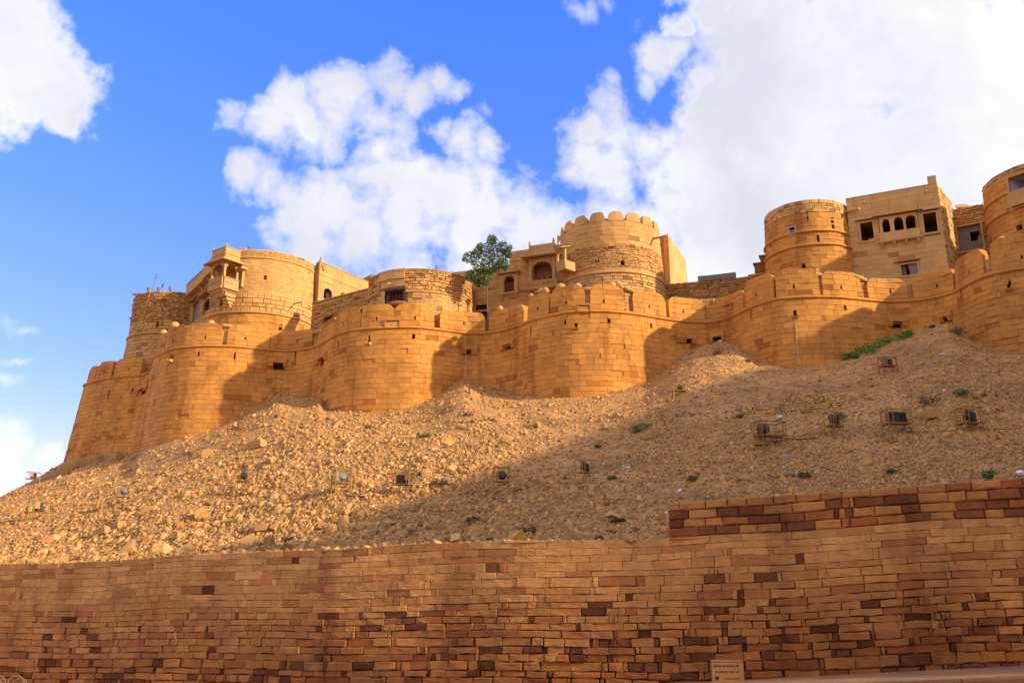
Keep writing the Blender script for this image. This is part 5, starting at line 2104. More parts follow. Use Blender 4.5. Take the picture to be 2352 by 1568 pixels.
hood(T12, S12, ua - 0.35, ub + 0.35, zTt + 0.22, 0.34, 0.06)
zf0, zf1 = zTt + 0.3, zTt + 0.72
m = MB()
sbox(m, S12, ua - 0.06, ub + 0.06, zf0, zf1, -0.05, 0.05)
m.build('frieze', M_DRESSED, T12)
m = MB()
nL = 9
for i in range(nL):
    a = ua + (ub - ua) * i / nL
    b = ua + (ub - ua) * (i + 1) / nL
    for (p, q) in (((a, zf0 + 0.05), (b, zf1 - 0.05)), ((a, zf1 - 0.05), (b, zf0 + 0.05))):
        m.tube([S12.S(p[0], p[1], 0.052), S12.S(q[0], q[1], 0.052)], 0.018, 4)
m.build('frieze_lattice', M_DRESSED, T12)
# lower window with grey shutters
surround(T12, S12, hB, 0.09, 0.04, M_DRESSED)
hood(T12, S12, hB[0] - 0.35, hB[1] + 0.2, hB[3] + 0.2, 0.2, 0.03)
w = hB[1] - hB[0]
shutters(T12, S12, (hB[0] + w * 0.5, hB[1], hB[2], hB[3]), M_GREYWOOD, o=-0.08, split=False)
shutters(T12, S12, (hB[0] + 0.02, hB[0] + w * 0.3, hB[2], hB[3]), M_GREYWOOD, o=-0.25, split=False)
m = MB()
sbox(m, S12, hB[0] + w * 0.42, hB[0] + w * 0.54, hB[2] + 0.35, hB[3] - 0.02, -0.1, -0.05)
m.build('red_cloth', M_RED, T12)
m = MB()
for (a, b, hh) in ((0.1, 0.2, 0.05), (0.55, 0.72, 0.09), (0.78, 0.98, 0.11)):
    sbox(m, S12, hL[0] + (hL[1] - hL[0]) * a, hL[0] + (hL[1] - hL[0]) * b, hL[2], hL[2] + hh, -0.15, 0.0)
m.build('loose_bricks', M_DRESSED, T12, kind='stuff')
for (x, y) in ((1984, 462), (2126, 437), (1996, 527 + 110 * 0)):
    if y < 500:
        u, z = pick(S12, x, y)
        m = MB()
        m.tube([S12.S(u, z, -0.05), S12.S(u + 0.06, z - 0.25, 0.35)], 0.05, 6)
        m.build('spout', M_WHITEPAINT, T12)
u, z = pick(S12, 1968, 606)
m = MB()
m.tube([S12.S(u, z, -0.05), S12.S(u, z - 0.12, 0.2)], 0.04, 6)
m.build('spout', M_WHITEPAINT, T12)
m = MB()
sbox(m, S12, 0, S12.L, zt, zt + 0.04, -0.3, 0.03)
m.build('coping', M_DRESSED, T12)
# chimney-like corner pier, right flank in rubble
zch = pick(S12, 2160, 402)[1]
m = MB()
sbox(m, S12, S12.L - 0.46, S12.L - 0.005, zt + 0.04, zch, -0.5, 0.0)
m.build('corner_pier', M_DRESSED, T12)
shell(T12, S12r, 15.0, zt, mat=M_UPMORTAR)
rubble(T12, S12r, 0, S12r.L, 15.6, zt, rng, h=0.2, lens=(0.25, 0.6), wob=0.025, joint=0.013, proud=0.05, lo=0.9, hi=1.2, mat=M_DRESSED)
shell(T12, S12l, 15.0, zt, mat=M_DRESSED)

# ---- rubble wall with the cement niche
rng = random.Random(909)
S13 = Surf([(25.4, 50.3), (28.6, 48.2)])
T13 = thing('niche_wall', (27, 49.5, 15.55), 'dark rubble wall with a grey cement niche, right of the square house', 'wall')
zt = pick(S13, 2225, 476)[1]
hN = S13.hole(2201, 517, 2256, 575)
hH = S13.hole(2228, 529, 2250, 551)
shell(T13, S13, 15.0, zt, [hN + (1.7,)], mat=M_UPMORTAR)
rubble(T13, S13, 0, S13.L, 15.6, zt + 0.05, rng, h=0.17, lens=(0.25, 0.55), holes=[hN], wob=0.025, joint=0.014, proud=0.05, lo=0.75, hi=1.1, dark=0.1)
m = MB()
core(m, S13, hN[0], hN[1], hN[2], hN[3], [hH], off=-0.16, du=0.2, dz=0.2)
recess(m, S13, hH, 1.4, o=-0.16)
m.build('cement_niche', M_CEMENT, T13)
surround(T13, S13, hN, 0.1, 0.05, M_UPPER, lintel=0.15)
m = MB()
u, z = pick(S13, 2250, 545)
sbox(m, S13, hH[0] + (hH[1] - hH[0]) * 0.72, hH[1], hH[2], hH[3] - 0.2, -0.9, -0.5)
m.build('broken_stone', M_UPPER, T13)
m = MB()
uu = pick(S13, 2210, 475)[0]
c = S13.S(uu, zt, -0.3)
for (dx) in (0.0,):
    m.add([c + Vector((-0.55, -0.2, 0.12)), c + Vector((0.55, -0.25, 0.15)), c + Vector((0.2, 0.2, 0.5)), c + Vector((-0.3, 0.3, 0.45)),
           c + Vector((-0.55, -0.2, 0.06)), c + Vector((0.55, -0.25, 0.09)), c + Vector((0.2, 0.2, 0.44)), c + Vector((-0.3, 0.3, 0.39))],
          [(0, 1, 2, 3), (7, 6, 5, 4), (0, 4, 5, 1), (1, 5, 6, 2), (2, 6, 7, 3), (3, 7, 4, 0)])
    m.box(c + Vector((0.0, 0.1, 0.1)), 0.5, 0.3, 0.25)
m.build('leaning_slab', M_UPPER, T13)
m = MB()
u = pick(S13, 2262, 500)[0]
m.tube([S13.S(u, zt + 0.1, 0.08), S13.S(u, zt - 1.5, 0.08)], 0.025, 5)
m.build('pipe', M_YELLOW, T13)

# ---- last tower, cut by the picture edge
C14, R14 = (30.2, 46.1), 3.3
S14 = Surf(arc(C14[0], C14[1], R14, -115, 115), zr=20.7, b=0.035)
T14 = thing('edge_tower', (C14[0], C14[1], 15.55), 'shaded round tower with a wide plastered opening, cut by the right picture edge', 'tower')
z1_ = pick(S14, 2352, 473)[1]
z2_ = z1_ + 1.05
zt = pick(S14, 2352, 375)[1]
hW = S14.hole(2318, 404, 2350, 438)
hW = (hW[0], hW[0] + 2.4, hW[2], hW[3])
hw2 = S14.hole(2334, 516, 2348, 528)
shell(T14, S14, 14.8, zt, [hW + (1.6,), hw2 + (0.6,)], mat=M_UPMORTAR, roof=C14)
HB = [hW, hw2]
ujoints(T14, S14, 0, S14.L, rows_between(z2_ + 0.06, zt - 0.3, 0.27, rng), (0.5, 1.0), rng, HB, mat=M_STONE, many=60)
ujoints(T14, S14, 0, S14.L, rows_between(z1_ + 0.08, z2_ - 0.06, 0.27, rng), (0.5, 1.0), rng, HB, mat=M_STONE, many=40)
ujoints(T14, S14, 0, S14.L, rows_between(15.4, z1_ - 0.08, 0.27, rng), (0.4, 0.95), rng, HB, mat=M_STONE, many=110)
rubble(T14, S14, 0, S14.L, zt - 0.3, zt, rng, h=0.16, lens=(0.25, 0.5), wob=0.02)
band(T14, S14, z1_, 0.10, 0.16, mat=M_STONE)
band(T14, S14, z2_, 0.08, 0.14, mat=M_STONE, ub=hW[0] - 0.1)
surround(T14, S14, hW, 0.1, 0.08, M_CARVED)
m = MB()
recess(m, S14, (hW[0] + 0.01, hW[1] - 0.01, hW[2] + 0.01, hW[3] - 0.01), 1.55, o=-0.06)
m.build('plastered_lining', M_PLASTER, T14)
m = MB()
sbox(m, S14, hW[0] - 0.2, hW[1] + 0.2, hW[2] - 0.75, hW[2] - 0.1, -0.05, 0.10)
sbox(m, S14, hW[0] - 0.25, hW[1] + 0.25, hW[2] - 0.9, hW[2] - 0.76, -0.05, 0.2)
m.build('loggia_sill', M_CARVED, T14)
for i in range(2):
    m = MB()
    u = hW[0] - 0.1 + 1.2 * i
    sbox(m, S14, u, u + 0.2, hW[2] - 1.15, hW[2] - 0.9, -0.05, 0.16, o1b=0.06)
    m.build('corbel', M_CARVED, T14)

# ---- unseen house blocks added right of the view, sized to shade the slope
SHADE = [(24.5, 1.0, 7, 8, 13.6), (30.0, 11.2, 7, 10.5, 17.2), (33.5, 20.5, 7, 11, 19.3), (37.8, 29.8, 8, 11, 21.2), (41.5, 38.5, 8, 9, 22.6), (47.0, 44.5, 9, 9, 24.4), (29, -9, 8, 13, 16.6), (31, -22, 9, 13, 16.6)]
LAB = ['first', 'second', 'third', 'fourth', 'fifth', 'sixth', 'seventh', 'eighth']
for i, (x, y, sx, sy, zt) in enumerate(SHADE):
    t = thing('shade_block', (x, y, street_z(x) - 0.5), LAB[i] + ' unseen flat-roofed block added outside the view at the right to shade the slope', 'house', 'added blocks that shade the slope')
    m = MB()
    zb = -5.0
    m.box((x, y, (zt + zb) / 2), sx, sy, zt - zb)
    m.build('walls', M_UPPER, t)
    m = MB()
    for k in (-1, 1):
        m.box((x + k * (sx / 2 - 0.15), y, zt + 0.25), 0.3, sy, 0.5)
        m.box((x, y + k * (sy / 2 - 0.15), zt + 0.26), sx - 0.6, 0.3, 0.52)
    m.build('parapet', M_UPPER, t)
    for f in range(3):
        for k in (-0.3, 0.0, 0.3):
            m = MB()
            m.box((x - sx / 2 - 0.02, y + k * sy, 4 + f * 4.2), 0.12, 0.9, 1.4)
            m.build('window', M_DARKWOOD, t)

# ------------------------------------------------------------------ stones and rubble on the slope
nr = np.random.default_rng(4)
ci, ck, cw, cpx, cpy = [], [], [], [], []
PXY = np.array([[proj(GRID[i, k]) for k in range(MR + 1)] for i in range(nI)])
for i in range(nI - 1):
    if PXS[i] < -70 or PXS[i] > 2420:
        continue
    for k in range(1, MR):
        a = PXY[i, k]
        b = PXY[i + 1, k]
        c = PXY[i, k + 1]
        A = abs((b[0] - a[0]) * (c[1] - a[1]))
        if c[1] < a[1]:
            ci.append(i)
            ck.append(k)
            cw.append(A + 0.4)
            cpx.append(a[0])
            cpy.append(a[1])
ci, ck, cw = np.array(ci), np.array(ck), np.array(cw)
cpx, cpy = np.array(cpx), np.array(cpy)
# rocky ground at the left and in the middle, finer debris and bare soil at the right
left = 1.0 / (1.0 + np.exp((cpx - 1250) / 170.0))
pn = np.array([noise.noise(Vector((x * 0.006, y * 0.012, 0.3))) for x, y in zip(cpx, cpy)])
rocky = np.clip(0.72 + 0.45 * left + 1.0 * pn, 0.2, 1.4)


def scatter(n, weight):
    p = cw * weight
    p = p / p.sum()
    idx = nr.choice(len(p), n, p=p)
    a, b = nr.random(n), nr.random(n)
    i, k = ci[idx], ck[idx]
    P = (GRID[i, k] * ((1 - a) * (1 - b))[:, None] + GRID[i + 1, k] * (a * (1 - b))[:, None] + GRID[i, k + 1] * ((1 - a) * b)[:, None] + GRID[i + 1, k + 1] * (a * b)[:, None])
    e1 = GRID[i + 1, k] - GRID[i, k]
    e2 = GRID[i, k + 1] - GRID[i, k]
    Nn = np.cross(e1, e2)
    Nn /= np.linalg.norm(Nn, axis=1)[:, None]
    return P, Nn, idx


CUBE = np.array([(-1, -1, -1), (1, -1, -1), (1, 1, -1), (-1, 1, -1), (-1, -1, 1), (1, -1, 1), (1, 1, 1), (-1, 1, 1)], float)
CUBEF = np.array([(3, 2, 1, 0), (4, 5, 6, 7), (0, 1, 5, 4), (1, 2, 6, 5), (2, 3, 7, 6), (3, 0, 4, 7)])


def rock_verts(n, size, flat, Nn):
    """n angular blocks, 8 corners each, standing on the slope"""
    V = np.repeat(CUBE[None] * 0.5, n, 0)
    V = V + nr.uniform(-0.2, 0.2, V.shape)
    top = V[:, 4:, :2]
    V[:, 4:, :2] = top * nr.uniform(0.45, 1.0, (n, 1, 1)) + nr.uniform(-0.12, 0.12, (n, 1, 2))
    V[:, :, 0] *= (size * nr.uniform(0.8, 1.5, n))[:, None]
    V[:, :, 1] *= (size * nr.uniform(0.55, 1.0, n))[:, None]
    V[:, :, 2] *= (size * flat)[:, None]
    # random tilt, then turn
    ax, ay, az = nr.normal(0, 0.38, n), nr.normal(0, 0.38, n), nr.uniform(0, 2 * np.pi, n)

    def rot(V, a, i, j):
        c, s = np.cos(a)[:, None], np.sin(a)[:, None]
        x, y = V[:, :, i].copy(), V[:, :, j].copy()
        V[:, :, i], V[:, :, j] = c * x - s * y, s * x + c * y
    rot(V, ax, 1, 2)
    rot(V, ay, 0, 2)
    rot(V, az, 0, 1)
    # lean with the slope
    V[:, :, 2] -= (V[:, :, 0] * Nn[:, None, 0] + V[:, :, 1] * Nn[:, None, 1]) / Nn[:, None, 2] * 0.8
    return V


def rock_tints(n, pal=1.0):
    k = nr.uniform(0.62, 1.16, n)
    c = np.stack([k, k * nr.uniform(0.92, 1.05, n), k * nr.uniform(0.82, 1.1, n)], 1)
    r = nr.random(n)
    m = r < 0.09
    c[m] *= np.array([1.2, 1.28, 1.4])
    m = (r > 0.09) & (r < 0.20)
    c[m] *= np.array([0.74, 0.62, 0.52])
    m = (r > 0.2) & (r < 0.3)
    c[m] *= np.array([1.1, 0.95, 0.75])
    return c


def joined(name, V, C, mat, kind):
    n = len(V)
    F = (CUBEF[None] + (np.arange(n) * 8)[:, None, None]).reshape(-1, 4)
    me = bpy.data.meshes.new(name)
    me.vertices.add(n * 8)
    me.vertices.foreach_set('co', V.reshape(-1))
    me.loops.add(len(F) * 4)
    me.loops.foreach_set('vertex_index', F.reshape(-1).astype(np.int32))
    me.polygons.add(len(F))
    me.polygons.foreach_set('loop_start', np.arange(len(F), dtype=np.int32) * 4)
    me.polygons.foreach_set('loop_total', np.full(len(F), 4, dtype=np.int32))
    me.update(calc_edges=True)
    at = me.attributes.new('tint', 'FLOAT_COLOR', 'FACE')
    CC = np.repeat(np.c_[C, np.ones(n)], 6, 0).astype(np.float32)
    at.data.foreach_set('color', CC.ravel())
    me.materials.append(mat)
    o = bpy.data.objects.new(name, me)
    COL.objects.link(o)
    if kind:
        o['kind'] = kind
    return o


# stones big enough to tell apart
n = 27000
P, Nn, idx = scatter(n, rocky)
lf = left[idx]
size = np.exp(nr.normal(math.log(0.082), 0.46, n)) * (0.72 + 0.42 * lf)
size = np.clip(size, 0.04, 0.42)
flat = nr.uniform(0.4, 0.85, n)
V = rock_verts(n, size, flat, Nn)
V += (P + np.array([0, 0, 1.0]) * (size * flat * 0.30)[:, None])[:, None, :]
C = rock_tints(n)
scr = size / np.linalg.norm(P, axis=1)
order = np.argsort(-scr)
bigs = order[:282]
joined('rubble', V[order[282:]], C[order[282:]], M_ROCK, 'stuff')
for j in bigs:
    m = MB()
    q = [Vector(v) for v in V[j]]
    m.add(q, [tuple(f) for f in CUBEF], tuple(C[j]))
    m.solo('rock', M_ROCK, 'loose block of broken tan sandstone lying among the rubble of the slope', 'rock', 'loose rocks on the slope')
# stones and soil spilled over the rim of the retaining wall
ns = 700
us_ = nr.uniform(RIM.u_px(-40, 0), RIM.u_px(1530, 0), ns)
P = []
for u in us_:
    q = RIM.S(float(u), -0.02, -0.02 - abs(nr.normal(0, 0.25)))
    P.append((q.x, q.y, max(q.z, ground_xy(q.x, q.y)[0])))
P = np.array(P)
Nn = np.tile(np.array([0, 0, 1.0]), (ns, 1))
size = np.clip(np.exp(nr.normal(math.log(0.045), 0.5, ns)), 0.015, 0.14)
V = rock_verts(ns, size, nr.uniform(0.4, 0.8, ns), Nn) + (P + np.array([0, 0, 1.0]) * (size * 0.2)[:, None])[:, None, :]
joined('rim_debris', V, rock_tints(ns), M_ROCK, 'stuff')
# gravel and chips
n = 62000
P, Nn, idx = scatter(n, np.clip(rocky, 0.5, 1.1))
size = np.clip(np.exp(nr.normal(math.log(0.047), 0.45, n)), 0.015, 0.10)
V = rock_verts(n, size, nr.uniform(0.35, 0.9, n), Nn) + (P + np.array([0, 0, 1.0]) * (size * 0.12)[:, None])[:, None, :]
joined('gravel', V, rock_tints(n), M_ROCK, 'stuff')
# wisps of dry scrub
n = 1500
P, Nn, idx = scatter(n, np.clip(1.1 - 0.75 * left, 0.15, 1) * np.clip(0.25 + 2.2 * np.abs(pn), 0.05, 2))
rng = random.Random(19)
m = MB()
for p in P:
    p = Vector(p)
    r = rng.uniform(0.05, 0.2)
    k = rng.uniform(0.5, 1.5)
    for _ in range(9):
        a = rng.uniform(0, 6.283)
        d = Vector((math.cos(a) * r * rng.uniform(0.3, 1.2), math.sin(a) * r * rng.uniform(0.3, 1.2), r * rng.uniform(0.2, 0.9)))
        q = p + Vector((rng.uniform(-0.6, 0.6) * r, rng.uniform(-0.6, 0.6) * r, -0.01))
        s = Vector((-d.y, d.x, 0)).normalized() * 0.009
        m.add([q - s, q + s, q + d], [(0, 1, 2)], (k, k * rng.uniform(0.9, 1.1), k))
m.build('dry_scrub', M_DRY, kind='stuff')
# scraps of paper and plastic
n = 900
P, Nn, idx = scatter(n, np.clip(1.15 - left, 0.12, 1) * np.clip(0.5 + 1.8 * np.abs(pn), 0.1, 2))
size = np.exp(nr.normal(math.log(0.035), 0.4, n))
V = rock_verts(n, size, nr.uniform(0.15, 0.5, n), Nn) + (P + np.array([0, 0, 1.0]) * (size * 0.4)[:, None])[:, None, :]
PAL = np.array([(0.75, 0.73, 0.7), (0.6, 0.58, 0.56), (0.5, 0.5, 0.52), (0.35, 0.42, 0.6), (0.5, 0.1, 0.1), (0.42, 0.35, 0.38), (0.05, 0.05, 0.06), (0.55, 0.45, 0.35)])
joined('litter', V, PAL[nr.choice(8, n, p=[.22, .2, .16, .06, .05, .13, .06, .12])], M_LITTER, 'stuff')

# blocks one can name
rng = random.Random(61)
NAMED = [(590, 1020, 46, 20, 14, -0.5, 'long squared orange block lying on the slope below the balcony bastion'),
         (475, 1040, 28, 18, 14, 0.4, 'dark-sided squat block left of the long orange block'),
         (312, 1024, 26, 24, 20, 0.2, 'rounded boulder wedged between the two leftmost bastions'),
         (205, 1058, 80, 22, 14, -0.45, 'long bedrock ledge at the foot of the end bastion'),
         (258, 1050, 50, 18, 12, -0.4, 'second bedrock ledge, right of the long one at the end bastion'),
         (160, 1075, 45, 18, 12, -0.5, 'bedrock ledge on the skyline left of the end bastion'),
         (535, 960, 38, 10, 8, -0.5, 'flat slab beside the caged lamp below the balcony bastion'),
         (235, 1222, 42, 20, 14, -0.5, 'left one of the pair of long slabs low on the left slope'),
         (268, 1208, 40, 20, 14, -0.55, 'right one of the pair of long slabs low on the left slope'),
         (462, 1178, 30, 22, 16, 0.3, 'pale pointed block in the middle of the left slope'),
         (1095, 1216, 40, 20, 12, 0.1, 'square flat orange slab just above the middle of the retaining wall'),
         (1140, 1233, 34, 16, 12, 0.3, 'grey-tan block just right of the square flat slab above the wall'),
         (1735, 1008, 30, 30, 24, 0.2, 'upright block behind the wide cage right of the middle'),
         (1870, 993, 44, 18, 14, 0.0, 'broad block below the terrace wall between two cages'),
         (2142, 951, 40, 22, 16, 0.1, 'round-ended boulder between the two right cages'),
         (1668, 1058, 22, 20, 14, 0.2, 'lone tan block right of the middle, below the rope'),
         (978, 1085, 24, 22, 18, 0.2, 'bright upright block left of the dry yellow tuft'),
         (2300, 1098, 30, 16, 10, 0.0, 'pale flat stone near the top of the raised wall, far right')]
for (x, y, w, h, d, rz, lab) in NAMED:
    g, nn = ground_px(x, y + h * 0.3)
    if g is None:
        continue
    k = (g - EYE).length / FOC
    m = MB()
    R = Matrix.Rotation(rz, 3, 'Z') @ Matrix.Rotation(rng.uniform(-0.25, 0.25), 3, 'X') @ Matrix.Rotation(rng.uniform(-0.1, 0.1) - 0.15, 3, 'Y')
    sx, sy, sz = w * k * 0.9, d * k * 1.5, h * k * 0.9
    ve = []
    for z in (-1, 0.2, 1):
        for (a, b) in ((-1, -1), (0, -1.08), (1, -1), (1.05, 0), (1, 1), (-1, 1), (-1.04, 0)):
            kk = 1.0 if z < 0.9 else 0.82
            ve.append(g + Vector((0, 0, sz * 0.25)) + R @ Vector((a * sx / 2 * kk * rng.uniform(0.9, 1.06), b * sy / 2 * kk * rng.uniform(0.9, 1.06), z * sz / 2 * rng.uniform(0.9, 1.1))))
    fs = [tuple(range(6, -1, -1)), tuple(range(14, 21))]
    for r_ in range(2):
        for i in range(7):
            fs.append((r_ * 7 + i, r_ * 7 + (i + 1) % 7, r_ * 7 + 7 + (i + 1) % 7, r_ * 7 + 7 + i))
    m.add(ve, fs, rnd_tint(rng, 0.78, 0.98, 0.0))
    m.solo('boulder', M_ROCK, lab, 'boulder', 'large blocks on the slope')

# ------------------------------------------------------------------ dry-stone terrace wall
rng = random.Random(71)
def dry_wall(bot, tops, lab, seed):
    rng = random.Random(seed)
    pts = [ground_px(*b)[0] for b in bot]
    hts = []
    for b, p, t in zip(bot, pts, tops):
        r = ray(b[0], t)
        hts.append(max(0.1, EYE.z + p.y / r.y * r.z - p.z))
    sf = RimSurf([(p.x, p.y) for p in pts], smooth=0.15, step=0.05)
    X = [p.x for p in pts]
    Z = [p.z - 0.06 for p in pts]
    sf.rz = lambda u: float(np.interp(sf.at(u)[0], X, Z))
    sf.lean = 0.45
    hh = lambda u: float(np.interp(sf.at(u)[0], X, hts))
    t = thing('terrace_wall', sf.S(sf.L / 2, 0), lab, 'wall')
    m = MB()
    nn = max(2, int(sf.L / 0.15))
    V = []
    for i in range(nn + 1):
        u = sf.L * i / nn
        V += [sf.S(u, -0.3, -0.06), sf.S(u, hh(u) - 0.03, -0.06), sf.S(u, hh(u) - 0.03, -0.9), sf.S(u, -0.3, -0.9)]
    F = []
    for i in range(nn):
        for a in range(4):
            F.append((4 * i + a, 4 * i + 4 + a, 4 * i + 4 + (a + 1) % 4, 4 * i + (a + 1) % 4))
    m.add(V, F, (0.28, 0.24, 0.22))
    m.build('wall_core', M_ROCK, t)
    z = -0.1
    while z < max(hts):
        h = rng.uniform(0.075, 0.125)
        for (a, b) in row_spans(0, sf.L, (0.10, 0.25), rng, small=0.1):
            um = (a + b) / 2
            top = hh(um) + rng.uniform(-0.03, 0.06)
            if z + h * 0.4 > top:
                continue
            m = MB()
            stone(m, sf, quad_poly(a, b, z, z + h, rng, 0.018, 1), rng, joint=0.007, bev=0.02, depth=0.10, proud=0.05, jit=0.01, tint=rnd_tint(rng, 0.85, 1.12, 0.08, (0.7, 0.52, 0.46)))
            m.build('stone', M_ROCK, t)
        z += h


dry_wall([(1796, 955), (1840, 950), (1879, 943), (1933, 934), (1985, 922), (2033, 914)], [906, 900, 896, 899, 904, 906], 'dry-stone terrace wall on the right slope above the caged lamps', 7)
dry_wall([(1706, 957), (1735, 958), (1762, 956), (1782, 952)], [938, 926, 922, 926], 'short collapsed stub of dry-stone wall, left of the terrace wall', 9)

# ------------------------------------------------------------------ caged floodlights
CAGES = [  # x0, x1, top, mid, foot, kind, turn, label
    (57, 87, 1089, 1103, 1124, 'plate', 0.5, 'yellow floodlight cage standing on the skyline at the far left'),
    (62, 105, 1156, 1178, 1192, 'plate', 0.7, 'yellow floodlight cage at the far left edge, below the skyline one'),
    (265, 297, 1117, 1143, 1163, 'silver', 0.3, 'floodlight cage with a silver tilted reflector, below the end bastion'),
    (542, 569, 1079, 1106, 1133, 'dark', 0.0, 'narrow yellow floodlight cage with a dark round lamp, on the bright left slope'),
    (521, 555, 970, 986, 1012, 'plate', 0.6, 'rusty orange floodlight cage close to the balcony bastion foot'),
    (760, 805, 1080, 1110, 1137, 'silver', 0.6, 'floodlight cage with a polished silver lamp, left of the wide dark one'),
    (900, 953, 1085, 1113, 1135, 'wide', -0.45, 'wide floodlight cage with two dark boxes and a yellow plate, below the rubble tower bastion'),
    (963, 998, 933, 949, 972, 'empty', -0.4, 'empty floodlight cage below the foot of the rubble tower bastion'),
    (1132, 1171, 1073, 1106, 1138, 'dark', 0.15, 'floodlight cage with arched top bars, at the edge of sun and shade'),
    (1321, 1364, 1055, 1085, 1112, 'tilt', 0.75, 'thin floodlight cage with a tilted dark lamp, first in the shade'),
    (1546, 1576, 881, 897, 909, 'dark', 0.0, 'small floodlight cage high on the slope, with a rope tied to it'),
    (2025, 2058, 823, 842, 860, 'pale', 0.05, 'rusty floodlight cage with a pale box, below the green weeds'),
    (1732, 1805, 970, 1002, 1024, 'open', 0.35, 'long open floodlight cage with a dark drum lamp, left below the terrace wall'),
    (1895, 1939, 950, 979, 999, 'tilt', 0.7, 'floodlight cage half hidden by a shrub, below the terrace wall'),
    (2035, 2091, 945, 975, 1002, 'wide', 0.1, 'wide yellow floodlight cage with two upright bars, right of the terrace wall'),
    (2207, 2253, 940, 973, 987, 'tilt', 0.2, 'floodlight cage with a leaning lamp over a dark hollow, at the far right')]


def bar(m, a, b, r=0.012, tint=None):
    m.tube([a, b], r, 4, tint, cap=True)


for ci_, (x0, x1, y0, y1, yf, kd, rz, lab) in enumerate(CAGES):
    xm = (x0 + x1) / 2
    g, nn = ground_px(xm, yf)
    if g is None:
        g = atY(xm, yf, 60)
    k = (g - EYE).length / FOC * 0.97
    rng = random.Random(500 + ci_)
    wpx = x1 - x0
    dp = wpx * k * 0.62 / (math.cos(rz) + 0.62 * abs(math.sin(rz)))
    w = wpx * k / (math.cos(rz) + 0.62 * abs(math.sin(rz)))
    zt, zm = (yf - y0) * k * 1.02, (yf - y1) * k * 1.02
    t = thing('floodlight_cage', g, lab, 'floodlight cage', 'caged floodlights on the slope', rz)
    tn = rnd_tint(rng, 0.8, 1.15, 0.0)
    if kd in ('pale',) or ci_ == 4:
        tn = (0.85, 0.5, 0.45)
    br = 0.016 + 0.003 * (w > 0.6)
    cx, cy = w / 2, dp / 2
    for sx in (-1, 1):
        for sy in (-1, 1):
            m = MB()
            gx, gz = g.x + sx * cx * math.cos(rz) - sy * cy * math.sin(rz), g.y + sx * cx * math.sin(rz) + sy * cy * math.cos(rz)
            zg = ground_xy(gx, gz)[0] - g.z
            bar(m, (sx * cx, sy * cy, zg - 0.05), (sx * cx, sy * cy, zt), br, tn)
            m.build('leg', M_YELLOW, t, local=True)
    for nm, z in (('top_frame', zt - br), ('shelf_frame', zm)):
        m = MB()
        for (a, b) in (((-cx, -cy), (cx, -cy)), ((cx, -cy), (cx, cy)), ((cx, cy), (-cx, cy)), ((-cx, cy), (-cx, -cy))):
            bar(m, (a[0], a[1], z), (b[0], b[1], z), br * 1.1, tn)
        if nm == 'shelf_frame' and kd != 'empty':
            m.box((0, 0, z - 0.005), w * 0.96, dp * 0.5, 0.012, tint=tn)
        m.build(nm, M_YELLOW, t, local=True)
    m = MB()
    for f in ((-0.3, 0.35) if kd in ('wide', 'open') else (-0.25,)):
        bar(m, (w * f, -cy, zm), (w * f, -cy, zt), br * 0.9, tn)
        bar(m, (cx, dp * f, zm), (cx, dp * f, zt), br * 0.8, tn)
        bar(m, (-cx, dp * f, zm), (-cx, dp * f, zt), br * 0.8, tn)
    if ci_ == 8:
        for sx in (-1, 1):
            pts = [(sx * cx + sx * 0.0 - sx * w * 0.3 * (0.5 - 0.5 * math.cos(math.pi * i / 8)) , -cy, zt + 0.035 * math.sin(math.pi * i / 8)) for i in range(9)]
            m.tube(pts, br * 0.9, 4, tn)
    m.build('cage_bars', M_YELLOW, t, local=True, kind='stuff')
    hb = zt - zm
    lc = Vector((0.04 * w, 0.0, zm + hb * 0.48))
    if kd in ('dark', 'tilt', 'pale', 'open', 'silver', 'plate'):
        R = Matrix.Rotation(-0.6 if kd in ('tilt', 'silver') else -0.25, 3, 'X') @ Matrix.Rotation(0.5 if kd == 'tilt' else 0.0, 3, 'Y')
        r0 = min(hb * 0.40, w * 0.30)
        if kd == 'open':
            lc.x = -w * 0.22
        mt = M_SILVER if kd == 'silver' else M_DARKMETAL
        body = MB()
        if kd in ('dark', 'open', 'silver'):
            prof = [(r0 * 0.55, -dp * 0.30), (r0 * 0.8, -dp * 0.22), (r0, dp * 0.16), (r0 * 1.06, dp * 0.2)]
            body.lathe(lc, [(a, b) for a, b in prof], 12, rot=R @ Matrix.Rotation(-math.pi / 2, 3, 'X'))
        else:
            body.box(lc, r0 * 2.0, dp * 0.42, r0 * 1.9, rot=R, taper=0.8)
            for q in range(4):
                body.box(lc + R @ Vector((0, -dp * 0.23, (q - 1.5) * r0 * 0.4)), r0 * 1.6, dp * 0.05, r0 * 0.12, rot=R)
        lam = body.build('lamp_housing', mt, t, local=True)
        m = MB()
        m.box(lc + R @ Vector((0, dp * 0.22, 0)), r0 * 1.6, 0.01, r0 * 1.5, rot=R)
        m.build('lens', M_GLASSDARK, lam, local=True)
        m = MB()
        for sx in (-1, 1):
            m.tube([(lc.x + sx * r0 * 1.15, lc.y, lc.z), (lc.x + sx * r0 * 1.15, lc.y, zm)], br * 0.8, 4, (1, 1, 1))
        m.build('bracket', M_DARKMETAL, t, local=True)
    if kd in ('plate', 'wide'):
        m = MB()
        px_ = -w * 0.1 if kd == 'plate' else cx * 0.75
        m.box((px_ + (0 if kd == 'plate' else 0), -cy - 0.012, zm + hb * 0.6), w * 0.24, 0.012, hb * 0.6, tint=(1.25, 1.25, 1.2))
        m.build('yellow_plate', M_YELLOW, t, local=True)
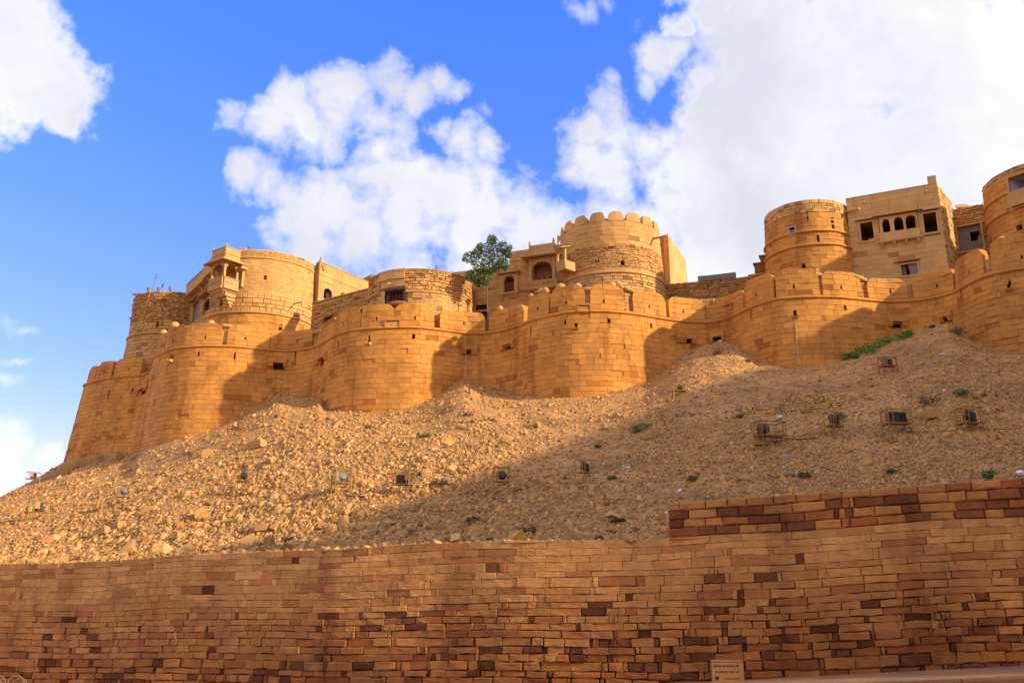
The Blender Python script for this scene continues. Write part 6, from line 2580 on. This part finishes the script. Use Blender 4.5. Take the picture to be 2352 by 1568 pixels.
    if kd == 'wide':
        for (fx, fw) in ((-0.14, 0.46), (0.28, 0.22)):
            m = MB()
            m.box((w * fx, 0, zm + hb * 0.42), w * fw, dp * 0.5, hb * 0.72)
            for q in range(5):
                m.box((w * fx, -dp * 0.255, zm + hb * (0.14 + 0.14 * q)), w * fw * 0.9, 0.02, hb * 0.05)
            m.build('ballast_box', M_DARKMETAL, t, local=True)
    if kd == 'pale':
        m = MB()
        m.box((-w * 0.24, -dp * 0.1, zm + hb * 0.45), w * 0.34, dp * 0.4, hb * 0.75)
        m.build('ballast_box', M_GREYWOOD, t, local=True)
    if kd == 'silver':
        m = MB()
        m.box((-w * 0.26, 0, zm + hb * 0.45), w * 0.24, dp * 0.3, hb * 0.6)
        m.build('ballast_box', M_SILVER, t, local=True)

# ------------------------------------------------------------------ plants
def leaf_quads(m, c, rad, n, size, rng, flat=1.0, up=0.0, tints=None):
    for _ in range(n):
        while True:
            d = Vector((rng.uniform(-1, 1), rng.uniform(-1, 1), rng.uniform(-1, 1)))
            if d.length < 1:
                break
        p = c + Vector((d.x * rad, d.y * rad, d.z * rad * flat))
        a = Vector((rng.uniform(-1, 1), rng.uniform(-1, 1), rng.uniform(-0.8, 0.8) + up)).normalized()
        b = a.cross(Vector((rng.uniform(-1, 1), rng.uniform(-1, 1), rng.uniform(-1, 1)))).normalized()
        s = size * rng.uniform(0.7, 1.35)
        k = rng.uniform(0.6, 1.5)
        t = (k * rng.uniform(0.9, 1.25), k, k * rng.uniform(0.7, 1.1))
        fold = a.cross(b) * s * 0.12
        m.add([p - a * s * 0.5, p + b * s * 0.3 + fold, p + a * s * 0.55, p - b * s * 0.3 + fold], [(0, 1, 2), (0, 2, 3)], t)


def shrub(x, y, w, lab, mat, nm='shrub', n=90, flat=0.6, leaf=0.05, seed=0, twig=M_DRY):
    rng = random.Random(900 + seed)
    g, nn = ground_px(x, y)
    if g is None:
        return
    k = (g - EYE).length / FOC
    r = w * k / 2
    t = thing(nm, g, lab, 'shrub', 'shrubs and tufts on the slope')
    m = MB()
    n = int(n * 1.5)
    for _ in range(5):
        c = g + Vector((rng.uniform(-0.65, 0.65) * r, rng.uniform(-0.4, 0.4) * r, r * flat * rng.uniform(0.3, 0.7)))
        leaf_quads(m, c, r * rng.uniform(0.4, 0.65), n // 5, leaf * 1.6 * rng.uniform(0.8, 1.2), rng, flat)
    m.build('foliage', mat, t)
    m = MB()
    for _ in range(16):
        a = rng.uniform(0, 6.28)
        e = g + Vector((math.cos(a) * r * rng.uniform(0.4, 1.1), math.sin(a) * r * 0.7, r * flat * rng.uniform(0.3, 1.5)))
        md = (g + e) / 2 + Vector((rng.uniform(-0.1, 0.1), 0, 0.05)) * r * 2
        m.tube([g - Vector((0, 0, 0.03)), md, e], 0.006, 3, r2=0.002, cap=False)
    m.build('twigs', twig, t)


SHRUBS = [(1468, 992, 58, 'largest dark shrub on the middle slope, half dead', M_LEAF, 150), (1376, 1028, 24, 'small green shrub just left of the half dead one', M_TUFT, 70),
          (974, 1003, 34, 'green tuft below the empty cage', M_TUFT, 80), (1078, 955, 30, 'dark dry shrub below the foot of the curtain wall under the tree', M_DRY, 90),
          (1405, 1102, 24, 'dark round shrub right of the thin tilted-lamp cage', M_LEAF, 90), (2208, 908, 42, 'grey-green shrub high at the far right, above the last cage', M_LEAF, 90),
          (1850, 1098, 46, 'brushwood heap with green sprigs, low on the right slope', M_DRY, 110), (1585, 1104, 40, 'thin green shrub low on the slope, right of the middle', M_LEAF, 80),
          (2275, 1095, 40, 'dark green shrub beside the raised wall at the far right', M_LEAF, 110), (1925, 962, 40, 'green shrub growing through the half hidden cage', M_TUFT, 120),
          (1022, 1112, 46, 'round dry yellow tuft on the sunlit slope', M_STRAW, 160), (1418, 1200, 34, 'sparse shrub left of the raised wall corner', M_LEAF, 80),
          (1085, 1198, 44, 'brown dry brush low in the middle of the slope', M_DRY, 110), (1212, 1225, 40, 'brown dry brush right of the square flat slab', M_DRY, 100),
          (1130, 1245, 26, 'first green tuft on the rim of the retaining wall from the left', M_TUFT, 60), (1255, 1243, 24, 'second green tuft on the rim of the retaining wall from the left', M_TUFT, 60),
          (1375, 1241, 26, 'third green tuft on the rim of the retaining wall from the left', M_TUFT, 60), (845, 985, 26, 'dark dry brush at the foot of the rubble tower bastion', M_DRY, 70),
          (1020, 950, 60, 'band of grey dry brush right of the empty cage', M_DRY, 120), (2040, 1088, 40, 'low grey-green weeds above the middle of the raised wall', M_LEAF, 70),
          (1640, 815, 50, 'dry brush on the debris mound right of the broad bastion', M_DRY, 110), (1565, 812, 40, 'dry brush against the foot of the broad bastion', M_DRY, 80),
          (1720, 832, 24, 'small dry brush by the hollow under the two-band bastion', M_DRY, 60), (2200, 768, 46, 'dry grey brush on the mound under the rightmost bastion', M_DRY, 100),
          (1168, 892, 26, 'dry brush on the sandy mound under the tree', M_DRY, 60), (660, 1242, 24, 'small green tuft above the left part of the wall', M_TUFT, 50),
          (1700, 960, 26, 'dry brush left of the collapsed stub wall', M_DRY, 60), (2135, 930, 60, 'grey dry brush and rags above the right cages', M_DRY, 110),
          (890, 1245, 30, 'dry brush on the rim left of the square slab', M_DRY, 60)]
for i, (x, y, w, lab, mat, n) in enumerate(SHRUBS):
    shrub(x, y, w, lab, mat, 'dry_tuft' if mat in (M_DRY, M_STRAW) else 'shrub', n, 0.6, 0.055 if mat is not M_STRAW else 0.07, i)

# bright green weeds against the shaded curtain wall
rng = random.Random(33)
t = thing('weeds', ground_px(1990, 815)[0], 'bright green bank of weeds at the foot of the shaded curtain wall', 'weeds')
m = MB()
for (x, y, w) in ((1945, 826, 18), (1958, 822, 26), (1972, 816, 30), (1986, 811, 34), (2000, 806, 36), (2014, 800, 36), (2028, 793, 32), (2040, 787, 22), (2066, 782, 20), (2078, 776, 24), (2090, 770, 18), (1965, 824, 20), (2000, 814, 24)):
    g = ground_px(x, y)[0]
    if g is None:
        continue
    k = (g - EYE).length / FOC
    leaf_quads(m, g + Vector((0, 0, 0.14)), w * k * 0.62 * rng.uniform(0.7, 1.15), int(190 * rng.uniform(0.5, 1.2)), 0.085, rng, rng.uniform(0.4, 0.8), 0.3)
m.build('leaves', M_WEED, t)
m = MB()
for (x, y) in ((1960, 822), (1990, 810), (2020, 798), (2080, 776)):
    g = ground_px(x, y)[0]
    for _ in range(7):
        m.tube([g, g + Vector((rng.uniform(-0.3, 0.3), rng.uniform(-0.2, 0.2), rng.uniform(0.2, 0.4)))], 0.008, 3)
m.build('stems', M_WEED, t)

# the tree behind the parapet
rng = random.Random(17)
YT = 51.9
tp = lambda cx_, cy_, dy=0.0: atY((1720 + cx_ / 4.704) * 0.605, (870 + cy_ / 4.704) * 0.605, YT + dy)
tree = thing('tree', (tp(625, 1560).x, YT, 15.55), 'slender green tree with a loose leafy crown, rising behind the parapet before the palace', 'tree')
b0 = tp(625, 1560)
b0.z = 15.55
m = MB()
m.tube([b0, tp(618, 1500), tp(612, 1300), tp(606, 1100), tp(612, 960)], 0.05, 8, r2=0.042)
m.tube([tp(612, 960), tp(622, 850), tp(632, 740), tp(640, 620), tp(660, 480), tp(690, 300)], 0.06, 7, r2=0.015)
m.build('trunk', M_BARK, tree)
for L_ in ([(606, 1000), (560, 930), (500, 860), (470, 760), (455, 700), (400, 610), (330, 540)], [(470, 760), (490, 660), (520, 560), (480, 400)], [(632, 740), (720, 640), (820, 540), (900, 440)],
           [(640, 620), (760, 480), (860, 340)], [(620, 880), (560, 900), (430, 880), (330, 840)], [(820, 540), (900, 600), (930, 700)], [(655, 500), (560, 400), (460, 300)]):
    m = MB()
    m.tube([tp(a, b, 0.25 * math.sin(i * 1.3 + len(L_))) for i, (a, b) in enumerate(L_)], 0.032, 6, r2=0.008)
    m.build('limb', M_BARK, tree)
m = MB()
for (x, y, r, n) in ((700, 190, 105, 190), (480, 300, 65, 80), (880, 330, 130, 230), (650, 370, 160, 280), (960, 440, 95, 180), (290, 500, 120, 150), (440, 430, 120, 190), (790, 550, 150, 270),
                     (900, 620, 110, 170), (600, 590, 110, 140), (400, 600, 90, 90), (925, 700, 50, 50), (330, 830, 125, 150), (570, 890, 130, 190), (450, 960, 90, 110), (430, 850, 100, 90), (520, 720, 105, 150), (640, 760, 90, 120), (400, 740, 80, 80), (760, 700, 80, 90), (250, 870, 50, 36), (1010, 330, 55, 50), (200, 540, 45, 40), (520, 1000, 60, 40)):
    c = tp(x, y, rng.uniform(-0.35, 0.35))
    leaf_quads(m, c, r * 0.0034, int(n * 1.7), 0.118, rng, 1.0, -0.35)
m.build('foliage', M_LEAF, tree)

# ------------------------------------------------------------------ small things
m = MB()
yA = 62.0
m.tube([atY(327, 745, 62.3), atY(344, 688, 62.3), atY(360, 630, 62.6)], 0.022, 5)
ant = thing('antenna_mast', atY(327, 745, 62.3), 'thin leaning antenna mast with a crosspiece, against the far left rubble tower', 'antenna')
m.build('mast', M_RUST, ant)
m = MB()
m.tube([atY(357, 638, 62.4), atY(363, 637, 62.8)], 0.03, 5)
m.tube([atY(359, 632, 62.4), atY(361, 629, 62.8)], 0.025, 5)
m.build('crosspiece', M_RUST, ant)
for (x, y, w, lab) in ((341, 668, 8, 'terracotta pot left of the antenna mast on the far left tower'), (364, 667, 8, 'terracotta pot just right of the antenna mast'), (391, 665, 8, 'terracotta pot alone near the right end of the far left tower top')):
    c = atY(x, y, 63.6)
    m = MB()
    r = w / 2 / FOC * 66
    m.lathe(c - Vector((0, 0, 0.1)), [(r * 0.7, 0), (r, 0.2), (r * 1.05, 0.22), (r * 1.15, 0.24), (r * 1.15, 0.34), (r * 0.9, 0.34)], 10)
    m.solo('flower_pot', M_TERRA, lab, 'flower pot', 'pots on the far left tower')
rng = random.Random(3)
c = atY(572, 572, 59.5)
m = MB()
for i in range(14):
    a = i * 2.4
    d = Vector((math.cos(a) * 0.3, math.sin(a) * 0.3, rng.uniform(0.15, 0.42)))
    s = Vector((-math.sin(a), math.cos(a), 0)) * 0.035
    m.add([c - s, c + s, c + d], [(0, 1, 2)])
m.solo('agave', M_STRAW, 'spiky pale plant on the roof edge of the smooth palace drum', 'plant')
for (x, y, Y, lab) in ((1001, 622, 56.2, 'thin sprig on the low rubble tower roof, left one'), (1040, 637, 57.0, 'thin sprig on the low rubble tower roof, right one'), (371, 664, 63.0, 'sprig beside the antenna mast')):
    g = atY(x, y, Y)
    m = MB()
    for _ in range(9):
        m.tube([g, g + Vector((rng.uniform(-0.2, 0.2), rng.uniform(-0.1, 0.1), rng.uniform(0.2, 0.5)))], 0.012, 3)
    leaf_quads(m, g + Vector((0, 0, 0.3)), 0.16, 16, 0.07, rng)
    m.solo('sprig', M_LEAF, lab, 'plant')

# cables and rope on the slope
def ground_line(pts, r, mat, nm, lab, cat, lift=0.02):
    P = []
    for (a, b) in zip(pts[:-1], pts[1:]):
        for i in range(8):
            f = i / 8
            g = ground_px(a[0] + (b[0] - a[0]) * f, a[1] + (b[1] - a[1]) * f)[0]
            if g is not None:
                P.append(g + Vector((0, 0, lift)))
    m = MB()
    m.tube(P, r, 4)
    m.solo(nm, mat, lab, cat)


ground_line([(790, 1137), (805, 1142), (850, 1145), (897, 1140)], 0.018, M_CABLE, 'cable', 'black pipe lying on the slope left below the wide two-box cage', 'pipe', 0.05)
ground_line([(1050, 973), (1090, 969), (1138, 965)], 0.02, M_DARKWOOD, 'fallen_stick', 'dark fallen stick on the slope below the curtain under the tree', 'stick', 0.05)
ground_line([(1576, 898), (1640, 930), (1700, 955), (1790, 972)], 0.008, M_STRAW, 'rope', 'pale rope running downhill from the small high cage', 'rope', 0.06)
ground_line([(2092, 996), (2160, 994), (2250, 990), (2360, 988)], 0.008, M_CABLE, 'cable', 'thin dark cable crossing the slope at the far right', 'cable', 0.06)
ground_line([(1790, 1008), (1830, 1012), (1880, 1008)], 0.02, M_DARKWOOD, 'fallen_stick', 'dark fallen branch right of the long open cage', 'stick', 0.05)
g = ground_px(1078, 905)[0]
m = MB()
m.tube([g - Vector((0, 0, 0.1)), g + Vector((0, 0, 0.42))], 0.06, 6)
m.solo('rusty_post', M_RUST, 'short rusty post on the mound under the tree', 'post')
g = ground_px(2172, 752)[0]
# bags and scraps one can name
for (x, y, w, col, lab) in ((2142, 752, 16, (0.03, 0.04, 0.10), 'dark blue plastic bag on the mound right of the green weeds'), (1805, 1052, 14, (0.16, 0.18, 0.55), 'blue and white plastic wrapper below the long open cage'),
                            (793 * 1.0 + 650, 1075, 14, (0.55, 0.55, 0.58), 'pale crumpled rag right of the thin tilted-lamp cage'), (2343, 1088, 22, (0.75, 0.72, 0.7), 'white sheet of paper by the raised wall at the far right'),
                            (1490, 1113, 10, (0.55, 0.7, 0.75), 'light blue scrap in the middle of the shaded slope'), (1205, 1143, 14, (0.30, 0.36, 0.34), 'grey-green bag below the arched cage'),
                            (2165, 815, 12, (0.6, 0.6, 0.6), 'white scrap high on the right mound'), (1655, 785, 14, (0.65, 0.65, 0.7), 'white bag on top of the debris mound right of the broad bastion'),
                            (1985, 802 + 105, 12, (0.6, 0.12, 0.12), 'red rag above the terrace wall'), (2060, 1160 - 66, 10, (0.65, 0.62, 0.62), 'white scrap above the raised wall, right of its middle')):
    g = ground_px(x, y)[0]
    if g is None:
        continue
    k = (g - EYE).length / FOC
    r = w * k / 2
    m = MB()
    V = []
    for zz, rr in ((-0.2, 0.7), (0.15, 1.0), (0.45, 0.7), (0.6, 0.25)):
        for i in range(7):
            a = 2 * math.pi * i / 7
            V.append(g + Vector((math.cos(a) * r * rr * rng.uniform(0.7, 1.2), math.sin(a) * r * 0.8 * rr * rng.uniform(0.7, 1.2), zz * r * rng.uniform(0.8, 1.3))))
    F = [(q * 7 + i, q * 7 + (i + 1) % 7, q * 7 + 7 + (i + 1) % 7, q * 7 + 7 + i) for q in range(3) for i in range(7)] + [tuple(range(21, 28))]
    m.add(V, F, col)
    m.solo('plastic_bag' if 'bag' in lab else 'scrap', M_LITTER, lab, 'litter', 'litter on the slope')

# ------------------------------------------------------------------ the inscribed slab at the foot of the wall
TL, TR = atY(1634, 1515, 15.2), atY(1707, 1519, 15.2)
wS_ = (TR - TL).length
zg = street_z(TL.x + wS_ / 2)
hS_ = TL.z - zg
sg = thing('inscribed_slab', (TL.x + wS_ / 2, TL.y, zg), 'small sandstone slab with Hindi lettering and an emblem, leaning on the foot of the wall', 'sign')
m = MB()
m.box((0, 0.04, hS_ / 2), wS_, 0.07, hS_)
m.build('slab', M_SIGN, sg, local=True)
m = MB()
m.box((0, -0.001, hS_ - 0.012), wS_ * 0.96, 0.015, 0.012, tint=(1.3, 1.3, 1.3))
m.build('top_edge', M_SIGN, sg, local=True)


def text(body, x, z, size, nm, wide):
    cu = bpy.data.curves.new(nm, 'FONT')
    cu.body = body
    cu.size = size
    cu.extrude = 0.001
    cu.materials.append(M_INK)
    o = bpy.data.objects.new(nm, cu)
    COL.objects.link(o)
    o.parent = sg
    bpy.context.view_layer.update()
    cu.size = size * wide / max(0.01, o.dimensions.x)
    o.location = (x, 0.0035, z)
    o.rotation_euler = (RAD(90), 0, 0)
    return o


text('\u093f\u0935\u0930\u093e\u0938\u0924 \u0915\u094b \u0938\u091c\u094b\u0915\u0930 \u0930\u0916\u0947\u0902', -wS_ * 0.43, hS_ - 0.107, 0.072, 'lettering', wS_ * 0.78)
text('\u0914\u0930 \u0917\u094c\u0930\u0935\u093e\u093f\u0928\u0935\u0924 \u0905\u0928\u0941\u092d\u0935 \u0915\u0930\u0947\u0902\u0964', -wS_ * 0.42, hS_ - 0.195, 0.066, 'lettering', wS_ * 0.79)
text('\u092d\u093e\u0930\u0924\u0940\u092f \u092a\u0941\u0930\u093e\u0924\u0924\u0935 \u0938\u0930\u0935\u0947\u0915\u0937\u0923', -wS_ * 0.13, hS_ - 0.29, 0.034, 'lettering', wS_ * 0.50)
m = MB()
m.box((-wS_ * 0.35, 0.003, hS_ - 0.275), 0.062, 0.004, 0.03)
m.box((-wS_ * 0.35 - 0.02, 0.003, hS_ - 0.25), 0.018, 0.004, 0.02)
m.box((-wS_ * 0.35 + 0.02, 0.003, hS_ - 0.25), 0.018, 0.004, 0.02)
m.box((-wS_ * 0.35, 0.003, hS_ - 0.30), 0.068, 0.004, 0.006)
m.build('emblem', M_INK, sg, local=True)
P_ = atY(833, 1558, 16.92)
t = thing('small_slab', (P_.x, P_.y, street_z(P_.x)), 'low sandstone slab of which only the top edge shows, at the bottom left of the middle', 'sign')
m = MB()
hh = P_.z - street_z(P_.x)
m.box((0, 0.03, hh / 2), 0.44, 0.06, hh)
m.build('slab', M_SIGN, t, local=True)
m = MB()
m.box((0, -0.002, hh - 0.008), 0.42, 0.012, 0.01, tint=(1.3, 1.3, 1.3))
m.build('top_edge', M_SIGN, t, local=True)
# dry stalks bending at the bottom left corner
rng = random.Random(12)
P_ = atY(20, 1600, 20.5)
zg = street_z(P_.x)
t = thing('dry_grass', (P_.x, P_.y, zg), 'pale dry stalks bent into hoops in the bottom left corner', 'grass stalks')
for (x0, x1, yt) in ((-15, 12, 1552), (18, 55, 1551), (30, 60, 1556), (-30, 4, 1560)):
    a, b = atY(x0, 1568, 20.5), atY(x1, 1568, 20.5)
    tt = atY((x0 + x1) / 2, yt, 20.5)
    m = MB()
    pts = [Vector((a.x, a.y, zg))]
    for i in range(13):
        f = i / 12
        pts.append(Vector((a.x + (b.x - a.x) * (0.5 - 0.5 * math.cos(math.pi * f)), a.y, a.z + (tt.z - a.z) * math.sin(math.pi * f))))
    m.tube(pts, 0.008, 4, (0.6, 0.55, 0.5))
    m.build('stalk', M_STRAW, t)
